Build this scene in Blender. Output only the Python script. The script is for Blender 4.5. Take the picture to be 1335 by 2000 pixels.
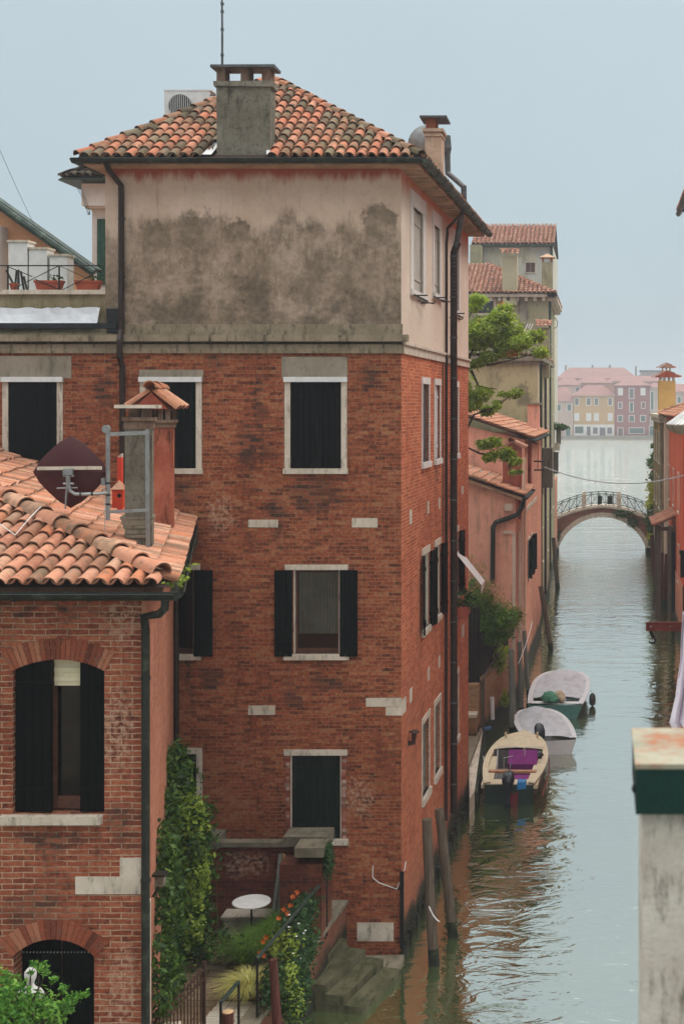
import bpy, bmesh, math, random
from mathutils import Vector, Matrix
R = random.Random(7)
for o in list(bpy.data.objects): bpy.data.objects.remove(o)
SC = bpy.context.scene
COL = SC.collection
# ------------------------------------------------------------------ camera
H = 10.5; F = 2575.0; VX = 1170.0; VY = 790.0
cam = bpy.data.cameras.new('camera'); cam_o = bpy.data.objects.new('camera', cam); COL.objects.link(cam_o)
cam_o.location = (0, 0, H); cam_o.rotation_euler = (math.radians(90), 0, 0)
cam.sensor_fit = 'VERTICAL'; cam.sensor_height = 36; cam.lens = F / 2000 * 36
cam.shift_x = (667.5 - VX) / 2000; cam.shift_y = -(1000 - VY) / 2000
cam.clip_end = 4000; cam.clip_start = 0.1
cam.dof.use_dof = True; cam.dof.focus_distance = 25; cam.dof.aperture_fstop = 4.8
SC.camera = cam_o
# ------------------------------------------------------------------ world, sun, exposure
SUN_EL, SUN_AZ = math.radians(52), math.radians(62)     # azimuth from +Y towards +X
w = bpy.data.worlds.new('World'); SC.world = w; w.use_nodes = True
wt = w.node_tree; wt.nodes.clear()
wo = wt.nodes.new('ShaderNodeOutputWorld'); bg = wt.nodes.new('ShaderNodeBackground'); bg.inputs['Strength'].default_value = 0.1
sky = wt.nodes.new('ShaderNodeTexSky'); sky.sky_type = 'NISHITA'; sky.sun_disc = False
sky.sun_elevation = SUN_EL; sky.sun_rotation = SUN_AZ; sky.dust_density = 4; sky.air_density = 1.2
tc = wt.nodes.new('ShaderNodeTexCoord'); sx = wt.nodes.new('ShaderNodeSeparateXYZ'); wt.links.new(tc.outputs['Generated'], sx.inputs[0])
cr = wt.nodes.new('ShaderNodeValToRGB'); wt.links.new(sx.outputs['Z'], cr.inputs[0])
e = cr.color_ramp.elements
e[0].position = 0.0; e[0].color = (0.485, 0.60, 0.665, 1); e[1].position = 1.0; e[1].color = (3.9, 3.85, 3.8, 1)
k = cr.color_ramp.elements.new(0.52); k.color = (0.64, 0.745, 0.795, 1)
k = cr.color_ramp.elements.new(0.12); k.color = (0.51, 0.63, 0.69, 1)
k = cr.color_ramp.elements.new(0.66); k.color = (2.7, 2.7, 2.68, 1)
nz = wt.nodes.new('ShaderNodeTexNoise'); nz.inputs['Scale'].default_value = 1.6; nz.inputs['Detail'].default_value = 4; wt.links.new(tc.outputs['Generated'], nz.inputs['Vector'])
mr = wt.nodes.new('ShaderNodeMapRange'); mr.inputs[1].default_value = 0.3; mr.inputs[2].default_value = 0.7; mr.inputs[3].default_value = 9.4; mr.inputs[4].default_value = 10.6
wt.links.new(nz.outputs[0], mr.inputs[0])
vm = wt.nodes.new('ShaderNodeVectorMath'); vm.operation = 'SCALE'; wt.links.new(cr.outputs[0], vm.inputs[0]); wt.links.new(mr.outputs[0], vm.inputs['Scale'])
mx = wt.nodes.new('ShaderNodeMix'); mx.data_type = 'RGBA'; mx.inputs[0].default_value = 0.86
wt.links.new(sky.outputs[0], mx.inputs[6]); wt.links.new(vm.outputs[0], mx.inputs[7]); wt.links.new(mx.outputs[2], bg.inputs[0]); wt.links.new(bg.outputs[0], wo.inputs[0])
sl = bpy.data.lights.new('sun', 'SUN'); sl.energy = 1.5; sl.angle = math.radians(18); sl.color = (1.0, 0.97, 0.93)
so = bpy.data.objects.new('sun', sl); COL.objects.link(so)
sd = Vector((math.sin(SUN_AZ) * math.cos(SUN_EL), math.cos(SUN_AZ) * math.cos(SUN_EL), math.sin(SUN_EL)))
so.rotation_euler = sd.to_track_quat('Z', 'Y').to_euler(); so.location = sd * 60
SC.view_settings.view_transform = 'Standard'; SC.view_settings.look = 'None'; SC.view_settings.exposure = 0.0; SC.view_settings.gamma = 1.0
# ------------------------------------------------------------------ helpers
def P(px, py, d): return Vector(((px - VX) / F * d, d, H - (py - VY) / F * d))
def X(px, d): return (px - VX) / F * d
def Zp(py, d): return H - (py - VY) / F * d
def lin(r, g, b, a=1.0):
    f = lambda c: (c / 255 / 12.92) if c / 255 <= 0.04045 else ((c / 255 + 0.055) / 1.055) ** 2.4
    return (f(r), f(g), f(b), a)
class MB:
    def __init__(s): s.v = []; s.f = []; s.m = []; s.mi = 0
    def vert(s, p): s.v.append((p[0], p[1], p[2])); return len(s.v) - 1
    def face(s, idx): s.f.append(tuple(idx)); s.m.append(s.mi)
    def build_split(s, name, mat, parent=None, smooth=False):
        par = list(range(len(s.v)))
        def find(a):
            while par[a] != a: par[a] = par[par[a]]; a = par[a]
            return a
        for f in s.f:
            r0 = find(f[0])
            for i in f[1:]: par[find(i)] = r0
        gr = {}
        for f in s.f: gr.setdefault(find(f[0]), []).append(f)
        out = []
        for fs in gr.values():
            m = MB(); mp = {}
            for f in fs:
                for i in f:
                    if i not in mp: mp[i] = m.vert(s.v[i])
                m.face([mp[i] for i in f])
            out.append(m.build(name, mat, parent, smooth))
        return out
    def poly(s, pts): s.face([s.vert(p) for p in pts]); return s
    def hexa(s, q):     # 8 corners: bottom 4, top 4
        i = [s.vert(p) for p in q]
        for f in ((0, 3, 2, 1), (4, 5, 6, 7), (0, 1, 5, 4), (1, 2, 6, 5), (2, 3, 7, 6), (3, 0, 4, 7)): s.face([i[k] for k in f])
        return s
    def box(s, x0, x1, y0, y1, z0, z1, jit=0):
        j = lambda: R.uniform(-jit, jit) if jit else 0
        return s.hexa([(x + j(), y + j(), z + j()) for z in (z0, z1) for (x, y) in ((x0, y0), (x1, y0), (x1, y1), (x0, y1))])
    def obox(s, c, ax, ay, az, hx, hy, hz, taper=1.0):   # oriented box, half sizes
        c = Vector(c); q = []
        for sz in (-1, 1):
            k = taper if sz > 0 else 1.0
            for (a, b) in ((-1, -1), (1, -1), (1, 1), (-1, 1)): q.append(c + ax * (a * hx * k) + ay * (b * hy * k) + az * (sz * hz))
        return s.hexa(q)
    def beam(s, p0, p1, wd, ht, up=Vector((0, 0, 1))):
        p0 = Vector(p0); p1 = Vector(p1); d = (p1 - p0); L = d.length; d.normalize()
        a = d.cross(up)
        if a.length < 1e-4: a = d.cross(Vector((1, 0, 0)))
        a.normalize(); b = a.cross(d)
        return s.obox((p0 + p1) / 2, a, b, d, wd / 2, ht / 2, L / 2)
    def tube(s, pts, r, n=8, cap=True):
        pts = [Vector(p) for p in pts]; rs = r if isinstance(r, (list, tuple)) else [r] * len(pts)
        rings = []; prev = None
        for i, p in enumerate(pts):
            if i == 0: d = pts[1] - p
            elif i == len(pts) - 1: d = p - pts[i - 1]
            else: d = (pts[i + 1] - p).normalized() + (p - pts[i - 1]).normalized()
            d.normalize()
            if prev is None:
                a = d.cross(Vector((0, 0, 1)))
                if a.length < 1e-3: a = d.cross(Vector((1, 0, 0)))
            else: a = prev - d * prev.dot(d)
            a.normalize(); prev = a; b = d.cross(a)
            rings.append([s.vert(p + (a * math.cos(2 * math.pi * k / n) + b * math.sin(2 * math.pi * k / n)) * rs[i]) for k in range(n)])
        for i in range(len(rings) - 1):
            for k in range(n): s.face([rings[i][k], rings[i][(k + 1) % n], rings[i + 1][(k + 1) % n], rings[i + 1][k]])
        if cap: s.face(rings[0][::-1]); s.face(rings[-1])
        return s
    def lathe(s, c, prof, n=16, axis=None):     # prof [(r,z)]
        c = Vector(c); rings = []
        for (r, z) in prof: rings.append([s.vert((c.x + r * math.cos(2 * math.pi * k / n), c.y + r * math.sin(2 * math.pi * k / n), c.z + z)) for k in range(n)])
        for i in range(len(rings) - 1):
            for k in range(n): s.face([rings[i][k], rings[i][(k + 1) % n], rings[i + 1][(k + 1) % n], rings[i + 1][k]])
        s.face(rings[0][::-1]); s.face(rings[-1]); return s
    def grid(s, rows):      # rows of points
        idx = [[s.vert(p) for p in r] for r in rows]
        for i in range(len(idx) - 1):
            for j in range(len(idx[0]) - 1): s.face([idx[i][j], idx[i][j + 1], idx[i + 1][j + 1], idx[i + 1][j]])
        return s
    def build(s, name, mat, parent=None, smooth=False, sharp=0.6):
        me = bpy.data.meshes.new(name); me.from_pydata(s.v, [], s.f); 
        mats = mat if isinstance(mat, (list, tuple)) else [mat]
        for m in mats: me.materials.append(m)
        if len(mats) > 1: me.polygons.foreach_set('material_index', s.m)
        me.update()
        uv = me.uv_layers.new(name='UVMap'); dat = []
        V = me.vertices
        for p in me.polygons:
            n = p.normal
            if abs(n.z) > 0.75:
                for vi in p.vertices: co = V[vi].co; dat += [co.x, co.y]
            else:
                tx, ty = -n.y, n.x; l = math.hypot(tx, ty) or 1; tx /= l; ty /= l
                if tx < -1e-3 or (abs(tx) <= 1e-3 and ty < 0): tx, ty = -tx, -ty
                if abs(ty) > abs(tx) and ty < 0: tx, ty = -tx, -ty
                for vi in p.vertices: co = V[vi].co; dat += [co.x * tx + co.y * ty, co.z]
        uv.data.foreach_set('uv', dat)
        if smooth:
            me.polygons.foreach_set('use_smooth', [True] * len(me.polygons))
            try: me.set_sharp_from_angle(angle=sharp)
            except Exception: pass
        o = bpy.data.objects.new(name, me); COL.objects.link(o)
        if parent is not None: o.parent = parent; o.matrix_parent_inverse = wm(parent).inverted()
        return o
def wm(o):
    m = o.matrix_basis.copy()
    if o.parent: m = wm(o.parent) @ o.matrix_parent_inverse @ m
    return m
def tag(o, label, cat, group=None, kind=None):
    if label: o['label'] = label
    if cat: o['category'] = cat
    if group: o['group'] = group
    if kind: o['kind'] = kind
    return o
def thing(name, loc, label, cat, group=None):
    o = bpy.data.objects.new(name, None); COL.objects.link(o); o.location = loc; o.empty_display_size = 0.3
    return tag(o, label, cat, group)
def struct(o): o['kind'] = 'structure'; return o
def copy_tree(o, parent=None):
    c = o.copy(); COL.objects.link(c)
    if parent is not None: c.parent = parent
    for ch in [x for x in bpy.data.objects if x.parent is o]: copy_tree(ch, c)
    return c
# ------------------------------------------------------------------ materials
class NT:
    def __init__(s, name):
        s.mat = bpy.data.materials.new(name); s.mat.use_nodes = True; s.t = s.mat.node_tree; s.t.nodes.clear()
        s.out = s.t.nodes.new('ShaderNodeOutputMaterial')
    def n(s, ty, ins=None, **kw):
        nd = s.t.nodes.new('ShaderNode' + ty)
        for k, v in kw.items(): setattr(nd, k, v)
        for k, v in (ins or {}).items(): s.set(nd.inputs[k], v)
        return nd
    def set(s, sock, v):
        if isinstance(v, bpy.types.NodeSocket): s.t.links.new(v, sock)
        else: sock.default_value = v
    def math(s, op, a, b=0.0, c=None, clamp=False):
        nd = s.n('Math', {0: a, 1: b}, operation=op, use_clamp=clamp)
        if c is not None: s.set(nd.inputs[2], c)
        return nd.outputs[0]
    def mix(s, f, a, b, blend='MIX'):
        nd = s.n('Mix', {0: f, 6: a, 7: b}, data_type='RGBA', blend_type=blend); return nd.outputs[2]
    def ramp(s, f, stops, interp='LINEAR'):
        nd = s.n('ValToRGB', {0: f}); r = nd.color_ramp; r.interpolation = interp
        r.elements[0].position = stops[0][0]; r.elements[0].color = stops[0][1]
        r.elements[1].position = stops[-1][0]; r.elements[1].color = stops[-1][1]
        for p, c in stops[1:-1]: el = r.elements.new(p); el.color = c
        return nd.outputs[0]
    def sm(s, v, a, b, lo=0.0, hi=1.0):
        nd = s.n('MapRange', {0: v, 1: a, 2: b, 3: lo, 4: hi}, interpolation_type='SMOOTHSTEP'); return nd.outputs[0]
    def noise(s, vec, sc, det=4, rough=0.55, dist=0.0, col=False):
        nd = s.n('TexNoise', {'Vector': vec, 'Scale': sc, 'Detail': det, 'Roughness': rough, 'Distortion': dist}); return nd.outputs[1 if col else 0]
    def uv(s): return s.n('UVMap', uv_map='UVMap').outputs[0]
    def obj(s): return s.n('NewGeometry').outputs['Position']
    def scale(s, vec, v): return s.n('Mapping', {'Vector': vec, 'Scale': v}).outputs[0]
    def island(s): return s.n('NewGeometry').outputs['Random Per Island']
    def bump(s, h, dist=0.01, st=1.0, nrm=None):
        nd = s.n('Bump', {'Height': h, 'Distance': dist, 'Strength': st})
        if nrm is not None: s.set(nd.inputs['Normal'], nrm)
        return nd.outputs[0]
    def pbr(s, col, rough=0.8, normal=None, spec=0.3, **kw):
        p = s.n('BsdfPrincipled', {'Base Color': col, 'Roughness': rough, 'Specular IOR Level': spec})
        if normal is not None: s.set(p.inputs['Normal'], normal)
        for k, v in kw.items(): s.set(p.inputs[k.replace('_', ' ')], v)
        s.t.links.new(p.outputs[0], s.out.inputs[0]); return s.mat
    def spots(s, vec, lst, soft=0.5):
        """mask (0..1) from soft ellipses in uv space, edges broken by the noisy vector"""
        sep = s.n('SeparateXYZ', {0: vec}); acc = None
        for (u, v, ru, rv) in lst:
            du = s.math('DIVIDE', s.math('SUBTRACT', sep.outputs[0], u), ru); dv = s.math('DIVIDE', s.math('SUBTRACT', sep.outputs[1], v), rv)
            d2 = s.math('ADD', s.math('MULTIPLY', du, du), s.math('MULTIPLY', dv, dv))
            m = s.sm(d2, 1.0, 1.0 - soft)
            acc = m if acc is None else s.math('MAXIMUM', acc, m)
        return acc
def grey(v): return (v, v, v, 1)
def mat_brick(name, cols, mortar, row=0.068, wid=0.25, ms=0.006, soot=0.5, sootcol=(0.03, 0.024, 0.02, 1), algae=False, spots=(), fade=0.0, lightspots=(), gain=1.0, streak=1.0):
    s = NT(name); uv = s.uv()
    dn = s.noise(uv, 5.0, 4, 0.7, col=True); uvd = s.n('VectorMath', {0: uv, 1: s.n('VectorMath', {0: s.n('VectorMath', {0: dn, 1: (0.5, 0.5, 0.5)}, operation='SUBTRACT').outputs[0], 'Scale': 0.035}, operation='SCALE').outputs[0]}, operation='ADD').outputs[0]
    b = s.n('TexBrick', {'Vector': uvd, 'Color1': grey(0), 'Color2': grey(1), 'Mortar': grey(0.5), 'Scale': 1.0, 'Mortar Size': ms, 'Mortar Smooth': 0.3, 'Bias': 0.0, 'Brick Width': wid, 'Row Height': row})
    b.offset = 0.5
    n1 = s.noise(uv, 0.55, 5, 0.6); n2 = s.noise(uv, 14, 4, 0.65); n3 = s.noise(s.scale(uv, (1.0, 0.35, 1)), 1.3, 6, 0.7); n4 = s.noise(uv, 60, 2, 0.6)
    f = s.math('ADD', s.math('MULTIPLY', b.outputs[0], 0.46), s.math('MULTIPLY', s.math('SUBTRACT', n2, 0.5), 1.5)); f = s.math('ADD', f, 0.27)
    m = len(cols); c = s.ramp(f, [(i / (m - 1), lin(*cc)) for i, cc in enumerate(cols)])
    c = s.mix(s.sm(n1, 0.35, 0.7), c, s.mix(1.0, c, (0.80, 0.76, 0.72, 1), 'MULTIPLY'))
    st = s.noise(s.scale(uv, (4.2, 21.0, 1)), 1.0, 6, 0.8); st2 = s.noise(s.scale(uv, (3.5, 15.0, 1)), 2.2, 5, 0.75)
    c = s.mix(s.sm(st, 0.50, 0.70, 0, 0.75 * streak), c, lin(48, 26, 20)); c = s.mix(s.sm(st2, 0.56, 0.74, 0, 0.5 * streak), c, lin(168, 112, 74))
    pink = s.sm(s.noise(uv, 1.7, 3, 0.6), 0.56, 0.74); c = s.mix(s.math('MULTIPLY', pink, 0.28 + fade), c, lin(168, 112, 80))
    gp = s.sm(s.noise(uv, 5.0, 5, 0.7), 0.58, 0.75, 0, 0.55); c = s.mix(gp, c, lin(112, 96, 74))
    mort = s.mix(s.sm(n3, 0.45, 0.65), lin(*mortar), lin(*[int(x * 0.62) for x in mortar]))
    mf = s.math('MULTIPLY', b.outputs[1], s.sm(n2, 0.25, 0.55, 0.45, 1.0))
    c = s.mix(mf, c, mort)
    mask = s.math('MULTIPLY', s.sm(n3, 0.56, 0.78), soot)
    if spots:
        mm = s.spots(s.n('VectorMath', {0: uv, 1: s.n('VectorMath', {0: s.n('VectorMath', {0: s.noise(uv, 2.2, 6, 0.7, col=True), 1: (0.5, 0.5, 0.5)}, operation='SUBTRACT').outputs[0], 'Scale': 1.1}, operation='SCALE').outputs[0]}, operation='ADD').outputs[0], spots, 0.9)
        mask = s.math('MAXIMUM', mask, s.math('MULTIPLY', mm, s.math('MULTIPLY', s.sm(n2, 0.36, 0.62, 0.25, 1.0), s.sm(b.outputs[0], 0.1, 0.8, 1.0, 0.45))))
    c = s.mix(mask, c, sootcol)
    if lightspots:
        mm = s.spots(s.n('VectorMath', {0: uv, 1: s.n('VectorMath', {0: s.n('VectorMath', {0: s.noise(uv, 4, 5, 0.7, col=True), 1: (0.5, 0.5, 0.5)}, operation='SUBTRACT').outputs[0], 'Scale': 0.8}, operation='SCALE').outputs[0]}, operation='ADD').outputs[0], lightspots, 0.8)
        c = s.mix(s.math('MULTIPLY', mm, s.sm(n2, 0.4, 0.7, 0.0, 0.6)), c, lin(186, 160, 136))
    rough = 0.92
    if algae:
        z = s.n('SeparateXYZ', {0: s.obj()}).outputs[2]
        zz = s.math('ADD', z, s.math('MULTIPLY', s.math('SUBTRACT', s.noise(uv, 1.2, 6, 0.7), 0.5), 1.1))
        c = s.mix(s.sm(zz, 1.9, 0.75, 0, 0.45), c, lin(150, 104, 82))
        c = s.mix(s.sm(zz, 0.85, 0.45), c, s.mix(s.sm(n2, 0.4, 0.6), lin(34, 36, 26), lin(62, 62, 48)))
    h = s.math('ADD', s.math('MULTIPLY', b.outputs[1], -1.0), s.math('ADD', s.math('MULTIPLY', n2, 0.9), s.math('MULTIPLY', n4, 0.3)))
    return s.pbr(c, rough, s.bump(h, 0.012, 0.9), spec=0.15)
def mat_plaster(name, base, var, stain=None, stz=None, top=None, topz=None, spots=(), bumpd=0.006, sc=1.0, drip=0.0, mottle=0.0, tide=False):
    s = NT(name); uv = s.uv(); n1 = s.noise(uv, 0.8 * sc, 6, 0.65); n2 = s.noise(uv, 9 * sc, 5, 0.65); n3 = s.noise(s.scale(uv, (1.6, 0.45, 1)), 1.6 * sc, 7, 0.72); n4 = s.noise(uv, 45, 3)
    c = s.mix(s.sm(n1, 0.3, 0.7), lin(*base), lin(*var)); c = s.mix(s.math('MULTIPLY', s.sm(n2, 0.5, 0.75), 0.35), c, lin(*[int(x * 0.8) for x in var]))
    if stain:
        zz = s.n('SeparateXYZ', {0: uv}).outputs[1]
        if stz:
            ncol = s.noise(s.scale(uv, (1.3, 0.35, 1)), 1.0, 7, 0.72); ze_ = s.math('ADD', zz, s.math('MULTIPLY', s.math('SUBTRACT', ncol, 0.5), 2.2)); g2 = s.sm(ze_, stz[0] - 0.35, stz[0] - 0.75, 0, 0.85); g2 = s.math('MULTIPLY', g2, s.sm(s.noise(s.scale(uv, (2.4, 1.0, 1)), 3.2, 8, 0.8), 0.30, 0.58, 0.5, 1.0))
            g = s.sm(zz, stz[0], stz[1]); v = s.math('ADD', s.math('MULTIPLY', g, 0.42), s.math('ADD', s.math('MULTIPLY', n3, 0.65), s.math('MULTIPLY', n1, 0.45))); mask = s.math('MAXIMUM', g2, s.sm(v, 0.68, 0.98, 0, 0.95))
        else: mask = s.math('MAXIMUM', s.sm(n3, 0.48, 0.7, 0, 0.85), s.sm(s.noise(uv, 6.0 * sc, 6, 0.75), 0.5, 0.68, 0, 0.7 * mottle))
        if spots:
            uvn = s.n('VectorMath', {0: uv, 1: s.n('VectorMath', {0: s.n('VectorMath', {0: s.noise(uv, 2.6, 6, 0.7, col=True), 1: (0.5, 0.5, 0.5)}, operation='SUBTRACT').outputs[0], 'Scale': 1.0}, operation='SCALE').outputs[0]}, operation='ADD').outputs[0]
            fine = s.noise(s.scale(uv, (2.2, 0.8, 1)), 2.6, 7, 0.75); sp = s.math('ADD', s.spots(uvn, spots, 0.98), s.math('MULTIPLY', s.math('SUBTRACT', fine, 0.5), 1.6)); mask = s.math('MAXIMUM', mask, s.sm(sp, 0.25, 0.85, 0, 0.85)); mask = s.math('MULTIPLY', mask, s.sm(s.noise(uv, 1.6, 7, 0.75), 0.34, 0.6, 0.62, 1.0))
        col = s.mix(s.sm(n2, 0.3, 0.7), lin(*stain), lin(*[int(x * 0.78) for x in stain]))
        c = s.mix(mask, c, col)
    if drip:
        dn = s.noise(s.scale(uv, (9, 0.5, 1)), 1.0, 5, 0.7); c = s.mix(s.sm(dn, 0.55, 0.72, 0, drip), c, lin(96, 84, 70))
    if top:
        zz = s.n('SeparateXYZ', {0: uv}).outputs[1]; v = s.math('ADD', zz, s.math('MULTIPLY', s.math('SUBTRACT', s.noise(s.scale(uv, (3, 0.6, 1)), 1.5, 5, 0.7), 0.5), 0.55))
        c = s.mix(s.sm(v, topz[0], topz[1]), c, lin(*top))
    if tide:
        z = s.math('ADD', s.n('SeparateXYZ', {0: s.obj()}).outputs[2], s.math('MULTIPLY', s.math('SUBTRACT', n1, 0.5), 1.6))
        c = s.mix(s.sm(z, 2.4, 0.9, 0, 0.55), c, lin(140, 112, 90)); c = s.mix(s.sm(z, 0.95, 0.5), c, lin(40, 44, 30))
    h = s.math('ADD', s.math('MULTIPLY', n2, 1.0), s.math('MULTIPLY', n4, 0.35))
    return s.pbr(c, 0.93, s.bump(h, bumpd), spec=0.12)
def mat_tile(name, cols, dirt=0.4, moss=0.3):
    s = NT(name); isl = s.island(); pos = s.obj(); n1 = s.noise(pos, 7, 5, 0.65); n2 = s.noise(pos, 1.2, 4); n3 = s.noise(pos, 40, 3)
    m = len(cols); f = s.math('ADD', isl, s.math('MULTIPLY', s.math('SUBTRACT', n1, 0.5), 0.35)); c = s.ramp(f, [(i / (m - 1), lin(*cc)) for i, cc in enumerate(cols)])
    c = s.mix(s.math('MULTIPLY', s.sm(n1, 0.52, 0.72), dirt), c, lin(96, 78, 64))
    c = s.mix(s.math('MULTIPLY', s.sm(s.math('ADD', n2, s.math('MULTIPLY', n1, 0.5)), 0.82, 1.0), moss), c, lin(92, 88, 56))
    c = s.mix(s.math('MULTIPLY', s.sm(n3, 0.6, 0.75), 0.35), c, lin(188, 164, 144))
    li = s.noise(pos, 16, 4, 0.7); c = s.mix(s.math('MULTIPLY', s.sm(li, 0.60, 0.68), dirt), c, lin(58, 50, 40)); c = s.mix(s.math('MULTIPLY', s.sm(s.noise(pos, 22, 3, 0.7), 0.64, 0.7), moss), c, lin(150, 144, 118))
    return s.pbr(c, 0.9, s.bump(s.math('ADD', n1, s.math('MULTIPLY', n3, 0.4)), 0.008), spec=0.12)
def mat_simple(name, col, rough=0.7, var=0.12, sc=6.0, metal=0.0, bump=0.003, spec=0.3, col2=None, m2=(0.5, 0.7), stretch=(1, 1, 1), **kw):
    s = NT(name); pos = s.scale(s.obj(), stretch); n = s.noise(pos, sc, 5, 0.65); n2 = s.noise(pos, sc * 6, 3)
    c0 = lin(*col); dk = tuple(x * (1 - var * 2) for x in c0[:3]) + (1,)
    c = s.mix(s.sm(n, 0.35, 0.7), c0, dk)
    if col2: c = s.mix(s.sm(s.noise(pos, sc * 0.7, 6, 0.7), m2[0], m2[1]), c, lin(*col2))
    r = s.sm(n, 0.3, 0.7, max(rough - 0.08, 0), min(rough + 0.08, 1))
    return s.pbr(c, r, s.bump(s.math('ADD', n, s.math('MULTIPLY', n2, 0.4)), bump), spec=spec, Metallic=metal, **kw)
def mat_leaf(name, cols, trans=0.35, spec=0.25):
    s = NT(name); isl = s.island(); n1 = s.noise(s.obj(), 2.0, 3)
    f = s.math('ADD', s.math('MULTIPLY', isl, 0.75), s.math('MULTIPLY', n1, 0.35)); m = len(cols); c = s.ramp(f, [(i / (m - 1), lin(*cc)) for i, cc in enumerate(cols)])
    p = s.n('BsdfPrincipled', {'Base Color': c, 'Roughness': 0.55, 'Specular IOR Level': spec}); t = s.n('BsdfTranslucent', {'Color': s.mix(1.0, c, (1.0, 1.0, 0.6, 1), 'MULTIPLY')})
    m = s.n('MixShader', {0: trans, 1: p.outputs[0], 2: t.outputs[0]}); s.t.links.new(m.outputs[0], s.out.inputs[0]); return s.mat
FR = [(-9.36, -9.0)]
MT = {}
def fx(px): return X(px, 25.0)
def fz(py): return Zp(py, 25.0)
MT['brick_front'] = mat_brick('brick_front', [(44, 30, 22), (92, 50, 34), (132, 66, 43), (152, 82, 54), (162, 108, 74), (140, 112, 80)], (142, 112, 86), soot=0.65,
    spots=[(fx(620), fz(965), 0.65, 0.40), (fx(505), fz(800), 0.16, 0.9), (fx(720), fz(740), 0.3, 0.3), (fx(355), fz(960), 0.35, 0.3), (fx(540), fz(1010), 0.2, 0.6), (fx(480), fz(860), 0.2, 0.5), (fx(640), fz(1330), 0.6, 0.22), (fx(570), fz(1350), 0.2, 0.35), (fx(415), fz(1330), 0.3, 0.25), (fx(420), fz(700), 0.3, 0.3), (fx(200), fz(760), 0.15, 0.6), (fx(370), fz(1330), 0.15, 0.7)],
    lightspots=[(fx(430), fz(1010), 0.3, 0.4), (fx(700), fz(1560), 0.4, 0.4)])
MT['brick_side'] = mat_brick('brick_side', [(108, 54, 36), (158, 78, 52), (184, 96, 64), (196, 112, 78), (202, 132, 96)], (200, 158, 122), soot=0.2, algae=True, streak=.45, fade=0.1, spots=[(29.2, 8.9, 0.5, 0.25), (31.4, 8.0, 0.3, 2.5)])
MT['brick_left'] = mat_brick('brick_left', [(64, 40, 30), (118, 62, 44), (146, 78, 56), (162, 98, 70), (158, 118, 90)], (176, 150, 124), row=0.072, wid=0.27, ms=0.008, soot=0.35,
    spots=[(X(100, 16.4), Zp(1640, 16.4), 0.6, 0.15), (X(240, 16.4), Zp(1600, 16.4), 0.25, 0.3), (X(60, 16.4), Zp(1780, 16.4), 0.5, 0.3), (X(120, 16.4), Zp(1180, 16.4), 1.0, 0.1)],
    lightspots=[(X(225, 16.4), Zp(1430, 16.4), 0.25, 0.7), (X(240, 16.4), Zp(1210, 16.4), 0.3, 0.4), (X(240, 16.4), Zp(1920, 16.4), 0.25, 0.6)])
MT['brick_pale'] = mat_brick('brick_pale', [(128, 76, 58), (158, 98, 74), (174, 114, 90), (184, 130, 106)], (170, 126, 104), row=0.07, soot=0.35, fade=.2)
MT['brick_garden'] = mat_brick('brick_garden', [(42, 24, 20), (82, 40, 30), (108, 52, 38), (122, 66, 48)], (92, 72, 58), soot=0.6, algae=True, lightspots=[(X(480, 23.8), 2.2, 0.5, 0.3)])  # brick palette darkened, the garden corner's shade is put into the colour
MT['brick_voussoir'] = mat_tile('brick_voussoir', [(92, 50, 38), (132, 70, 50), (152, 88, 64), (160, 108, 82)], 0.6, 0.2)
MT['plaster_front'] = mat_plaster('plaster_front', (204, 180, 160), (184, 158, 136), (106, 93, 76), stz=(14.45, 12.2), top=(150, 76, 56), topz=(14.68, 14.93), drip=0.25,
    spots=[(fx(400), fz(575), 1.9, 0.75), (fx(650), fz(570), 1.5, 0.7), (fx(385), fz(455), 0.6, 0.6), (fx(462), fz(465), 0.45, 0.55), (fx(300), fz(470), 0.4, 0.55), (fx(400), fz(570), 1.3, 0.5), (fx(640), fz(540), 0.9, 0.45), (fx(740), fz(440), 0.5, 0.55), (fx(520), fz(632), 3.4, 0.26), (fx(720), fz(560), 0.7, 1.0), (fx(228), fz(560), 0.3, 1.0)])
MT['plaster_side'] = mat_plaster('plaster_side', (206, 190, 172), (194, 176, 158), top=(184, 112, 82), topz=(14.4, 15.0), drip=0.15)
MT['plaster_ch'] = mat_plaster('plaster_ch', (190, 164, 142), (168, 140, 116), (110, 98, 82), sc=2)
MT['plaster_white'] = mat_plaster('plaster_white', (206, 200, 194), (192, 186, 178))
MT['patch'] = mat_plaster('patch', (150, 140, 124), (128, 118, 102), (92, 86, 74))
MT['stone'] = mat_plaster('stone', (204, 192, 176), (182, 170, 152), (120, 112, 98), bumpd=0.004, sc=3)
MT['stone_grey'] = mat_plaster('stone_grey', (140, 132, 114), (116, 108, 92), (70, 70, 52), bumpd=0.008, sc=2)
MT['ledge'] = mat_plaster('ledge', (150, 136, 114), (124, 112, 92), (46, 40, 32), bumpd=0.012, sc=3)
MT['chimney_pier'] = mat_plaster('chimney_pier', (124, 104, 88), (104, 74, 60), (66, 58, 50), sc=3)
MT['soot'] = mat_plaster('soot_shadow_stone', (62, 54, 44), (44, 38, 32), (92, 84, 68), bumpd=.012, sc=4)  # dark cornice line: soot together with the painted shadow under the ledge
MT['concrete'] = mat_plaster('concrete', (128, 122, 108), (100, 94, 80), (50, 46, 38), bumpd=0.01, sc=2, mottle=1.0)
MT['tile_main'] = mat_tile('tile_main', [(72, 64, 50), (98, 86, 66), (166, 102, 76), (172, 112, 86), (94, 82, 64), (116, 106, 86), (160, 102, 76), (184, 128, 102), (80, 72, 56)], 0.55, 0.6)
MT['tile_left'] = mat_tile('tile_left', [(116, 84, 66), (172, 116, 90), (182, 130, 104), (146, 96, 74), (188, 144, 118), (136, 108, 88), (174, 110, 78), (112, 90, 72)], 0.5, 0.3)
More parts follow.
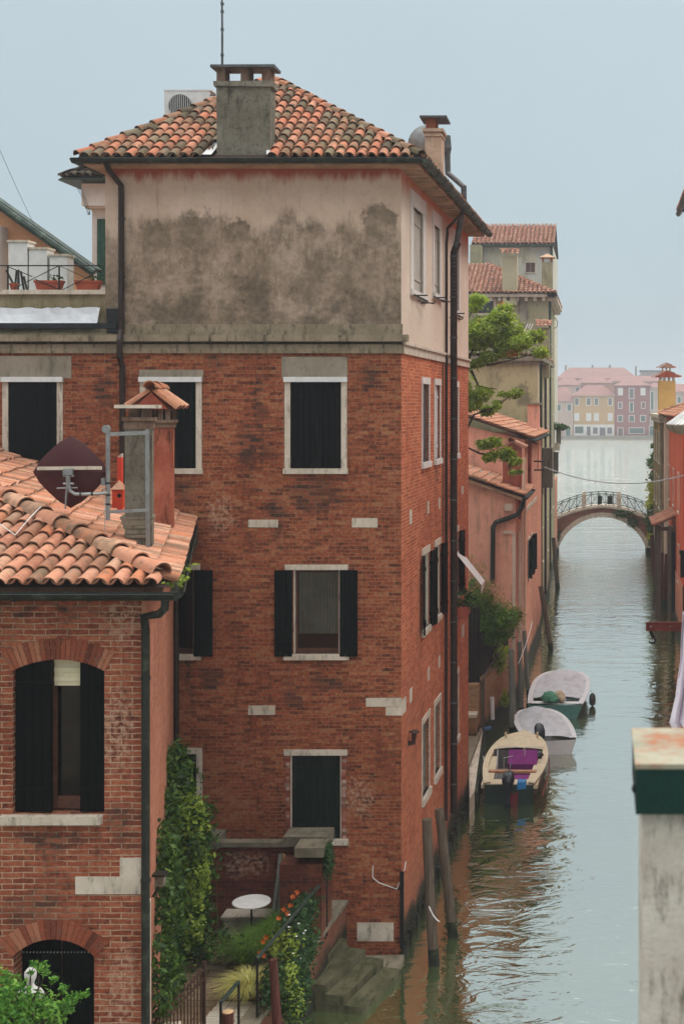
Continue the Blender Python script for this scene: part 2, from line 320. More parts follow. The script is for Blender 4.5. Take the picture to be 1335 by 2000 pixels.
MT['tile_far'] = mat_tile('tile_far', [(108, 72, 58), (156, 104, 84), (178, 138, 116), (124, 84, 68), (164, 116, 92)], 0.45, 0.3)
MT['tile_under'] = mat_simple('tile_under', (58, 42, 34), 0.95)
MT['gutter'] = mat_simple('gutter', (38, 42, 36), 0.5, 0.2, metal=0.3, col2=(70, 78, 66))
MT['gutter_green'] = mat_simple('gutter_green', (52, 66, 58), 0.55, 0.2, metal=0.2, col2=(84, 96, 84))
MT['pipe_brown'] = mat_simple('pipe_brown', (50, 36, 30), 0.45, 0.2, metal=0.3)
MT['pipe_grey'] = mat_simple('pipe_grey', (92, 92, 92), 0.5, 0.2, metal=0.4, col2=(66, 58, 54))
MT['shutter'] = mat_simple('shutter', (5, 9, 8), 0.65, 0.25, sc=3, stretch=(8, 8, 0.6), spec=.06, col2=(14, 20, 17), m2=(0.66, 0.72))
MT['shutter_green'] = mat_simple('shutter_green', (14, 28, 20), 0.6, 0.25, spec=.12, sc=3, stretch=(8, 8, 0.6))
MT['shutter_worn'] = mat_simple('shutter_worn', (5, 7, 6), 0.6, 0.2, spec=.06, sc=7, stretch=(5, 5, 0.8), col2=(130, 130, 122), m2=(0.72, 0.76))
MT['shutter_teal'] = mat_simple('shutter_teal', (26, 74, 60), 0.6, 0.2)
MT['frame_brown'] = mat_simple('frame_brown', (88, 52, 36), 0.6, 0.2)
MT['frame_white'] = mat_simple('frame_white', (196, 196, 194), 0.6, 0.08)
MT['blind'] = mat_simple('blind', (206, 196, 164), 0.8, 0.06)
MT['soffit'] = mat_simple('soffit', (176, 142, 114), 0.85, 0.2, sc=2)
MT['iron'] = mat_simple('iron', (30, 30, 28), 0.55, 0.2, metal=0.4)
MT['iron_rust'] = mat_simple('iron_rust', (74, 50, 40), 0.7, 0.25, metal=0.2)
MT['galv'] = mat_simple('galv', (150, 152, 150), 0.45, 0.15, metal=0.6)
MT['cable'] = mat_simple('cable', (60, 60, 58), 0.7, 0.1)
MT['white_paint'] = mat_simple('white_paint', (210, 208, 204), 0.5, 0.07)
MT['membrane'] = mat_simple('membrane', (196, 198, 200), 0.6, 0.1, sc=2, bump=0.01, col2=(70, 68, 66), m2=(0.66, 0.7))
MT['tar'] = mat_simple('tar', (22, 24, 26), 0.5, 0.3, bump=0.01)
MT['terracotta'] = mat_simple('terracotta', (156, 74, 52), 0.75, 0.15)
MT['wood_pole'] = mat_simple('wood_pole', (98, 84, 70), 0.9, 0.25, sc=5, stretch=(6, 6, 0.4), col2=(52, 44, 34), bump=0.01)
MT['wood_red'] = mat_simple('wood_red', (84, 42, 32), 0.85, 0.25, sc=5, stretch=(6, 6, 0.5), bump=0.008)
MT['wood_grey'] = mat_simple('wood_grey', (120, 124, 116), 0.9, 0.2, sc=5, stretch=(6, 6, 0.4), bump=0.008)
MT['bark'] = mat_simple('bark', (70, 58, 48), 0.95, 0.25, sc=8, bump=0.02)
MT['dark'] = mat_simple('dark', (9, 10, 9), 0.8, 0.1)
def mat_glass(name, tint=(0.75, 0.8, 0.78, 1)):
    s = NT(name); fr = s.n('Fresnel', {'IOR': 1.5}); g = s.n('BsdfGlossy', {'Color': (1, 1, 1, 1), 'Roughness': 0.04}); t = s.n('BsdfTransparent', {'Color': tint})
    m = s.n('MixShader', {0: fr.outputs[0], 1: t.outputs[0], 2: g.outputs[0]}); s.t.links.new(m.outputs[0], s.out.inputs[0]); return s.mat
MT['glass'] = mat_glass('glass')
MT['curtain'] = mat_simple('curtain', (150, 156, 142), 0.9, 0.1, sc=3)
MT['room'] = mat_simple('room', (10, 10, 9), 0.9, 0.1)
# ---- clay tile roofs: every tile its own island of faces
def tile_roof(mb, pts, w=0.205, ex=0.34, segs=6, detail=True, under=None, lift=0.0, clip=True, holes=()):
    p = [Vector(q) for q in pts]; o = p[0]; a = (p[1] - p[0]).normalized(); n = (p[1] - p[0]).cross(p[2] - p[0]).normalized()
    if n.z < 0: n = -n; 
    s_ = n.cross(a).normalized()
    if s_.z < 0: s_ = -s_
    q2 = [((x - o).dot(a), (x - o).dot(s_)) for x in p]
    def inside(u, v, m):
        N = len(q2); sg = None
        for i in range(N):
            x0, y0 = q2[i]; x1, y1 = q2[(i + 1) % N]; L = math.hypot(x1 - x0, y1 - y0); c = ((x1 - x0) * (v - y0) - (y1 - y0) * (u - x0)) / L
            if ccw * c < -m: return False
        return True
    area = sum(q2[i][0] * q2[(i + 1) % len(q2)][1] - q2[(i + 1) % len(q2)][0] * q2[i][1] for i in range(len(q2))); ccw = 1 if area > 0 else -1
    umin = min(u for u, v in q2); umax = max(u for u, v in q2); vmax = max(v for u, v in q2)
    tmp = MB()
    def P3(u, v, h): return o + a * u + s_ * v + n * (h + lift)
    nc = int((umax - umin) / w) + 1; nr = int(vmax / ex) + 1
    for i in range(nc + 1):
        ju = R.uniform(-0.008, 0.008)
        for j in range(nr):
            for cover in (1, 0):
                u = umin + (i + (0.5 if cover else 0.0)) * w + ju + R.uniform(-0.006, 0.006)
                v0 = j * ex - (0.07 if cover else 0.03) + R.uniform(-0.015, 0.015); v1 = v0 + ex + 0.09
                if not inside(u, (v0 + v1) / 2, 0.02 if clip else -0.05): continue
                if any(h[0] < u < h[1] and h[2] < (v0 + v1) / 2 < h[3] for h in holes): continue
                rl, ru = (0.46 * w, 0.38 * w) if cover else (0.40 * w, 0.46 * w)
                hl, hu = (0.045, 0.012) if cover else (0.075, 0.055)
                tw = R.uniform(-0.012, 0.012); k = segs if cover else max(3, segs - 2); rng = []
                def ring(v, r, h, du, inner=0):
                    out = []
                    for q in range(k + 1):
                        an = math.pi * q / k; rr = r - inner
                        if cover: out.append(tmp.vert(P3(u + du - rr * math.cos(an), v, h + rr * 0.95 * math.sin(an))))
                        else: out.append(tmp.vert(P3(u + du - rr * math.cos(an), v, h - rr * 0.75 * math.sin(an))))
                    return out
                A = ring(v0, rl, hl, 0); B = ring(v1, ru, hu, tw)
                for q in range(k): tmp.face([A[q], A[q + 1], B[q + 1], B[q]])
                if detail:
                    C = ring(v0, rl, hl, 0, 0.016)
                    for q in range(k): tmp.face([C[q + 1], C[q], A[q], A[q + 1]])
                    if cover and j == 0:
                        D = ring(v0 + 0.3, rl * 0.9, hl * 0.6, 0, 0.016)
                        for q in range(k): tmp.face([D[q + 1], D[q], C[q], C[q + 1]])
    if clip:
        bm = bmesh.new(); vs = [bm.verts.new(v) for v in tmp.v]
        for f in tmp.f:
            try: bm.faces.new([vs[i] for i in f])
            except ValueError: pass
        for i in range(1, len(q2)):
            x0, y0 = q2[i]; x1, y1 = q2[(i + 1) % len(q2)]; A3 = P3(x0, y0, 0); d = (P3(x1, y1, 0) - A3).normalized(); pn = d.cross(n) * ccw
            bmesh.ops.bisect_plane(bm, geom=list(bm.verts) + list(bm.edges) + list(bm.faces), plane_co=A3, plane_no=pn, clear_outer=True)
        bm.verts.index_update(); base = len(mb.v); mb.v += [tuple(v.co) for v in bm.verts]
        for f in bm.faces: mb.f.append(tuple(base + v.index for v in f.verts)); mb.m.append(mb.mi)
        bm.free()
    else:
        base = len(mb.v); mb.v += tmp.v
        for f in tmp.f: mb.f.append(tuple(base + i for i in f)); mb.m.append(mb.mi)
    if under is not None: under.poly([P3(u, v, -0.035) for u, v in q2])
    return mb
def ridge(mb, p0, p1, r=0.115, ln=0.42, segs=7, up=0.03, jit=0.01):
    p0 = Vector(p0); p1 = Vector(p1); d = p1 - p0; L = d.length; d.normalize(); a = d.cross(Vector((0, 0, 1))).normalized(); b = a.cross(d).normalized(); n = max(1, int(L / (ln - 0.06)))
    st = L / n
    for i in range(n):
        c0 = p0 + d * (i * st - 0.04) + a * R.uniform(-jit, jit) + b * (up + 0.03); c1 = p0 + d * ((i + 1) * st + 0.02) + a * R.uniform(-jit, jit) + b * up
        def ring(c, rr): return [mb.vert(c + a * rr * math.cos(math.pi * k / segs) + b * rr * math.sin(math.pi * k / segs)) for k in range(segs + 1)]
        A = ring(c0, r); B = ring(c1, r * 0.82); C = ring(c0, r - 0.018)
        for k in range(segs): mb.face([A[k], B[k], B[k + 1], A[k + 1]]); mb.face([C[k], A[k], A[k + 1], C[k + 1]])
    return mb
# ---- walls in a local frame: u along the wall, o outwards, z up
class Wall:
    def __init__(s, ox, oy, tx, ty, u0=0.0):
        l = math.hypot(tx, ty); s.o = Vector((ox, oy, 0)); s.t = Vector((tx / l, ty / l, 0)); s.n = Vector((s.t.y, -s.t.x, 0)); s.u0 = u0
    def p(s, u, o, z): return s.o + s.t * (u - s.u0) + s.n * o + Vector((0, 0, z))
    def box(s, mb, u0, u1, o0, o1, z0, z1, jit=0):
        j = lambda: R.uniform(-jit, jit) if jit else 0
        return mb.hexa([s.p(u + j(), o + j(), z + j()) for z in (z0, z1) for (u, o) in ((u0, o1), (u1, o1), (u1, o0), (u0, o0))])
    def grid(s, mb, u0, u1, z0, z1, holes=(), rev=0.18, off=0.0):
        us = sorted({u0, u1} | {h[0] for h in holes} | {h[1] for h in holes}); zs = sorted({z0, z1} | {h[2] for h in holes} | {h[3] for h in holes})
        us = [u for u in us if u0 <= u <= u1]; zs = [z for z in zs if z0 <= z <= z1]
        for i in range(len(us) - 1):
            for j in range(len(zs) - 1):
                cu = (us[i] + us[i + 1]) / 2; cz = (zs[j] + zs[j + 1]) / 2
                if any(h[0] < cu < h[1] and h[2] < cz < h[3] for h in holes): continue
                mb.poly([s.p(us[i], off, zs[j]), s.p(us[i + 1], off, zs[j]), s.p(us[i + 1], off, zs[j + 1]), s.p(us[i], off, zs[j + 1])])
        for (a, b, c, d) in holes:
            if b <= u0 or a >= u1: continue
            for q in (((a, c), (a, d)), ((b, d), (b, c)), ((a, d), (b, d)), ((b, c), (a, c))):
                (x0, y0), (x1, y1) = q
                mb.poly([s.p(x0, off, y0), s.p(x0, off - rev, y0), s.p(x1, off - rev, y1), s.p(x1, off, y1)])
def leaf_panel(mb, W, hu, z0, z1, width, ang, side, off=0.02, planks=4, th=0.035, bar=True):
    """one shutter leaf hinged at u=hu; side -1/+1 the direction it lies in when open flat; ang degrees away from the wall"""
    a = math.radians(ang); du = W.t * (side * math.cos(a)) + W.n * math.sin(a); nn = (W.n * math.cos(a) - W.t * (side * math.sin(a)))
    pw = width / planks
    for k in range(planks):
        c = W.p(hu, off, (z0 + z1) / 2) + du * (pw * (k + .5)) + nn * (th / 2)
        mb.obox(c, du, nn, Vector((0, 0, 1)), pw / 2 - 0.003, th / 2 + R.uniform(-.001, .001), (z1 - z0) / 2)
    if bar:
        for zz in (z0 + (z1 - z0) * .16, z1 - (z1 - z0) * .16):
            mb.obox(W.p(hu, off, zz) + du * (width * .5) + nn * (th + 0.008), du, nn, Vector((0, 0, 1)), width * .48, 0.008, 0.025)
            mb.obox(W.p(hu, off, zz) + du * (width * .5) - nn * 0.008, du, nn, Vector((0, 0, 1)), width * .47, 0.008, 0.035)
    return mb
def window(parent, W, u0, u1, z0, z1, kind='closed', frame='stone', fw=0.11, lintel=0.09, sill=0.10, shut='shutter', angs=(4, 4), sw=None, lint_mat=None, label=None, depth=0.09, jambs=True, detail=True):
    """stone surround with its parts; opening u0..u1, z0..z1"""
    m = MB()
    if jambs:
        W.box(m, u0 - fw, u0, -depth, 0.018, z0, z1); W.box(m, u1, u1 + fw, -depth, 0.018, z0, z1)
    else: W.box(m, u0, u0 + 0.02, -depth, -0.01, z0, z1); W.box(m, u1 - 0.02, u1, -depth, -0.01, z0, z1)
    if lint_mat and jambs: W.box(m, u0 - fw, u1 + fw, -depth, 0.016, z1 - .001, z1 + .012)
    if not lint_mat and lintel: W.box(m, u0 - fw, u1 + fw, -depth, 0.028, z1, z1 + lintel)
    wi = m.build('window', MT[frame], parent)
    if label: wi['label'] = label
    if lint_mat:
        W.box((l := MB()), u0 - fw - 0.01, u1 + fw + 0.01, -0.02, 0.075, z1 - 0.01, z1 + lintel); l.build('drip_hood', MT[lint_mat], wi)
    if sill:
        s_ = MB(); W.box(s_, u0 - fw - 0.02, u1 + fw + 0.02, -depth, 0.06, z0 - sill, z0); s_.build('sill', MT[frame], wi)
    wd = u1 - u0
    if kind == 'closed':
        for k in (0, 1):
            s2 = MB(); leaf_panel(s2, W, u0 + 0.004 if k == 0 else u1 - 0.004, z0 + .005, z1 - .005, wd / 2 - 0.006, 0, 1 if k == 0 else -1, off=-0.085, planks=4 if detail else 1, bar=detail)
            s2.build('shutter', MT[shut], wi)
    else:
        g = MB(); fwid = 0.055
        for (a, b, c, d) in ((u0, u0 + fwid, z0, z1), (u1 - fwid, u1, z0, z1), (u0 + fwid, u1 - fwid, z1 - fwid, z1), (u0 + fwid, u1 - fwid, z0, z0 + fwid * 1.6)): W.box(g, a, b, -0.14, -0.09, c, d)
        if wd > .7 and kind == 'double': W.box(g, (u0 + u1) / 2 - .03, (u0 + u1) / 2 + .03, -0.135, -0.085, z0, z1)
        g.build('sash', MT['frame_brown' if kind != 'white' else 'frame_white'], wi)
        pn = MB(); pn.poly([W.p(u0 + fwid, -0.115, z0 + fwid), W.p(u1 - fwid, -0.115, z0 + fwid), W.p(u1 - fwid, -0.115, z1 - fwid), W.p(u0 + fwid, -0.115, z1 - fwid)]); pn.build('pane', MT['glass'], wi)
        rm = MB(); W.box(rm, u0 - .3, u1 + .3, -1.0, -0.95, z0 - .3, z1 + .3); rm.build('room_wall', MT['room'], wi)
        if angs:
            sw = sw or wd / 2
            for k in (0, 1):
                if angs[k] is None: continue
                s2 = MB(); leaf_panel(s2, W, u0 - 0.01 if k == 0 else u1 + 0.01, z0 - 0.04, z1, sw, angs[k], -1 if k == 0 else 1, off=0.03, planks=3 if detail else 1)
                s2.build('shutter', MT[shut], wi)
    return wi
# ---- leaves
def leaves(mb, blobs, size=0.05, asp=0.5, droop=0.0, shell=0.55, up=0.3):
    """blobs: (centre, (rx,ry,rz), count)"""
    for c, r, n in blobs:
        c = Vector(c)
        for _ in range(n):
            while True:
                v = Vector((R.uniform(-1, 1), R.uniform(-1, 1), R.uniform(-1, 1)))
                if 0.02 < v.length < 1: break
            v = v.normalized() * (v.length ** shell)
            p = c + Vector((v.x * r[0], v.y * r[1], v.z * r[2])) * (1 + (R.uniform(.1, .7) if R.random() < .2 else 0))
            nrm = (Vector((R.gauss(0, .6), R.gauss(0, .6), R.gauss(0, .6) + up)) + v * 0.5).normalized()
            a = nrm.cross(Vector((R.gauss(0, 1), R.gauss(0, 1), R.gauss(0, .6) - droop))).normalized(); b = nrm.cross(a)
            s_ = size * R.uniform(.5, 1.6)
            mid = p + nrm * s_ * 0.12
            i0 = mb.vert(p - b * s_); i1 = mb.vert(p + a * s_ * asp - b * s_ * .1); i2 = mb.vert(p + b * s_); i3 = mb.vert(p - a * s_ * asp - b * s_ * .1); 
            mb.face([i0, i1, i2, i3])
    return mb
def blades(mb, c, n, ln, spread, wd=0.008, up=1.0, droop=0.5):
    c = Vector(c)
    for _ in range(n):
        an = R.uniform(0, 6.283); d = Vector((math.cos(an), math.sin(an), 0)); t = Vector((-d.y, d.x, 0)); L = ln * R.uniform(.6, 1.1); sp = spread * R.uniform(.3, 1.1); b = c + d * R.uniform(0, .06)
        prev = None
        for k in range(5):
            f = k / 4; p = b + d * (sp * f * f * .8 + sp * f * .3) + Vector((0, 0, L * (f - droop * f * f * f)) ) * up; w_ = wd * (1 - f * .85)
            cur = (mb.vert(p - t * w_), mb.vert(p + t * w_))
            if prev: mb.face([prev[0], prev[1], cur[1], cur[0]])
            prev = cur
    return mb
def branchy(mb, p0, p1, r0, r1, n=6, wob=0.08, seg=6):
    p0 = Vector(p0); p1 = Vector(p1); pts = []; rs = []
    for i in range(n + 1):
        f = i / n; w_ = wob * math.sin(math.pi * f) * 1.5
        pts.append(p0.lerp(p1, f) + Vector((R.uniform(-w_, w_), R.uniform(-w_, w_), R.uniform(-w_, w_)))); rs.append(r0 + (r1 - r0) * f)
    mb.tube(pts, rs, seg); return pts
MT['leaf_ivy'] = mat_leaf('leaf_ivy', [(18, 38, 14), (36, 66, 20), (62, 94, 30), (104, 130, 52)])
MT['leaf_bright'] = mat_leaf('leaf_bright', [(78, 104, 36), (124, 148, 52), (160, 180, 76), (186, 198, 106)], 0.55)
MT['leaf_dark'] = mat_leaf('leaf_dark', [(20, 42, 22), (34, 62, 32), (54, 86, 44), (84, 112, 60)])
MT['leaf_tam'] = mat_leaf('leaf_tam', [(84, 92, 40), (120, 128, 60), (190, 140, 120), (206, 158, 140)], 0.4)
MT['leaf_tamg'] = mat_leaf('leaf_tamg', [(44, 74, 26), (74, 108, 36), (98, 132, 46), (130, 156, 64)], 0.4)
MT['grass_yellow'] = mat_leaf('grass_yellow', [(140, 146, 60), (182, 180, 96), (210, 204, 130), (220, 214, 156)], 0.4)
MT['grass_green'] = mat_leaf('grass_green', [(60, 96, 32), (90, 126, 44), (130, 156, 66)], 0.4)
MT['petal_orange'] = mat_simple('petal_orange', (206, 104, 40), 0.6, 0.1)
MT['petal_white'] = mat_simple('petal_white', (220, 220, 214), 0.6, 0.05)
# ================================================================== MAIN BRICK HOUSE
WF = Wall(0, 25, 1, 0)                       # u = world x
CX = -3.757
WS = Wall(CX, 25, 0.031, 1.0, u0=25.0)       # u ~ distance
UE = 34.75
def sd_(px): return 11670.0 / (1249.8 - px)  # pixel column on the side wall -> u
house = thing('brick_house', (CX - 2.8, 29, 0), 'tall red brick corner house with stained plaster top storey and tiled hip roof by canal', 'house')
ZC = 11.47
fw_holes = {}
def FW(px0, py0, px1, py1): return (fx(px0), fx(px1), fz(py1), fz(py0))
holesF = [FW(17, 745, 112, 915), FW(285, 745, 383, 915), FW(567, 745, 666, 915), FW(573, 1113, 663, 1277), FW(300, 1113, 379, 1277), FW(567, 1475, 666, 1638), FW(300, 1472, 384, 1638), FW(17, 1113, 112, 1277)]
m = MB(); WF.grid(m, -12.8, CX, -0.8, ZC, holesF, rev=0.2); m.build('front_brick_wall', MT['brick_front'], house)
sideW = [(27.4, 28.25), (29.05, 29.8), (31.85, 32.75)]
holesS = [(a, b, 9.29, 10.93) for a, b in sideW] + [(a, b, 5.79, 7.36) for a, b in sideW] + [(a, b, 2.3, 3.85) for a, b in sideW]
m = MB(); WS.grid(m, 25, UE, -0.8, ZC, holesS, rev=0.2); m.build('canal_brick_wall', MT['brick_side'], house)
holesU = [(26.3, 27.45, 12.78, 14.45), (28.95, 29.75, 12.95, 14.45), (31.8, 32.9, 12.8, 14.45)]
m = MB(); WF.grid(m, -9.36, CX, ZC, 15.0, [], off=0.0); m.build('front_plaster_wall', MT['plaster_front'], house)
m = MB(); WS.grid(m, 25, UE, ZC, 15.0, holesU, rev=0.2); m.build('canal_plaster_wall', MT['plaster_side'], house)
# back and left walls
bx, by = WS.p(UE, 0, 0).x, WS.p(UE, 0, 0).y
m = MB(); m.poly([(bx, by, -.8), (-12.8, by, -.8), (-12.8, by, 12.3), (bx, by, 12.3)]); m.poly([(bx, by, 12.3), (-9.36, by, 12.3), (-9.36, by, 15), (bx, by, 15)]); m.poly([(-9.36, 25, 12.3), (-9.36, by, 12.3), (-9.36, by, 15), (-9.36, 25, 15)]); m.poly([(-12.8, 25, -.8), (-12.8, by, -.8), (-12.8, by, 12.3), (-12.8, 25, 12.3)])
m.build('back_wall', MT['plaster_side'], house)
# cornice
m = MB()
for (a, b, o, z0, z1, mi_) in ((-12.8, CX, .05, ZC, 11.64, 0), (-12.8, CX, .03, 11.64, 11.69, 1), (-12.8, CX, .14, 11.69, 11.82, 0)):
    m.mi = mi_
    nseg = 9
    for i in range(nseg):
        u0 = a + (b - a) * i / nseg + .002; u1 = a + (b - a) * (i + 1) / nseg - .002
        if i == nseg - 1: u1 = b + o
        WF.box(m, u0, u1, -0.05, o + R.uniform(-.006, .006), z0 + .001, z1)
m.build('front_cornice', [MT['ledge'], MT['soot']], house)  # thin middle course coloured dark for ledge shadow and soot
m = MB()
for (o, z0, z1) in ((.04, ZC, 11.64), (.08, 11.64, 11.69)): WS.box(m, 25 - .03, UE, -0.05, o, z0, z1)
m.build('canal_cornice', MT['stone'], house)
m = MB(); WF.box(m, -9.3, CX + .03, 0.0, 0.035, 11.82, 12.02, 0.004); m.build('plaster_base', MT['ledge'], house)
# concrete patches over the top windows
m = MB(); WF.box(m, fx(550), fx(678), -.01, .012, fz(739), fz(697)); m.build('plaster_patch', MT['patch'], house)
m = MB(); WF.box(m, -12.0, fx(140), -.01, .012, fz(739), fz(695)); m.build('plaster_patch', MT['patch'], house)
m = MB(); WF.box(m, fx(272), fx(397), -.01, .010, fz(738), fz(722)); m.build('plaster_patch', MT['patch'], house)
# white stone blocks
for (a, b, c, d) in ((485, 1015, 543, 1030), (687, 1012, 737, 1030), (485, 1378, 537, 1396), (714, 1363, 786, 1380), (753, 1381, 788, 1397), (697, 1802, 768, 1838)):
    m = MB(); WF.box(m, fx(a), min(fx(c), CX + .006), -.05, .012, fz(d), fz(b), .003); m.build('stone_block', MT['stone'], house)
for px, py, w_, h_ in ((801, 1010, .12, .28), (835, 991, .1, .26), (857, 983, .1, .24), (801, 1358, .12, .28), (836, 1316, .12, .26), (857, 1292, .12, .26), (902, 958, .15, .2), (903, 1232, .2, .3), (787, 1379, .25, .28)):
    u = sd_(px); z = Zp(py, WS.p(u, 0, 0).y); m = MB(); WS.box(m, max(u - w_, 25.0), u + w_, -.05, .012, z - h_ / 2, z + h_ / 2, .003); m.build('stone_block', MT['stone'], house)
# front windows
def wf(h): return h
for h in holesF[:3]:
    window(house, WF, *h, kind='closed', lintel=0.085, lint_mat='white_paint', fw=0.11, sill=0.10)
wi = window(house, WF, *holesF[3], kind='single', shut='shutter', lintel=.10, fw=0.16, jambs=False, angs=(3, 3), sw=0.34, sill=.11)
m = MB(); rows = []
u0, u1, z0, z1 = holesF[3]
for zz in (z0 + .35, (z0 + z1) / 2, z1 - .06): rows.append([WF.p(u0 + .06 + (u1 - u0 - .12) * i / 40, -.19 + .018 * math.sin(i * 2.1), zz) for i in range(41)])
m.grid(rows).build('curtain', MT['curtain'], wi, smooth=True)
window(house, WF, *holesF[4], kind='single', lintel=.10, fw=0.12, jambs=False, angs=(None, 3), sw=0.36, sill=.11)
window(house, WF, *holesF[7], kind='closed', lintel=.10, fw=0.12, jambs=False, sill=.11)
wi = window(house, WF, *holesF[5], kind='closed', shut='shutter_green', jambs=False, lintel=.11, fw=0.12, sill=.11, label='green shuttered window with crumbling brick jambs')
m = MB()
for k in range(24):
    for s_ in (0, 1):
        u = (holesF[5][0] - .10) if s_ == 0 else holesF[5][1]; z = holesF[5][2] + k * .066
        if z + .06 > holesF[5][3]: continue
        WF.box(m, u + R.uniform(0, .03), u + .1 - R.uniform(0, .02), -.02, .012, z, z + .058, .004)
m.build('worn_jamb', mat_tile('worn_jamb', [(110, 52, 40), (150, 90, 74), (178, 156, 144), (96, 48, 38)], .4, .0), wi)
window(house, WF, *holesF[6], kind='closed', lintel=.11, fw=0.11, sill=.1, label='lower dark window half hidden by ivy')
# side windows
mat_side_shut = mat_simple('side_shutter', (96, 100, 92), .7, .1); MT['patch_pale'] = mat_plaster('patch_pale', (176, 170, 158), (158, 152, 142))
for i, (a, b, z0, z1) in enumerate(holesU):
    wi = window(house, WS, a, b, z0, z1, kind='closed', shut='patch_pale', frame='plaster_white', fw=(.34 if i == 0 else .2), lintel=.30, sill=.12, depth=.12)
    m = MB(); WS.box(m, a + .01, a + .05, -.075, -.005, z0, z1)
    for zz in (z0 + .25, z1 - .3): WS.box(m, a + .05, a + .12, -.05, -.02, zz, zz + .12)
    m.build_split('shutter', MT['patch'], wi) if False else m.build('shutter', mat_side_shut, wi)
    m = MB(); WS.box(m, a - .3, b + .3, .04, .07, z0 - .12, z0 - .095); WS.box(m, a - .05, a - .02, 0, .3, z0 - .12, z0 - .095); m.build('iron_bar', MT['iron'], wi)
for i, (a, b) in enumerate(sideW):
    window(house, WS, a, b, 9.29, 10.93, kind='closed', shut='frame_white' if i else 'pipe_grey', fw=.08, lintel=.14, sill=.12, depth=.12, frame='plaster_white')
    window(house, WS, a, b, 5.79, 7.36, kind='single', fw=.06, lintel=.14, sill=.12, jambs=False, angs=(10, 14), sw=.32)
    window(house, WS, a, b, 2.3, 3.85, kind='closed', fw=.09, lintel=.12, sill=.14, shut='concrete', depth=.1)
# eave: soffit, fascia, gutters
ez = 15.0
FL, FR_, BR_, BL_ = Vector((-9.66, 24.55, 15.1)), Vector((-3.34, 24.55, 15.1)), Vector((-3.03, 35.2, 15.1)), Vector((-9.66, 35.2, 15.1))
m = MB(); m.hexa([(-9.62, 24.6, ez - .03), (-3.38, 24.6, ez - .03), (-3.07, 35.15, ez - .03), (-9.62, 35.15, ez - .03), (-9.62, 24.6, ez + .07), (-3.38, 24.6, ez + .07), (-3.07, 35.15, ez + .07), (-9.62, 35.15, ez + .07)]); m.build('soffit', MT['soffit'], house)
m = MB()
for i in range(26):
    f = i / 26; y = 24.75 + f * 10.3; x = -3.38 + .031 * (y - 24.6); m.box(x - .40, x - .03, y, y + .07, ez - .075, ez - .03)
m.build_split('rafter_end', MT['soffit'], house)
gz = 15.06
def gutter(mb, p0, p1, r=.075, n=8):
    p0 = Vector(p0); p1 = Vector(p1); d = (p1 - p0).normalized(); a = Vector((-d.y, d.x, 0)); rows = []
    for rr in (r, r * .86): rows.append([[p + a * rr * math.cos(math.pi + math.pi * k / n) + Vector((0, 0, rr * math.sin(math.pi + math.pi * k / n))) for p in (p0, p1)] for k in range(n + 1)])
    mb.grid(rows[0]); mb.grid(rows[1]); mb.tube([p0 + a * r, p1 + a * r], .012, 6); mb.tube([p0 - a * r, p1 - a * r], .012, 6)
    for p in (p0, p1):
        mb.poly([p + a * r * math.cos(math.pi + math.pi * k / n) + Vector((0, 0, r * math.sin(math.pi + math.pi * k / n))) for k in range(n + 1)])
    L = (p1 - p0).length
    for i in range(int(L / .9)):
        q = p0 + d * (.5 + i * .9); pts = [q + a * (r + .008) * math.cos(math.pi + math.pi * k / n) + Vector((0, 0, (r + .008) * math.sin(math.pi + math.pi * k / n))) for k in range(n + 1)]; mb.tube(pts, .009, 5)
m = MB(); gutter(m, (-9.78, 24.48, gz), (-3.28, 24.48, gz), .085); m.build('front_gutter', MT['gutter'], house)
m = MB(); gutter(m, (-3.27, 24.45, gz), (-2.95, 35.3, gz), .085); m.build('canal_gutter', MT['gutter_green'], house)
m = MB(); gutter(m, (-9.74, 35.3, gz), (-9.74, 24.48, gz), .085); m.build('rear_gutter', MT['gutter'], house)
# roof
A_ = Vector((-7.085, 28.5, 17.5)); B_ = Vector((-6.9, 31.3, 17.5))
m = MB(); u = MB()
tile_roof(m, [FL, FR_, A_], under=u, holes=[(fx(412) + 9.6, fx(540) + 9.66, -1, .52)])
tile_roof(m, [FR_, BR_, B_, A_], under=u, segs=5); tile_roof(m, [BL_, FL, A_, B_], under=u, segs=5)
u.poly([BR_, BL_, B_])
ridge(m, FL, A_, .10); ridge(m, FR_, A_, .10); ridge(m, A_, B_, .10)
ro = u.build('roof', MT['tile_under'], house); m.build('roof_tiles', MT['tile_main'], ro, smooth=True)
# white flashings by the chimney
m = MB()
for x0, x1, sgn in ((fx(405), fx(424), 1), (fx(530), fx(546), -1)):
    m.poly([(x0, 24.62, 15.17), (x1, 24.62, 15.17), (x1 + .05 * sgn, 25.1, 15.5), (x0 + .12 * sgn, 25.1, 15.5)])
m.build('flashing', MT['white_paint'], ro)
# front chimney
ch = MB(); x0, x1 = X(424, 24.8), X(529, 24.8); yf = 24.78; yb = 25.12; zt = Zp(170, 24.8)
m = MB(); m.box(x0, x1, yf, yb, 15.12, zt, .008); m.box(x0 - .03, x1 + .03, yf - .03, yb + .03, 15.10, 15.2, .01)
chim = m.build('chimney', MT['concrete'], ro)
m = MB(); m.box(x0 - .05, x1 + .05, yf - .05, yb + .05, zt, zt + .10, .008); m.build('chimney_collar', MT['concrete'], chim)
m = MB(); ph = Zp(131, 24.7) - .05
for cx in (x0 + .07, (x0 + x1) / 2 + .02, x1 - .09):
    m.box(cx - .08, cx + .08, yf + .01, yb - .01, zt + .101, zt + .383, .005)
m.build_split('chimney_pier', MT['chimney_pier'], chim)
m = MB(); m.box(x0 - .10, x1 + .09, yf - .09, yb + .09, ph + .05, ph + .10, .003); m.build('chimney_slab', MT['pipe_grey'], chim)
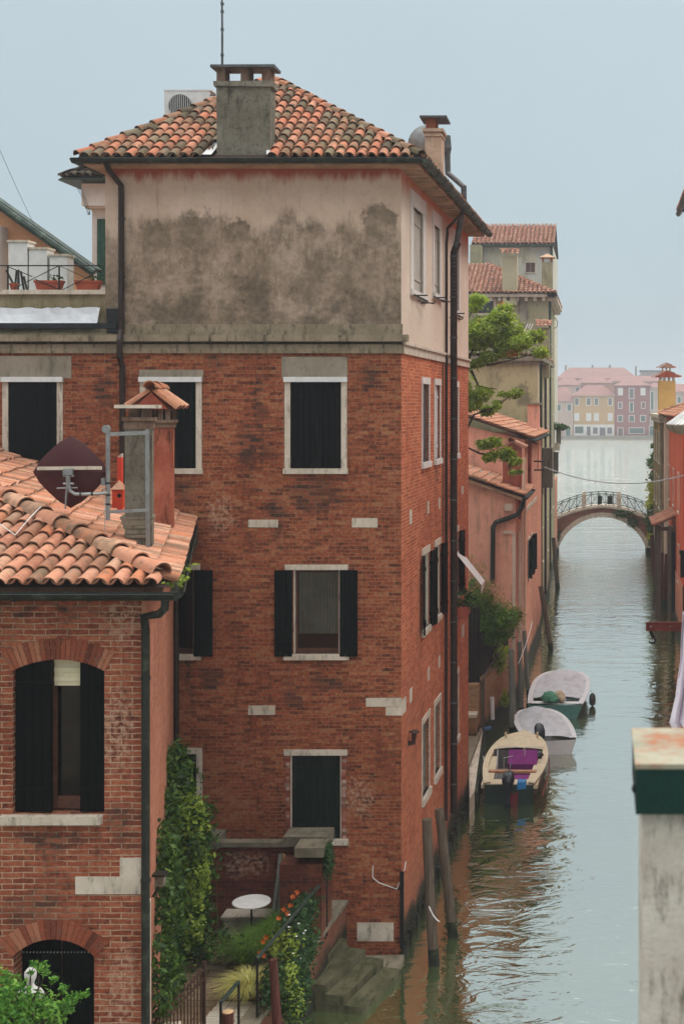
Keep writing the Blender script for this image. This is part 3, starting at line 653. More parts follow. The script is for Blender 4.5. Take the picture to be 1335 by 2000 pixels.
# canal side chimney with slab top
cx, cy = X(849, 29.6), 29.6; zt = Zp(262, 29.6)
m = MB(); m.box(cx - .19, cx + .17, cy - .25, cy + .3, 15.2, zt, .006); c2 = m.build('chimney', MT['plaster_ch'], ro)
m = MB(); m.box(cx - .24, cx + .22, cy - .3, cy + .35, zt, zt + .07); m.box(cx - .21, cx + .19, cy - .27, cy + .32, zt - .10, zt - .04); m.build('chimney_collar', MT['plaster_ch'], c2)
m = MB(); m.box(cx - .18, cx + .04, cy - .22, cy - .1, zt + .071, zt + .3); m.box(cx - .18, cx + .04, cy + .15, cy + .27, zt + .071, zt + .3); m.build_split('chimney_pier', MT['brick_voussoir'], c2)
m = MB(); m.box(cx - .30, cx + .30, cy - .36, cy + .4, zt + .30, zt + .345); m.build('chimney_slab', MT['pipe_grey'], c2)
# stove pipe up over the gutter and the long brown pipe below
def WSp(px, d, o): p = WS.p(d, o, 0); return p
pu = 30.9; b0 = WS.p(pu, .16, 0)
pts = [Vector((b0.x, b0.y, Zp(1585, 31))), Vector((b0.x, b0.y, 14.05)), Vector((b0.x + .10, b0.y, 14.3)), P(905, 395, 30.7), P(905, 365, 30.7), P(874, 338, 30.9), P(873, 300, 30.9), P(873, 282, 30.9)]
m = MB(); m.tube(pts[:3], .085, 10); m.build('downpipe', MT['pipe_brown'], house)
m = MB(); m.tube([pts[2] + Vector((-.06, 0, -.2))] + pts[3:7], .07, 10); m.tube([P(873, 302, 30.9), P(873, 290, 30.9), P(873, 265, 30.9)], [.07, .10, .075], 10); so_ = m.build('stove_pipe', MT['pipe_grey'], house)
m = MB()
for i in range(14): z = 1.6 + i * .95; m.tube([(b0.x, b0.y, z), (b0.x, b0.y, z + .035)], .097, 10)
for i in range(10): z = 13.9 - i * .09; m.tube([(b0.x, b0.y, z), (b0.x, b0.y, z + .012)], .091, 10)
m.build_split('pipe_bracket', MT['pipe_grey'], house)
m = MB(); g0 = WS.p(30.2, .45, 14.98); q0 = WS.p(30.35, .09, 14.45)
m.tube([g0, g0 + Vector((0, 0, -.12)), g0.lerp(q0, .5), q0 + Vector((0, 0, .1)), q0, WS.p(30.42, .06, 14.2), WS.p(30.42, .05, .9)], .034, 8); m.build('canal_downpipe', MT['pipe_brown'], house)
m = MB(); m.tube([WS.p(31.6, .05, 11.2), WS.p(31.6, .05, 9.3), WS.p(31.75, .05, 8.6), WS.p(31.2, .06, 7.7)], .02, 5); m.tube([WS.p(30.05, .03, 11.7), WS.p(30.05, .03, 7.5)], .012, 5); m.build('wall_cable', MT['cable'], house)
m = MB(); px_ = fx(240); m.tube([(px_ - .14, 24.5, gz - .05), (px_ - .10, 24.56, gz - .2), (px_, 24.9, gz - .42), (px_, 24.92, gz - .6), (px_, 24.92, 11.9), (px_ + .02, 24.78, 11.7), (px_ + .02, 24.78, 11.4), (px_ + .02, 24.92, 11.2), (px_ + .02, 24.92, 8.6)], .055, 8)
for z in (14.0, 12.9, 11.0, 9.8): m.tube([(px_ + .01, 24.91, z), (px_ + .01, 24.91, z + .03)], .07, 8)
m.build('front_downpipe', MT['pipe_brown'], house)
m = MB(); m.tube([(-7.98, 24.9, 7.6), (-7.98, 24.9, 1.0)], .05, 8); m.tube([(-8.06, 24.93, 7.6), (-8.06, 24.93, 1.0)], .03, 8); m.build('lower_downpipe', MT['pipe_brown'], house)
# vent, iron corner guard, hooks
vp = WS.p(25.75, .1, Zp(1440, 25.75)); m = MB(); m.tube([vp + Vector((-.12, 0, -.12)), vp + Vector((0, 0, -.1)), vp + Vector((.02, 0, .1))], .055, 8); m.lathe(vp + Vector((.02, 0, .1)), [(.11, 0), (.10, .02), (.03, .05)], 10); m.build('wall_vent', MT['iron_rust'], house)
m = MB(); m.beam((CX + .02, 24.96, .2), (CX + .02, 24.96, 1.65), .07, .07); m.build('corner_guard', MT['iron'], house)
m = MB(); m.tube([WF.p(fx(728), .02, fz(1690)), WF.p(fx(728), .04, fz(1712)), WF.p(fx(740), .05, fz(1722)), WF.p(fx(775), .04, fz(1735)), WS.p(25.1, .05, fz(1700)), WS.p(25.2, .05, fz(1690))], .01, 5); m.build('hanging_rope', MT['white_paint'], house)
m = MB(); WF.box(m, fx(640), fx(672), -.02, .03, fz(1808), fz(1775)); WF.box(m, fx(653), fx(658), .03, .04, fz(1800), fz(1783)); m.build('meter_box', MT['patch'], house)
for (u, z) in ((27.0, 12.6), (29.9, 12.85), (31.3, 12.55)):
    m = MB(); m.tube([WS.p(u - .3, .05, z), WS.p(u + .5, .22, z)], .014, 5); m.tube([WS.p(u + .3, 0, z), WS.p(u + .3, .28, z), WS.p(u + .3, .28, z + .05)], .014, 5); m.build('iron_bar', MT['iron'], house)
# white strip sloping out of the side window, flower box below
m = MB(); a0 = WS.p(32.3, .02, 6.85); m.poly([a0, a0 + Vector((0, .9, 0)), a0 + Vector((.62, .9, -.78)), a0 + Vector((.62, 0, -.78))]); m.poly([a0 + Vector((.62, 0, -.78)), a0 + Vector((.62, .9, -.78)), a0 + Vector((.60, .9, -.98)), a0 + Vector((.60, 0, -.98))]); m.build('awning', MT['white_paint'], house)
aw = thing('flower_box', WS.p(32.3, .2, 5.35), 'brown flower box with trailing plant under the last canal side window of the brick house', 'flower box')
m = MB(); WS.box(m, 31.8, 32.9, .05, .3, 5.32, 5.58); m.build('box', MT['terracotta'], aw)
m = MB(); leaves(m, [(WS.p(32.3, .2, 5.75), (.2, .5, .22), 260), (WS.p(32.6, .32, 5.6), (.15, .3, .2), 120)], .04); m.build('foliage', MT['leaf_dark'], aw)
# base course of worn stone at the water
m = MB()
for i in range(60): WS.box(m, 25 + i * .163, 25 + i * .163 + .19, .0, R.uniform(.02, .09), -.4, R.uniform(.10, .34), .03)
m.build('foundation', mat_simple('foundation', (44, 44, 32), .9, .3, sc=10, bump=.02, col2=(92, 92, 74), m2=(.6, .7)), house)
# roof terrace on the left wing
m = MB(); u = 12.34
m.poly([(-12.8, 24.9, 11.83), (-9.2, 24.9, 11.83), (-9.2, 25.12, 12.0), (-12.8, 25.12, 12.0)]); m.box(-12.8, -9.36, 25.15, 25.4, 12.3, 12.6); m.box(-12.8, -9.36, 25.12, 25.42, 11.82, 12.3)
m.build('terrace_parapet', mat_plaster('moss_parapet', (150, 138, 112), (124, 112, 84), (92, 86, 52), bumpd=.01, sc=2), house)
m = MB(); m.box(-12.8, -9.38, 25.08, 25.45, 12.6, 12.68, .004); m.build('terrace_coping', MT['stone'], house)
rows = [[(x, y + R.uniform(-.012, .012), z + R.uniform(-.02, .02)) for x in [-12.8 + i * .1 for i in range(34)]] for (y, z) in ((25.1, 12.34), (25.06, 12.22), (24.98, 12.08), (24.9, 12.02))]
m = MB(); m.grid(rows); m.build('membrane', MT['membrane'], house)
m = MB(); m.box(-12.8, fx(232), 24.86, 24.93, 11.93, 12.03, .01); m.box(fx(212), fx(236), 24.9, 25.0, 11.85, 12.32, .01); m.build('tar_strip', MT['tar'], house)
m = MB(); m.poly([(-12.8, 25.4, 12.4), (-9.36, 25.4, 12.4), (-9.36, by, 12.4), (-12.8, by, 12.4)]); m.build('terrace_floor', MT['concrete'], house)
m = MB(); tz = 13.16
m.tube([(-12.8, 25.26, tz), (-9.36, 25.26, tz)], .014, 6)
for px in (4, 105, -110):
    x = fx(px); m.tube([(x, 25.26, 12.68), (x, 25.26, tz)], .016, 6)
m.tube([(fx(4), 25.26, tz - .02), (fx(52), 25.26, 12.95)], .009, 5); m.tube([(fx(15), 25.26, 12.72), (fx(105), 25.26, tz)], .009, 5); m.tube([(fx(57), 25.26, 12.9), (fx(105), 25.26, 12.7)], .009, 5); m.tube([(fx(112), 25.26, 12.7), (fx(206), 25.26, tz)], .009, 5); m.tube([(fx(105), 25.26, tz), (fx(175), 25.26, 12.85)], .006, 5)
m.build('terrace_railing', MT['iron'], house)
# things on the terrace
def planter(px0, px1, y, label):
    t = thing('planter', (fx((px0 + px1) / 2), y, 12.68), label, 'planter', 'terracotta planters on the roof terrace')
    a, b = fx(px0), fx(px1); m = MB(); m.hexa([(a + .05, y - .07, 12.68), (b - .05, y - .07, 12.68), (b - .05, y + .07, 12.68), (a + .05, y + .07, 12.68), (a, y - .09, 12.86), (b, y - .09, 12.86), (b, y + .09, 12.86), (a, y + .09, 12.86)]); m.box(a - .01, b + .01, y - .1, y + .1, 12.84, 12.88); m.build('trough', MT['terracotta'], t)
    m = MB(); leaves(m, [(((a + b) / 2 + .1, y, 12.93), ((b - a) / 3, .06, .06), 30)], .035); m.build('sprout', MT['leaf_dark'], t)
planter(55, 108, 25.36, 'long terracotta trough planter on the roof terrace below the middle white column'); planter(135, 183, 25.36, 'terracotta trough planter on the roof terrace nearest the plaster wall corner')
t = thing('flower_pot', (fx(11), 25.36, 12.68), 'small round clay flower pot at the left end of the roof terrace railing', 'flower pot')
m = MB(); m.lathe((fx(11), 25.36, 12.68), [(.05, 0), (.075, .12), (.085, .12), (.085, .15)], 12); m.build('pot', MT['terracotta'], t); m = MB(); blades(m, (fx(11), 25.36, 12.8), 14, .14, .1, .006); m.build('leaves', MT['leaf_dark'], t)
for i, (a, b, tp, lb) in enumerate(((17, 54, 473, 'tallest white painted terrace column with stone cap, left of the three'), (57, 92, 487, 'middle white painted terrace column with stone cap'), (97, 131, 500, 'lowest white painted terrace column with stone cap, nearest the plaster wall'))):
    y = 27.2 + i * .0; k = y / 25; t = thing('terrace_column', (X((a + b) / 2, y), y, 12.4), lb, 'column', 'white columns on the roof terrace')
    m = MB(); m.box(X(a, y), X(b, y), y, y + .35, 12.4, Zp(tp, y), .003); m.build('shaft', MT['white_paint'], t); m = MB(); m.box(X(a - 2, y), X(b + 2, y), y - .03, y + .38, Zp(tp, y), Zp(tp - 4, y)); m.build('cap', MT['stone'], t)
t = thing('folding_chair', (fx(30), 25.9, 12.4), 'folded grey garden chair leaning on the roof terrace behind the railing', 'chair')
m = MB()
for a, b in (((13, 528), (33, 568)), ((33, 528), (29, 570)), ((37, 527), (36, 570)), ((41, 530), (48, 570)), ((47, 540), (54, 570))): m.beam(P(a[0], a[1], 25.9), P(b[0], b[1] , 25.8), .03, .03)
m.build('frame', MT['iron'], t); m = MB(); m.hexa([P(33, 560, 25.8), P(40, 560, 25.8), P(40, 560, 25.84), P(33, 560, 25.84), P(35, 528, 25.95), P(38, 528, 25.95), P(38, 528, 25.99), P(35, 528, 25.99)]); m.build('seat', MT['pipe_grey'], t)
t = thing('white_house', (-10.4, 36.9, 0), 'white house with green shutter and dark roof rising behind the roof terrace', 'house')
a, b = X(180, 36), -9.9; m = MB(); m.box(a, b + 3, 36, 40, 8, Zp(372, 36)); m.build('wall', MT['plaster_white'], t)
m = MB(); m.box(X(168, 36), b + 3, 35.7, 40.3, Zp(405, 36), Zp(362, 36)); m.box(X(172, 36), b + 3, 35.8, 40.3, Zp(409, 36), Zp(404, 36)); m.build('cornice', MT['plaster_white'], t)
m = MB(); e0 = Zp(360, 36); xe = X(133, 36); m.hexa([(xe, 35.3, e0), (b + 3, 35.3, e0), (b + 3, 40.5, e0), (xe, 40.5, e0), (xe + .1, 35.3, e0 + .06), (b + 3, 35.3, e0 + .06), (b + 3, 40.5, e0 + .06), (xe + .1, 40.5, e0 + .06)]); m.build('eave', MT['gutter_green'], t)
m = MB(); u = MB(); tile_roof(m, [(xe + .1, 40, e0 + .1), (xe + .1, 35.3, e0 + .1), (xe + 1.3, 35.8, e0 + .75), (xe + 1.3, 40, e0 + .75)], under=u); tile_roof(m, [(xe + .1, 35.3, e0 + .1), (b + 3, 35.3, e0 + .1), (b + 3, 37, e0 + 1), (xe + 1.3, 36.2, e0 + .75)], under=u); r_ = u.build('roof', MT['tile_under'], t); m.build('roof_tiles', mat_tile('tile_dark', [(50, 44, 38), (72, 64, 54), (60, 52, 46)], .4, .3), r_)
Wq = Wall(0, 36, 1, 0); m = MB(); leaf_panel(m, Wq, X(191, 36), Zp(556, 36), Zp(428, 36), .55, 0, 1, off=.02, planks=5); m.build('shutter', MT['shutter_teal'], t)
m = MB()
for k in range(3): m.tube([P(150 + k * 3, 366, 35.6), P(163 + k * 3, 390, 35.6), P(172 + k * 2, 420, 35.8), P(176, 412, 35.9)], .006, 4)
m.build('wall_cable', MT['cable'], t)
t = thing('orange_house', (-13.5, 31, 0), 'pale orange house with a long sloping grey gutter behind the roof terrace', 'house')
d0, d1 = 31.0, 31.0
m = MB(); m.hexa([P(-90, 640, 31), P(182, 640, 31), P(182, 640, 34), P(-90, 640, 34), P(-90, 345, 31), P(182, 535, 31), P(182, 535, 34), P(-90, 345, 34)]); m.build('wall', mat_plaster('plaster_orange', (214, 160, 120), (204, 144, 108)), t)
m = MB(); p0, p1 = P(-95, 335, 30.6), P(183, 533, 30.6); m.tube([p0, p1], .09, 8); m.beam(p0 + Vector((0, .25, .08)), p1 + Vector((0, .25, .08)), .5, .08); m.build('gutter', MT['gutter_green'], t)
m = MB(); m.box(X(8, 30.9), X(12, 30.9), 30.6, 31, Zp(640, 31), Zp(445, 31)); m.box(X(-3, 30.9), X(8, 30.9), 30.7, 31, Zp(640, 31), Zp(455, 31)); m.build('pilaster', MT['plaster_white'], t)
# antenna, air conditioner, dish on the roof
t = thing('antenna_mast', P(434, 195, 27), 'thin tall blue grey antenna mast rising behind the big chimney', 'antenna')
m = MB(); m.tube([(X(434, 26.4), 26.4, 16.2), (X(434, 26.4), 26.4, Zp(60, 26.4)), (X(433, 26.4), 26.4, Zp(-60, 26.4))], [.03, .022, .014], 6); m.build('pole', MT['pipe_grey'], t)
m = MB()
for py in (110, 60, 25, 10): c = P(434, py, 26.4); m.tube([c, c + Vector((0, 0, .05))], .035, 6)
m.build('clamp', MT['pipe_grey'], t)
t = thing('air_conditioner', (X(367, 27.6), 27.6, 16.0), 'white air conditioner outdoor unit with round fan on the roof beside the chimney', 'air conditioner')
d = 27.6; m = MB(); m.box(X(321, d), X(410, d), d, d + .35, Zp(250, d), Zp(177, d), .002); m.box(X(320, d), X(414, d), d - .01, d + .36, Zp(177.5, d), Zp(175, d)); m.build('casing', MT['white_paint'], t)
c = P(352, 207, d - .012); m = MB(); n = 24; ring = [c + Vector((math.cos(6.283 * k / n) * .25, 0, math.sin(6.283 * k / n) * .25)) for k in range(n)]; m.poly(ring); m.build('fan', MT['dark'], t)
m = MB()
for k in range(13): dx = -.24 + k * .04; hh = math.sqrt(max(.25 ** 2 - dx * dx, .001)); m.box(c.x + dx - .006, c.x + dx + .006, d - .03, d - .02, c.z - hh, c.z + hh)
m.tube([r_ + Vector((0, -.01, 0)) for r_ in ring + ring[:1]], .012, 5); m.build('fan_grille', MT['frame_white'], t)
m = MB(); m.beam((X(330, d), d + .1, 15.4), (X(330, d), d + .1, Zp(250, d)), .04, .04); m.beam((X(400, d), d + .1, 15.4), (X(400, d), d + .1, Zp(250, d)), .04, .04); m.build('stand', MT['galv'], t)
m = MB(); m.tube([P(410, 186, d), P(420, 186, d), P(426, 200, d)], .015, 5); m.build('hose', MT['cable'], t)
def dish(mb, c, nrm, r, depth=.12, n=20, sq=0.0):
    nrm = Vector(nrm).normalized(); a = nrm.cross(Vector((0, 0, 1))).normalized(); b = a.cross(nrm); c = Vector(c); rows = []
    for off in (0, -.012):
        rr = []
        for i in range(7):
            f = i / 6; rr.append([c + nrm * (depth * f * f + off) + (a * math.cos(6.2832 * k / n) + b * math.sin(6.2832 * k / n)) * (r * f * (1 + sq * math.cos(4 * 6.2832 * k / n))) for k in range(n + 1)])
        mb.grid(rr)
    return a, b, nrm
t = thing('satellite_dish', (X(826, 31), 31, 16), 'large pale grey round satellite dish behind the canal side chimney', 'satellite dish')
m = MB(); dish(m, P(828, 283, 31), (.25, 1, .15), .46); m.build('reflector', MT['galv'], t, smooth=True); m = MB(); m.tube([P(828, 283, 31.05), (X(828, 31), 31.2, 15.8)], .025, 6); m.build('mast', MT['galv'], t)
# ================================================================== LEFT BRICK HOUSE (nearer)
LD = 16.4
def lx(px): return X(px, LD)
def lz(py): return Zp(py, LD)
cot = thing('brick_cottage', (-8, 17, 1.0), 'lower brick house at the front left with peach tile roof and arched shuttered window', 'house')
WL = Wall(0, LD, 1, 0); LCX = -5.66
WLS = Wall(LCX, LD, -0.269, 0.963)
top_z = 8.22
hw = (lx(25), lx(204), lz(1590), lz(1288)); hd = (lx(27), lx(184), 0.6, lz(1834))
m = MB(); WL.grid(m, -13, LCX, 0.3, top_z, [hw, hd], rev=.3)
def arch_fill(mb, W, h, rise, n=14, off=0.0, rev=.3):
    u0, u1, z0, z1 = h; pts = []
    c = (u1 - u0) / 2; r = (c * c + rise * rise) / (2 * rise); zc = z1 - r
    for k in range(n + 1):
        u = u0 + (u1 - u0) * k / n; z = zc + math.sqrt(max(r * r - (u - u0 - c) ** 2, 0)); pts.append((u, z))
    for k in range(n):
        (a, b), (c_, d) = pts[k], pts[k + 1]
        mb.poly([W.p(a, off, b), W.p(c_, off, d), W.p(c_, off, z1), W.p(a, off, z1)]); mb.poly([W.p(a, off, b), W.p(a, off - rev, b), W.p(c_, off - rev, d), W.p(c_, off, d)])
    return r, zc
r1, zc1 = arch_fill(m, WL, hw, .14); r2, zc2 = arch_fill(m, WL, hd, .21)
m.build('front_wall', MT['brick_left'], cot)
m = MB(); WLS.grid(m, 0, 8.9, 0.3, top_z, []); m.build('side_wall', MT['brick_pale'], cot)
m = MB(); m.poly([(-13, LD, .3), (-13, 25, .3), (-13, 25, top_z), (-13, LD, top_z)]); m.build('rear_wall', MT['brick_left'], cot)
m = MB(); WL.box(m, lx(277), LCX + .012, -.02, .012, .3, top_z - .05); WLS.box(m, -.012, .05, -.02, .012, .3, top_z - .05); m.build('corner_strip', mat_plaster('corner_pl', (190, 140, 116), (170, 116, 92), (140, 120, 100)), cot)
def voussoirs(W, h, rise, r, zc, L, name, ext=.12, k=21):
    m = MB(); u0, u1 = h[0], h[1]; cu = (u0 + u1) / 2; a0 = math.asin(min(.999, (u1 - u0) / 2 / r)) * 1.02; n = k
    for i in range(n):
        an0 = -a0 + 2 * a0 * i / n + .004; an1 = -a0 + 2 * a0 * (i + 1) / n - .004; q = []
        L_ = L * R.uniform(.93, 1.04); o = .012 + R.uniform(-.003, .004)
        for oo in (o, -.28):
            for rr, an in ((r, an0), (r, an1), (r + L_, an1), (r + L_, an0)):
                q.append(W.p(cu + rr * math.sin(an), oo, zc + rr * math.cos(an)))
        m.hexa([q[i] for i in (0, 1, 5, 4, 3, 2, 6, 7)])
    return m.build(name, MT['brick_voussoir'], cot)
voussoirs(WL, hw, .14, r1, zc1, .27, 'window_arch'); voussoirs(WL, hd, .21, r2, zc2, .25, 'door_arch', k=19)
for (a, b, c, d) in ((235, 1675, 276, 1712), (148, 1712, 276, 1746)):
    m = MB(); WL.box(m, lx(a), lx(c), -.05, .013, lz(d) + .002, lz(b), .003); m.build('stone_block', MT['stone'], cot)
# upper arched window
m = MB(); W_ = WL; u0, u1, z0, z1 = hw
for (a, b, c, d) in ((lx(92), lx(102), z0 + .03, z1), (lx(152), lx(162), z0 + .03, z1), (lx(102), lx(152), z0 + .03, z0 + .18), (lx(102), lx(152), z1 - .06, z1)): WL.box(m, a, b, -.2, -.14, c, d)
wi = m.build('window', MT['frame_brown'], cot)
m = MB(); m.poly([WL.p(lx(102), -.17, z0 + .1), WL.p(lx(152), -.17, z0 + .1), WL.p(lx(152), -.17, z1), WL.p(lx(102), -.17, z1)]); m.build('pane', MT['glass'], wi)
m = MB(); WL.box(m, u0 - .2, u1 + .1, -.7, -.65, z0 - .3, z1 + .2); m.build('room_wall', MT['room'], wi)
m = MB()
for k in range(6): WL.box(m, lx(99), lx(158), -.135 + .012 * (k % 2), -.12 + .012 * (k % 2), lz(1343 - k * 9), lz(1343 - (k + 1) * 9) )
m.build('blind', MT['blind'], wi)
m = MB(); WL.box(m, lx(4), lx(201), -.3, .09, lz(1608), lz(1591), .004); m.build('sill', MT['stone'], wi)
for (a, side) in ((25, 1), (204, -1)):   # leaves standing half open: look as wide as in the photo
    m = MB(); wd = .475 if side > 0 else .31; leaf_panel(m, WL, lx(a) + .01 * side, z0 + .02, z1 - .01, wd, 6, side, off=-.10, planks=4 if side > 0 else 3, th=.04)
    sh = m.build('shutter', MT['shutter_worn'], wi)
# lower door
m = MB(); leaf_panel(m, WL, hd[0] + .01, .6, hd[3], .48, 0, 1, off=-.26, planks=4); leaf_panel(m, WL, hd[1] - .01, .6, hd[3], .48, 0, -1, off=-.26, planks=4); dr = m.build('door', MT['shutter'], cot)
m = MB()
for k in range(22): c = WL.p(hd[0] + .04 + k * .043, -.19, lz(1872)); m.obox(c, WL.t, WL.n, Vector((0, 0, 1)), .008, .01, .008)
m.build('stud', MT['galv'], dr)
# eave and roof
def hp(t): return Vector((-5.23 - 1.302 * t, 16.1 + t, 8.3 + .35 * t))
G1, G2 = Vector((-5.23, 16.1, 8.3)), Vector((-7.72, 24.96, 8.3)); H1 = hp(4.816)
m = MB(); u = MB()
tile_roof(m, [Vector((-11.5, 16.1, 8.3)), G1, H1], segs=8, under=u)
tile_roof(m, [G1, G2, Vector((-12.9, 24.96, 10.09)), H1], segs=7, under=u)
ridge(m, hp(.15), hp(4.8), .14, .50, up=.05)
ro = u.build('roof', MT['tile_under'], cot); m.build('roof_tiles', MT['tile_left'], ro, smooth=True)
m = MB(); WL.box(m, -13, LCX, 0, .16, 8.15, 8.26); WL.box(m, -13, LCX, 0, .08, 8.08, 8.15); WLS.box(m, 0, 8.8, 0, .22, 8.15, 8.26); m.build('eave_board', mat_simple('eave_board', (96, 68, 52), .9), cot)
m = MB(); gutter(m, (-13, 16.02, 8.2), (-5.15, 16.02, 8.2), .085, 10); m.build('front_gutter', MT['gutter'], cot)
m = MB(); gutter(m, (-5.13, 16.04, 8.21), (-7.66, 24.9, 8.21), .075, 10); m.build('side_gutter', MT['gutter'], cot)
m = MB(); leaves(m, [((-5.3, 16.6, 8.28), (.06, .4, .05), 120), ((-5.62, 17.9, 8.28), (.06, .5, .04), 50)], .022); leaves(m, [((X(px, 16.3), 16.35, 8.33), (.05, .08, .05), 30) for px in (40, 78, 150, 158, 178)], .016); m.build('moss', MT['leaf_bright'], cot)
m = MB(); gx = -5.27; m.tube([(gx, 16.02, 8.16), (gx - .01, 16.03, 8.02), (gx - .10, 16.1, 7.94), (lx(291) - .02, 16.28, 7.88), (lx(290), 16.3, 7.72), (lx(290), 16.3, .9)], .052, 10)
for z in (7.1, 4.6, 2.3): m.tube([(lx(290), 16.3, z), (lx(290), 16.3, z + .04)], .062, 10)
m.build('downpipe', MT['gutter'], cot)
m = MB(); m.tube([(-7.62, 24.86, 8.15), (-7.62, 24.86, 7.9), (-7.75, 24.9, 7.6), (-7.9, 24.9, 7.4)], .05, 8); m.build('rear_downpipe', MT['gutter'], cot)
m = MB()
for (t, z0, z1) in ((.3, .9, 4.2), ): WLS.box(m, t, t + .12, 0, .06, z0, z1)
WLS.box(m, .9, 1.2, 0, .3, 1.9, 1.98); WLS.box(m, 1.2, 2.6, 0, .35, 1.5, 1.62); m.build('side_ledge', MT['stone'], cot)
t = thing('wall_lantern', WLS.p(1.9, .1, lz(1720)), 'small grey wall lantern under the ivy on the cottage side wall', 'lantern')
c = P(313, 1716, 18.1); m = MB(); m.box(c.x - .06, c.x + .06, c.y - .06, c.y + .06, c.z - .09, c.z + .05); m.build('housing', MT['concrete'], t); m = MB(); m.box(c.x - .09, c.x + .09, c.y - .09, c.y + .09, c.z + .05, c.z + .08); m.beam(c + Vector((0, 0, -.08)), c + Vector((-.1, 0, -.25)), .03, .03); m.build('cap', MT['gutter'], t)
# ---- chimneys on the side slope (parts of the cottage roof)
def rotbox(mb, cx, cy, hx, hy, z0, z1, ang=0.26, tx=1.0, jit=0):
    ca, sa = math.cos(ang), math.sin(ang); q = []
    for z, k in ((z0, 1), (z1, tx)):
        for a, b in ((-1, -1), (1, -1), (1, 1), (-1, 1)): q.append((cx + ca * a * hx * k - sa * b * hy * k + R.uniform(-jit, jit), cy + sa * a * hx * k + ca * b * hy * k + R.uniform(-jit, jit), z + R.uniform(-jit, jit)))
    mb.hexa(q)
d = 18.16; cx = X(263, d); cy = d
m = MB(); rotbox(m, cx, cy + .2, .175, .2, Zp(1090, d), Zp(838, d), jit=.004); c1 = m.build('chimney', MT['concrete'], ro)
c1['label'] = 'grey cement chimney with brick top'
m = MB()
for i, (hx, z0, z1) in enumerate(((.28, 1008, 1015), (.26, 1016, 1024), (.24, 1025, 1033), (.22, 1034, 1042), (.20, 1043, 1051))): rotbox(m, cx - .02, cy + .2, hx - .06, .22, Zp(z1, d), Zp(z0, d), jit=.008)
m.build('chimney_foot', MT['stone_grey'], c1)
m = MB(); rotbox(m, cx, cy + .2, .19, .21, Zp(838, d), Zp(822, d), jit=.004); rotbox(m, cx, cy + .2, .22, .24, Zp(822, d), Zp(815, d), jit=.004); rotbox(m, cx - .06, cy + .2, .08, .14, Zp(815, d), Zp(797, d), jit=.006); rotbox(m, cx + .1, cy + .2, .05, .14, Zp(815, d), Zp(797, d), jit=.006); m.build('chimney_brick_top', MT['chimney_pier'], c1)
m = MB(); rotbox(m, cx - .02, cy + .2, .29, .3, Zp(797, d), Zp(791, d), jit=.004); m.build('chimney_slab', MT['stone'], c1)
d2 = 21.6; cx2, cy2 = X(309, d2), d2
m = MB(); rotbox(m, cx2, cy2 + .2, .185, .2, Zp(1035, d2), Zp(832, d2), jit=.003); c2 = m.build('chimney', mat_plaster('red_plaster', (172, 104, 80), (142, 72, 54), (60, 38, 30), bumpd=.008, sc=2), ro)
c2['label'] = 'red plastered chimney with tiled gable cap'
m = MB(); rotbox(m, cx2 + .01, cy2 + .2, .20, .22, Zp(835, d2), Zp(826, d2)); rotbox(m, cx2 + .01, cy2 + .2, .23, .25, Zp(826, d2), Zp(820, d2)); m.build('chimney_collar', MT['chimney_pier'], c2)
m = MB()
for sx_ in (-.15, .03, .15):
    for sy_ in (.05, .35): rotbox(m, cx2 + sx_, cy2 + sy_, .035, .05, Zp(820, d2), Zp(799, d2))
m.build_split('chimney_pier', MT['chimney_pier'], c2)
m = MB(); zc_ = Zp(799, d2); gx0, gx1 = cx2 - .38, cx2 + .18; gm = X(298, d2); zt_ = Zp(766, d2)
for yy in (cy2 - .06, cy2 + .42): pass
f_ = [(gx0, cy2 - .08, zc_), (gx1, cy2 - .08, zc_), (gm, cy2 - .08, zt_)]; g_ = [(a, cy2 + .5, c) for a, b, c in f_]
m.poly(f_); m.poly(g_[::-1]); m.poly([f_[0], g_[0], g_[1], f_[1]]); m.poly([f_[1], g_[1], g_[2], f_[2]]); m.poly([f_[2], g_[2], g_[0], f_[0]]); m.build('chimney_gable', mat_simple('gable_clay', (144, 72, 52), .85, .2, col2=(96, 60, 46)), c2)
m = MB()
for yy in (0, .19, .38): ridge(m, (gx0 - .06, cy2 + yy, zc_ + .02), (gm - .02, cy2 + yy, zt_ + .0), .10, .5, up=.0); ridge(m, (gx1 + .09, cy2 + yy, zc_ - .0), (gm + .04, cy2 + yy, zt_ + .0), .10, .5, up=.0)
ridge(m, (gm, cy2 - .14, zt_ + .02), (gm, cy2 + .55, zt_ + .02), .11, .4); m.build('chimney_tiles', MT['tile_left'], c2, smooth=True)
# dark flashing tiles by the chimney foot
m = MB()
for a, b in ((215, 1066), (248, 1078)): c = P(a, b, 17.7); m.obox(c + Vector((.12, 0, -.02)), Vector((.96, 0, -.28)), Vector((0, 1, 0)), Vector((.28, 0, .96)), .14, .10, .03)
m.build_split('vent_tile', MT['tar'], ro)
# ---- square satellite dish on its bracket
t = thing('satellite_antenna', P(211, 1010, 17.9), 'dark red square satellite dish seen from behind on a grey bracket beside the cement chimney', 'satellite dish')
d = 17.75; c = P(137, 922, d); m = MB(); hs = X(137 + 76, d) - X(137, d); rows = []
def sq(r, y, n=40):
    out = []
    for k in range(n + 1):
        an = 6.2832 * k / n; ca, sa = math.cos(an), math.sin(an); q = (abs(ca) ** 1.16 + abs(sa) ** 1.16) ** (-1 / 1.16) * (1 if max(abs(ca), abs(sa)) < .985 else .965); out.append(c + Vector((r * q * ca, y, r * q * sa * .96)))
    return out
rows = [sq(hs * f + .001, .10 * (1 - f * f)*-1 + .02) for f in (0, .3, .6, .85, 1.0)]
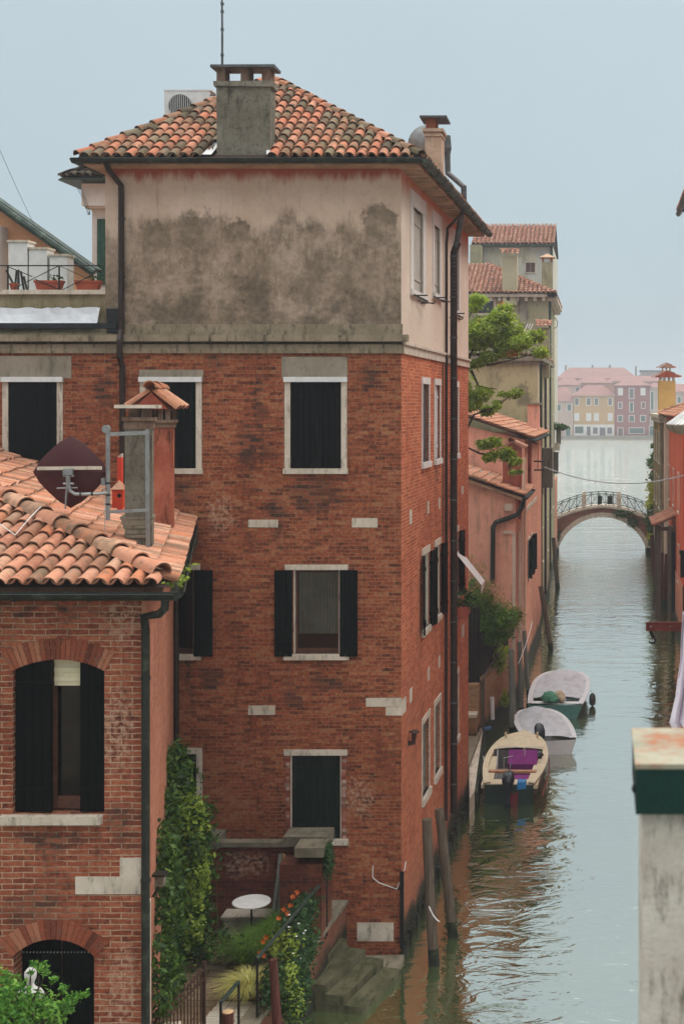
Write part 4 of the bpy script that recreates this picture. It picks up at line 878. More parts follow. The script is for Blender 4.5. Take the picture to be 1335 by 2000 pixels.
# bulges towards us: we look at its back
m.grid(rows); rows2 = [sq(hs * f + .001, .10 * (1 - f * f)*-1 + .045) for f in (1.0, .6, 0)]; m.grid([rows[-1], rows2[0]]); m.grid(rows2)
m.build('reflector', mat_simple('dish_red', (66, 20, 22), .5, .1, sc=2), t, smooth=True)
m = MB(); y = -.12
m.beam(P(81, 914, d) + Vector((0, y, 0)), P(205, 913, d) + Vector((0, y, 0)), .03, .045); m.build('crossbar', MT['stone'], t)
m = MB(); q = lambda a, b, yy=-.2: P(a, b, d) + Vector((0, yy, 0))
m.tube([q(145, 915), q(145, 950)], .03, 8); m.tube([q(136, 928), q(156, 928)], .016, 6); m.tube([q(136, 943), q(156, 943)], .016, 6); m.obox(q(145, 920), Vector((1, 0, 0)), Vector((0, 1, 0)), Vector((0, 0, 1)), .06, .03, .04)
m.tube([q(144, 950), q(141, 968), q(140, 992)], [.018, .014, .01], 6); m.tube([q(122, 952, -.18), q(162, 951, -.18)], .01, 6)
m.tube([q(146, 945), q(149, 957), q(158, 963), q(175, 963.5), P(211, 963, d) + Vector((0, -.02, 0))], .024, 8); m.build('arm', MT['galv'], t)
m = MB(); m.tube([P(168, 963, d) + Vector((0, -.2, 0)), P(171, 963, d) + Vector((0, -.2, 0))], .028, 8); m.tube([P(187, 963, d) + Vector((0, -.14, 0)), P(190, 963, d) + Vector((0, -.14, 0))], .028, 8)
for z in (942, 965, 983): m.tube([P(211, z, d), P(211, z + 3, d)], .034, 8)
m.build_split('tape', MT['tar'], t)
m = MB(); m.tube([P(211, 1016, d), P(211, 842, d)], .03, 8); m.tube([P(208, 838, d) + Vector((0, -.03, 0)), P(208, 838, d) + Vector((0, .03, 0))], .055, 10)
dd = 18.05
m.beam(P(214, 848, d), P(290, 845, dd), .03, .05); m.beam(P(214, 1000, d), P(290, 996, dd), .03, .04); m.beam(P(288, 838, dd), P(289, 1088, dd), .03, .05); m.obox(P(203, 941, d), Vector((1, 0, 0)), Vector((0, 1, 0)), Vector((0, 0, 1)), .025, .03, .05)
m.tube([P(211, 842, d), P(209, 838, d)], .034, 8)
m.build('bracket', MT['galv'], t)
m = MB(); m.tube([P(203, 950, d), P(205, 1000, d), P(204, 1080, d + .2), P(238, 1070, d), P(240, 1060, d)], .006, 4); m.tube([P(-5, 1020, 16.9), P(30, 1045, 16.9), P(60, 1010, 17.2), P(80, 990, 17.6)], .007, 4); m.build('cable', MT['white_paint'], t)
# ---- orange bird house
t = thing('bird_house', P(229, 990, 18.6), 'bright orange bird house with pointed roof between the dish mast and the cement chimney', 'bird house')
d = 18.7; m = MB(); m.box(X(219, d), X(240, d), d, d + .16, Zp(992, d), Zp(955, d)); m.build('box', mat_simple('bird_orange', (214, 74, 44), .6, .08), t)
m = MB(); a, b, z0, z1 = X(217, d), X(242, d), Zp(956, d), Zp(938, d); mm_ = (a + b) / 2
q4 = [(a, d - .02, z0), (b, d - .02, z0), (b, d + .18, z0), (a, d + .18, z0)]; ap = (mm_, d + .08, z1)
for i in range(4): m.poly([q4[i], q4[(i + 1) % 4], ap])
m.poly(q4[::-1]); m.build('roof', MT['tile_left'], t)
m = MB(); cc = P(233, 968, d - .004); m.poly([cc + Vector((math.cos(6.283 * k / 14) * .03, 0, math.sin(6.283 * k / 14) * .03)) for k in range(14)]); m.build('entrance_hole', MT['dark'], t)
t = thing('roof_pole', P(234, 940, 19), 'bright red post with pale tip behind the orange bird house', 'post')
m = MB(); m.box(X(229, 19), X(238, 19), 19, 19.06, Zp(1000, 19), Zp(893, 19)); m.build('post', mat_simple('bird_orange2', (206, 66, 44), .6, .08), t)
m = MB(); m.hexa([(X(229, 19), 19, Zp(893, 19)), (X(238, 19), 19, Zp(893, 19)), (X(238, 19), 19.06, Zp(893, 19)), (X(229, 19), 19.06, Zp(893, 19)), (X(236, 19), 19, Zp(886, 19)), (X(238, 19), 19, Zp(886, 19)), (X(238, 19), 19.06, Zp(886, 19)), (X(236, 19), 19.06, Zp(886, 19))]); m.build('tip', MT['stone'], t)
# ================================================================== GARDEN (surface colours partly darkened for the corner's shade)
GZ = 1.05
def at(px, py, z):          # point on the horizontal plane z seen at a pixel
    d = (H - z) * F / (py - VY); return Vector((X(px, d), d, z))
EA, EB = Vector((-4.86, 24.98, 0)), Vector((-5.42, 18.4, 0))
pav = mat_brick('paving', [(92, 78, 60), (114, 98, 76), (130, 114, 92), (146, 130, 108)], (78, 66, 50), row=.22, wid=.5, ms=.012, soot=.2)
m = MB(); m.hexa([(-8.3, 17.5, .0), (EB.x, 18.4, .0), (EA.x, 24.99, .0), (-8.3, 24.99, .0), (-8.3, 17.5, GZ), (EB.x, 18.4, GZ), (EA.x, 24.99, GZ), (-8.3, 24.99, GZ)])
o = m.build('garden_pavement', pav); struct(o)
m = MB(); m.hexa([(-14, 6, -.2), (EB.x - .05, 6, -.2), (EB.x - .05, 18.4, -.2), (-14, 18.4, -.2), (-14, 6, .9), (EB.x - .05, 6, .9), (EB.x - .05, 18.4, .9), (-14, 18.4, .9)]); o = m.build('garden_ground', mat_simple('soil', (88, 80, 58), .95, .2, sc=2)); struct(o)
# canal side retaining wall
t = thing('retaining_wall', (EB.x, 18.4, 0), 'low brick retaining wall along the canal edge of the garden under the hanging plants', 'wall')
WR = Wall(EA.x, EA.y, EB.x - EA.x, EB.y - EA.y); LR = (EB - EA).length
m = MB(); 
for s_ in (1,): m.hexa([(EB.x, 18.4, -.6), (EB.x + .12, 18.4, -.6), (EA.x + .12, 24.97, -.6), (EA.x, 24.97, -.6), (EB.x, 18.4, GZ - .02), (EB.x + .06, 18.4, GZ - .02), (EA.x + .06, 24.97, GZ - .02), (EA.x, 24.97, GZ - .02)])
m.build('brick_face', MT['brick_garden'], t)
m = MB(); m.hexa([(EB.x - .2, 18.4, GZ + .002), (EB.x + .1, 18.4, GZ + .002), (EA.x + .1, 24.97, GZ + .002), (EA.x - .2, 24.97, GZ + .002), (EB.x - .2, 18.4, GZ + .07), (EB.x + .1, 18.4, GZ + .07), (EA.x + .1, 24.97, GZ + .07), (EA.x - .2, 24.97, GZ + .07)]); m.build('coping', MT['stone_grey'], t)
# low garden wall in front of the main house
gd = 23.8; gx = lambda px: X(px, gd); gzz = lambda py: Zp(py, gd)
t = thing('garden_wall', (gx(500), gd, GZ), 'brick garden wall with worn stone coping and piers below the main house', 'wall')
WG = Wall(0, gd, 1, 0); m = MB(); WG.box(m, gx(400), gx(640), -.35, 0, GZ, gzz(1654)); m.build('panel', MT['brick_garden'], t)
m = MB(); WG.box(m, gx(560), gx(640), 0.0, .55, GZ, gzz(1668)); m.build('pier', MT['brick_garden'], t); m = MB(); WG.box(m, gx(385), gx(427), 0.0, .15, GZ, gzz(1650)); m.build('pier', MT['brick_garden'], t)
m = MB(); WG.box(m, gx(427), gx(562), -.16, .05, gzz(1653), gzz(1644), .004); WG.box(m, gx(556), gx(644), -.4, .12, gzz(1650), gzz(1630), .004); WG.box(m, gx(590), gx(646), .12, .62, gzz(1652), gzz(1634), .006); WG.box(m, gx(398), gx(430), -.38, .18, gzz(1652), gzz(1633), .004); m.build('coping', mat_plaster('coping_stone', (120, 112, 96), (92, 88, 74), (52, 52, 42), bumpd=.01, sc=3), t)
# stone bench
t = thing('stone_bench', (gx(480), 23.3, GZ), 'pale stone block bench against the garden wall behind the round table', 'bench')
m = MB(); b0, b1 = X(428, 23.2), X(530, 23.2); m.box(b0, b1, 23.44, 23.78, GZ, GZ + .16, .004); m.box(b0 - .01, b1, 23.43, 23.78, GZ + .163, GZ + .31, .004); m.build('block', MT['stone'], t); m = MB(); m.box(b0 - .03, b1 + .02, 23.40, 23.79, GZ + .312, GZ + .35, .004); m.build('seat', MT['stone'], t)
# cafe table
c = at(491, 1761, 1.80); t = thing('cafe_table', (c.x, c.y, GZ), 'round white cafe table with a thin black leg on the garden pavement', 'table')
m = MB(); m.lathe((c.x, c.y, 1.78), [(.30, 0), (.33, .006), (.33, .024), (.325, .03)], 32); m.build('table_top', MT['white_paint'], t)
m = MB(); m.tube([(c.x, c.y, GZ + .03), (c.x, c.y, 1.78)], .018, 8); m.build('leg', MT['iron'], t); m = MB(); m.lathe((c.x, c.y, GZ), [(.2, 0), (.2, .015), (.03, .04)], 20); m.build('base', MT['iron'], t)
# leaning boards
t = thing('leaning_boards', (gx(540), 23.6, GZ), 'bundle of grey wooden boards leaning upright against the garden wall', 'boards')
for a, b in (((548, 1668), (528, 1790)), ((551, 1675), (540, 1790)), ((556, 1680), (548, 1790)), ((557, 1720), (556, 1790))):
    m = MB(); p1 = P(a[0], a[1], 23.75); p0 = P(b[0], b[1], 23.3); p0.z = GZ; m.beam(p0, p1, .06, .025); m.build('board', MT['wood_grey'], t)
m = MB(); m.beam(P(554, 1668, 23.7), P(550, 1690, 23.68), .12, .03); m.build('board', mat_simple('board_y', (150, 128, 72), .9), t)
# railings with wire
def rail(name, pts, label, cat='railing', wires=6, post=.03):
    t = thing(name, pts[0] - Vector((0, 0, 1)), label, cat); m = MB(); m.beam(pts[0], pts[-1], .045, .035); m.build('handrail', MT['gutter_green'], t)
    for p in pts: m = MB(); m.beam((p.x, p.y, GZ - .1), p, post, post); m.build('post', MT['iron'], t)
    m = MB()
    for k in range(1, wires + 1): dz = Vector((0, 0, -.82 * k / wires)); m.tube([pts[0] + dz, pts[-1] + dz], .005, 4)
    m.build('wires', MT['iron_rust'], t); return t
rail('garden_railing', [at(638, 1712, 2.02), at(502, 1872, 2.02)], 'green iron handrail with wires sloping past the orange flowers along the canal edge')
rail('garden_railing', [at(466, 1917, 2.0), at(431, 1958, 2.0)], 'short iron railing panel at the bottom of the picture beside the plank path', wires=5)
# spiked fence / gate
fa, fb = at(398, 1893, 2.0), at(290, 2010, 2.0); t = thing('iron_fence', (fa.x, fa.y, GZ), 'rusty iron fence with spiked bars below the ivy at the bottom edge', 'fence')
m = MB(); m.beam(fa, fb, .03, .03); m.beam(fa - Vector((0, 0, .13)), fb - Vector((0, 0, .13)), .03, .03); m.beam(fa - Vector((0, 0, .8)), fb - Vector((0, 0, .8)), .03, .03); m.build('rail', MT['iron_rust'], t)
for k in range(17):
    f = k / 16; p = fa.lerp(fb, f); m = MB(); top = .12 if f > .35 else .05; m.tube([(p.x, p.y, GZ - .1), (p.x, p.y, p.z + top * .4), (p.x, p.y, p.z + top)], [.011, .011, .002], 5); m.build('bar', MT['iron_rust'], t)
m = MB(); m.beam((fa.x, fa.y, GZ - .1), fa + Vector((0, 0, .12)), .05, .05); m.build('post', MT['iron_rust'], t)
# plank path
for k in range(7):
    pass
t = thing('plank_walkway', (-5.85, 19.3, GZ), 'pale wooden plank walkway at the bottom edge between the spiked fence and the short railing', 'walkway')
m = MB()
for k in range(14): y = 18.4 + k * .17; m.box(-6.25 + .02 * k, -5.45, y, y + .155, GZ + .005, GZ + .045, .003)
m.build('planks', mat_simple('plank', (178, 170, 154), .85, .12, sc=3, stretch=(.6, 6, 6)), t)
t = thing('wooden_post', at(445, 1978, 1.9), 'short brown timber post with pale cut top inside the short railing', 'post')
p = at(445, 1976, 1.9); m = MB(); m.tube([(p.x, p.y, .6), (p.x, p.y, 1.9)], .085, 12); m.build('timber', MT['wood_red'], t); m = MB(); m.lathe((p.x, p.y, 1.901), [(.08, 0), (.07, .01)], 12); m.build('cut_top', mat_simple('cut', (190, 160, 120), .8), t)
t = thing('mooring_pole', at(560, 2010, .5), 'red brown leaning timber pole standing in front of the hanging garden plants', 'pole')
m = MB(); p1 = at(533, 1874, 2.25); p0 = Vector((X(566, p1.y), p1.y - .2, -.8)); m.tube([p0, p0.lerp(p1, .5), p1], [.085, .075, .062], 12); m.build('timber', MT['wood_red'], t)
# ivy
t = thing('ivy', (-7.2, 23, GZ), 'thick green ivy column climbing the corner between the two brick houses', 'ivy')
m = MB(); bl = []
for k in range(46):
    tt = R.uniform(1.7, 8.2); zt_ = 4.0 if tt > 3.2 else 2.4 + (tt - 1.0) * .8; bl.append((WLS.p(tt, R.uniform(.0, .12), R.uniform(1.2, zt_)), (.24, .3, .34), 420))
for (px, py, rx, rz, n) in ((340, 1490, .10, .35, 500), (347, 1550, .26, .4, 1300), (358, 1620, .38, .45, 2200), (362, 1690, .42, .45, 2400), (358, 1760, .40, .45, 2300), (352, 1830, .40, .45, 2200), (350, 1890, .38, .4, 1900), (385, 1800, .15, .3, 400), (392, 1590, .18, .14, 260), (385, 1650, .2, .2, 400)):
    d = 22.6; bl.append((P(px, py, d), (rx, .55, rz), n)); 
for k in range(26):
    py = R.uniform(1500, 1920); px = 355 + R.choice((-1, 1)) * R.uniform(15, 38) * (1 if py > 1580 else .4); bl.append((P(px, py, 22.3 + R.uniform(-.4, .5)), (.14, .2, .12), 110))
leaves(m, bl, .045); o = m.build('foliage', MT['leaf_ivy'], t)
m = MB(); leaves(m, [(P(375, 1600, 22.1), (.22, .25, .45), 380), (P(385, 1700, 22.1), (.2, .25, .6), 450), (P(375, 1800, 22.0), (.2, .25, .5), 320), (P(335, 1640, 22.0), (.12, .2, .4), 250)], .042, up=.6); m.build('young_leaves', MT['leaf_bright'], t)
m = MB()
for k in range(7): branchy(m, (-7.3 + R.uniform(-.2, .3), 22.9, GZ), (-7.35 + R.uniform(-.15, .25), 22.9, 3.5 + R.uniform(0, 1)), .03, .008, 8, .08)
m.build('stem', MT['bark'], t)
# plants by the canal edge
def clump(name, label, cat, c, parts):
    t = thing(name, c, label, cat, None)
    for nm, mt, mb in parts: mb.build(nm, MT[mt], t)
    return t
c = at(490, 1950, GZ); m = MB(); blades(m, (c.x, c.y, GZ + .02), 1100, .62, .55, .009, droop=.55)
clump('grass_tuft', 'yellow green tuft of arching ornamental grass beside the plank walkway', 'grass plant', (c.x, c.y, GZ), [('blades', 'grass_yellow', m)])
c = at(515, 1875, GZ); m = MB(); blades(m, (c.x - .05, c.y - .1, GZ), 10, .7, .6, .010, droop=.45)
for qx, qy, nn_ in ((478, 1890, 500), (505, 1880, 600), (535, 1862, 600), (560, 1842, 500), (580, 1820, 400)): q_ = at(qx, qy, GZ); blades(m, (q_.x, q_.y, GZ), nn_, .8, .55, .011, droop=.42)
blades(m, (c.x, c.y, GZ), 10, .7, .6, .010, droop=.45); blades(m, (c.x + .2, c.y + 1.0, GZ), 500, .62, .5, .010, droop=.4); blades(m, (c.x + .15, c.y + .5, GZ), 400, .75, .5, .010, droop=.4)
fl_ = []
for px, py in ((555, 1775), (568, 1768), (545, 1792), (520, 1830), (514, 1838), (515, 1865), (508, 1860), (562, 1783), (580, 1742), (572, 1750)):
    q = P(px, py, 21.6 + (1800 - py) * .012); m2 = MB(); fl_.append(('flower', 'petal_orange', m2)); i0 = m2.vert(q)
    for k in range(5): an = k * 1.2566 + R.uniform(0, 1); dv = Vector((math.cos(an), -.5, math.sin(an))).normalized(); tv = dv.cross(Vector((0, 1, 0))).normalized(); m2.face([i0, m2.vert(q + dv * .03 + tv * .02), m2.vert(q + dv * .06), m2.vert(q + dv * .03 - tv * .02)])
clump('daylily', 'green daylily clump with orange flowers by the sloping handrail', 'flower plant', (c.x, c.y, GZ), [('leaves', 'grass_green', m), *fl_])
m = MB(); bl = []
for (px, py, d, rx, ry, rz, n) in ((578, 1800, 22.3, .24, .5, .26, 900), (588, 1850, 21.9, .24, .4, .35, 1100), (578, 1905, 21.0, .22, .4, .3, 900), (545, 1920, 20.6, .3, .4, .3, 800), (592, 1930, 21.0, .13, .3, .22, 300), (575, 1960, 20.6, .2, .3, .3, 500), (595, 1770, 22.7, .2, .35, .2, 400)): bl.append((P(px, py, d), (rx, ry, rz), n))
leaves(m, bl, .04)
m2 = MB(); leaves(m2, [(P(565, 1920, 20.5), (.14, .2, .3), 300), (P(575, 1965, 20.5), (.16, .2, .25), 300), (P(555, 1845, 21.4), (.25, .3, .2), 300)], .032, up=.8)
m3 = []
for k in range(9): q = P(R.uniform(560, 600), R.uniform(1770, 1890), 21.2); mm3 = MB(); mm3.lathe(q, [(.004, 0), (.018, .008), (.02, .016), (.004, .02)], 7); m3.append(('flower', 'petal_white', mm3))
clump('hanging_shrub', 'dense dark green shrub spilling over the canal edge behind the sloping handrail', 'shrub', P(590, 1850, 22), [('foliage', 'leaf_dark', m), ('young_leaves', 'leaf_bright', m2), *m3])
m = MB(); leaves(m, [(P(641, 1680, 23.4), (.08, .15, .3), 500), (P(640, 1660, 23.4), (.07, .12, .12), 150)], .03); clump('pier_ivy', 'small dark ivy tuft hanging on the end pier of the garden wall', 'ivy', P(641, 1690, 23.5), [('foliage', 'leaf_dark', m)])
m = MB(); leaves(m, [(P(410, 1830, 22.3), (.3, .3, .3), 260), (P(430, 1850, 22.0), (.25, .3, .25), 160), (P(395, 1845, 22.3), (.2, .3, .3), 260)], .035)
mb2 = MB()
for k in range(8): branchy(mb2, at(398, 1875, GZ), P(400 + k * 7, 1850 - R.uniform(0, 60), 22.2), .01, .003, 5, .04, 4)
clump('garden_bush', 'loose dark leaved bush on the pavement between the ivy and the bench', 'bush', at(400, 1875, GZ), [('foliage', 'leaf_ivy', m), ('stem', 'bark', mb2)])
# front bush and statue
t = thing('garden_tree', (X(20, 14.5), 14.5, .9), 'bright green leafy young tree in the bottom left corner in front of the arched door', 'tree')
m = MB(); bl = []; tips = []
mb2 = MB(); base = Vector((X(10, 14.5), 14.5, .9)); branchy(mb2, base, P(15, 2020, 14.5), .06, .04, 6, .05)
for (px, py, n, r) in ((10, 1985, 900, .28), (55, 1990, 900, .26), (95, 1985, 420, .18), (25, 1950, 520, .2), (70, 1965, 400, .16), (0, 1930, 200, .14), (110, 1975, 220, .12), (30, 1915, 60, .07), (85, 1888, 40, .055), (68, 1882, 26, .045), (105, 1912, 26, .05), (125, 1930, 30, .06), (140, 1950, 60, .07), (155, 1945, 36, .05), (168, 1940, 24, .04), (130, 1968, 80, .08), (60, 1900, 16, .03), (90, 1900, 20, .04), (5, 1905, 50, .07), (-20, 1960, 600, .3)):
    c = P(px, py, 14.5 + R.uniform(-.25, .25)); bl.append((c, (r, r, r * .85), n)); branchy(mb2, P(15 + px * .35, 2020, 14.5), c, .014, .003, 6, .03, 4)
leaves(m, bl, .03, .42, up=.5); m.build('crown', mat_leaf('leaf_front', [(38, 78, 28), (66, 116, 40), (100, 148, 58), (146, 184, 86)], .45), t); mb2.build('trunk', MT['bark'], t)
m = MB(); c = P(60, 1905, 15.6); t = thing('garden_statue', (c.x, 15.6, .9), 'small white stone bust of a figure among the leaves before the arched door', 'statue')
z0 = c.z + .07
prof = [(.10, -.75), (.10, -.48), (.13, -.42), (.155, -.34), (.16, -.28), (.13, -.235), (.06, -.20), (.04, -.17), (.045, -.145), (.062, -.11), (.070, -.06), (.064, -.02), (.035, .015), (.005, .03)]
m.lathe((c.x, 15.6, z0), prof, 18)
for v in range(len(m.v)): x, y, z = m.v[v]; m.v[v] = (x, 15.6 + (y - 15.6) * (.62 if z < z0 - .2 else 1.1), z)
m.obox(Vector((c.x, 15.53, z0 - .07)), Vector((1, 0, 0)), Vector((0, 1, 0)), Vector((0, 0, 1)), .01, .015, .018, .5)
m.build('figure', mat_simple('marble', (196, 192, 188), .7, .1), t, smooth=True, sharp=1.2)
m = MB(); m.box(c.x - .2, c.x + .2, 15.4, 15.8, .9, z0 - .75); m.build('pedestal', MT['stone_grey'], t)
# steps into the water
t = thing('water_steps', (-4.4, 23.3, 0), 'mossy stone steps going down into the canal at the corner of the main house', 'steps')
ax = Vector((.276, 1, 0)).normalized(); ay = Vector((1, -.276, 0)).normalized()
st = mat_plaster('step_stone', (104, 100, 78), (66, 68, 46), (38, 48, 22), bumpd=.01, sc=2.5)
e0 = Vector((-3.64, 24.2, 0))
for k, z in enumerate((.13, .28, .43, .58)):
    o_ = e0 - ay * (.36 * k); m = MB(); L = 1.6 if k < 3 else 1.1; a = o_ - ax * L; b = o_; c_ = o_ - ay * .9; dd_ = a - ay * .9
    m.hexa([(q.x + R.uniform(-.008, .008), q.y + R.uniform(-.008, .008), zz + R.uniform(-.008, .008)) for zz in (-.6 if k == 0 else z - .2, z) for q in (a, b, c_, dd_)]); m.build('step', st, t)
m = MB(); b = e0 + Vector((.1, .3, 0)); m.hexa([(-5.0, 24.9, -.6), (-3.66, 24.97, -.6), (-3.66, 24.2, -.6), (-4.9, 23.0, -.6), (-5.0, 24.9, .08), (-3.70, 24.97, .08), (-3.70, 24.3, .08), (-4.9, 23.0, .08)]); m.build('footing', MT['stone_grey'], t)
# ================================================================== WATER AND LAND
def water():
    s = NT('water'); pos = s.obj(); geo = s.n('NewGeometry')
    y = s.n('SeparateXYZ', {0: pos}).outputs[1]; far = s.sm(y, 60, 250)
    w1 = s.noise(s.scale(pos, (.75, 1.35, 1)), 1.25, 3, .5, 1.2); w2 = s.noise(s.scale(pos, (1, 1.7, 1)), 4.2, 3, .55, .6); w3 = s.noise(s.scale(pos, (.6, 2.0, 1)), .28, 2, .5)
    patch = s.sm(s.noise(s.scale(pos, (.7, .35, 1)), .25, 2), .38, .62, .35, 1.0)
    h = s.math('ADD', s.math('MULTIPLY', w1, 1.0), s.math('ADD', s.math('MULTIPLY', s.math('MULTIPLY', w2, patch), .28), s.math('MULTIPLY', w3, 1.6)))
    h = s.math('MULTIPLY', h, s.sm(y, 45, 220, 1.0, 14.0)); nrm = s.bump(h, 0.024, 1.0)
    nz = s.noise(pos, .25, 3); body = s.mix(s.sm(nz, .3, .7), lin(68, 84, 46), lin(82, 96, 56))
    dif = s.n('BsdfDiffuse', {'Color': body, 'Normal': nrm}); gl = s.n('BsdfGlossy', {'Color': (.985, .99, .945, 1), 'Roughness': .035, 'Normal': nrm})
    fr = s.n('Fresnel', {'IOR': 1.33, 'Normal': nrm}); fac = s.math('POWER', fr.outputs[0], .20, clamp=True); fac = s.math('MULTIPLY', fac, 1.02, clamp=True)
    m = s.n('MixShader', {0: fac, 1: dif.outputs[0], 2: gl.outputs[0]}); s.t.links.new(m.outputs[0], s.out.inputs[0]); return s.mat
m = MB(); m.poly([(-900, -60, 0), (900, -60, 0), (900, 404, 0), (-900, 404, 0)]); struct(m.build('canal_water', water()))
m = MB(); m.box(-900, 900, 403.5, 1600, -1, .55); struct(m.build('far_quay', mat_simple('quay', (150, 142, 128), .9, .1, sc=.2)))
# land either side of the canal (under and behind the houses)
grd = mat_simple('land', (120, 108, 90), .95, .15, sc=.5)
m = MB(); m.box(-900, -9.6, 26, 112, -1, .8); m.box(-900, -3.6, 35.2, 45.6, -1, .55); m.box(-900, -14, -60, 26, -1, .6); struct(m.build('left_bank_ground', grd))
m = MB(); m.box(4.4, 900, -60, 112, -1, .8); struct(m.build('right_bank_ground', grd))
# ================================================================== MOORING POLES
def pole(px, py0, py1, ptop, r=.1, mat='wood_pole', label='', d0=None, grp='mooring poles along the canal'):
    b = at(px, py0, 0.0) if d0 is None else Vector((X(px, d0), d0, 0)); tp = P(ptop, py1, b.y + .05)
    t = thing('mooring_pole', b, label, 'pole', grp); dr = (tp - b); m = MB(); b2 = b - dr * (.6 / dr.length)
    pts = [b2, b, b + dr * .45 + Vector((R.uniform(-.02, .02), 0, 0)), tp]; m.tube(pts, [r * 1.05, r, r * .95, r * .92], 12)
    m.build('timber', MT[mat], t)
    m = MB(); m.tube([b - dr * .02, b + dr * (.32 / dr.length)], r * 1.04, 12); m.build('algae_band', mat_algae, t)
    return t
mat_algae = mat_simple('algae', (34, 38, 26), .9, .3, sc=8, bump=.01, col2=(60, 70, 36))
pole(847, 1885, 1600, 833, .10, label='nearest weathered mooring pole, upright by the brick corner')
pole(884, 1830, 1580, 857, .10, label='leaning mooring pole just right of the nearest one below the brown pipe')
for px, b_, tp, pt, lb, r in ((999, 1440, 1268, 997, 'thick grey mooring pole nearest the boats with pale top', .085), (1018, 1400, 1253, 1014, 'second grey mooring pole behind the pale topped one', .08), (1032, 1365, 1232, 1023, 'third grey mooring pole beside the white boat bow', .08), (1006, 1428, 1300, 1001, 'short grey mooring pole leaning against the pale topped one', .07)):
    pole(px, b_, tp, pt, r, 'wood_grey', lb)
pole(1075, 1270, 1145, 1055, .11, 'wood_pole', 'dark bent mooring pole leaning out from the pink house wall')
pole(1088, 1150, 1050, 1080, .13, 'wood_pole', 'dark mooring pole far along the left bank before the bridge')
for px, b_, tp, pt, lb in ((1287, 1180, 1080, 1291, 'red brown mooring pole left of the pair under the tiled canopy'), (1297, 1184, 1082, 1301, 'red brown mooring pole right of the pair under the tiled canopy'), (1280, 1150, 1045, 1272, 'thin leaning mooring pole closest to the bridge on the right bank')):
    pole(px, b_, tp, pt, .13, 'wood_red', lb)
# ================================================================== QUAY AND GARDEN WALL BETWEEN HOUSES
t = thing('stone_landing', (-3.2, 37, 0), 'pale stone landing stage at the end of the brick house beside the nearest boat', 'landing')
m = MB(); p = [at(916, 1560, .45), at(926, 1545, .45), at(942, 1425, .45), at(915, 1425, .45)]; m.hexa([(q.x, q.y, -.5) for q in p] + [tuple(q) for q in p]); m.build('slab', MT['stone'], t)
m = MB(); m.hexa([(p[1].x, p[1].y, -.5), (p[1].x + .12, p[1].y, -.5), (p[2].x + .12, p[2].y, -.5), (p[2].x, p[2].y, -.5), (p[1].x, p[1].y, .4), (p[1].x + .08, p[1].y, .4), (p[2].x + .08, p[2].y, .4), (p[2].x, p[2].y, .4)]); m.build('footing', mat_algae, t)
gw = thing('canal_garden_wall', (-3.1, 42, 0), 'low brick canal wall with dark wooden fence between the brick and the pink house', 'wall')
yellow = mat_brick('brick_yellow', [(130, 98, 70), (160, 124, 92), (178, 146, 112), (150, 104, 78)], (150, 130, 104), soot=.35, algae=True)
q0, q1 = at(943, 1440, .3), at(986, 1405, .1); q0 = Vector((-3.72, 40.2, 0)); q1 = Vector((-2.95, 45.9, 0))
Wq = Wall(q0.x, q0.y, q1.x - q0.x, q1.y - q0.y); Lq = (q1 - q0).length
m = MB(); Wq.box(m, 0, Lq, -.3, 0, -.6, 1.9); m.build('brick_face', yellow, gw)
m = MB(); m.box(-4.6, q0.x + .05, 40.0, 40.5, -.5, 2.0); m.box(-4.6, -3.7, 39.6, 40.0, -.5, 1.1); m.build('steps', yellow, gw)
m = MB(); m.box(-4.6, -3.68, 39.55, 40.02, 1.102, 1.2); m.build('step_slab', MT['stone'], gw)
m = MB(); a_ = Vector((-4.7, 40.3, 0)); b_ = Vector((-3.66, 40.3, 0)); n_ = 9
for k in range(n_): x = -4.7 + 1.05 * k / n_; m.box(x, x + .108, 40.32, 40.36, 1.9, 4.3 + R.uniform(-.03, .03))
for k in range(44): u = k * .13; Wq.box(m, u, u + .12, -.25, -.22, 1.9, 3.3 + R.uniform(-.03, .03))
m.build('fence_boards', mat_simple('fence_dark', (30, 24, 20), .85, .2, sc=4, stretch=(8, 8, .5)), gw)
m = MB(); m.tube([Wq.p(.2, .05, 2.0), Wq.p(2.6, .06, 2.4)], .035, 6)
for k in range(6): m.tube([Wq.p(.3 + k * .08, .05, 2.05), Wq.p(.3 + k * .08, .06, .4)], .018, 5)
m.build('hanging_rods', MT['wood_pole'], gw)
m = MB(); m.tube([Wq.p(1.5, .12, 1.25), Wq.p(1.5, .14, .55)], .07, 8); m.build('fender', MT['white_paint'], gw)
m = MB(); m.tube([Wq.p(.6, .05, .45), Wq.p(.9, .2, .43)], .06, 8); m.build('fender', mat_simple('blue_f', (60, 100, 140), .6), gw)
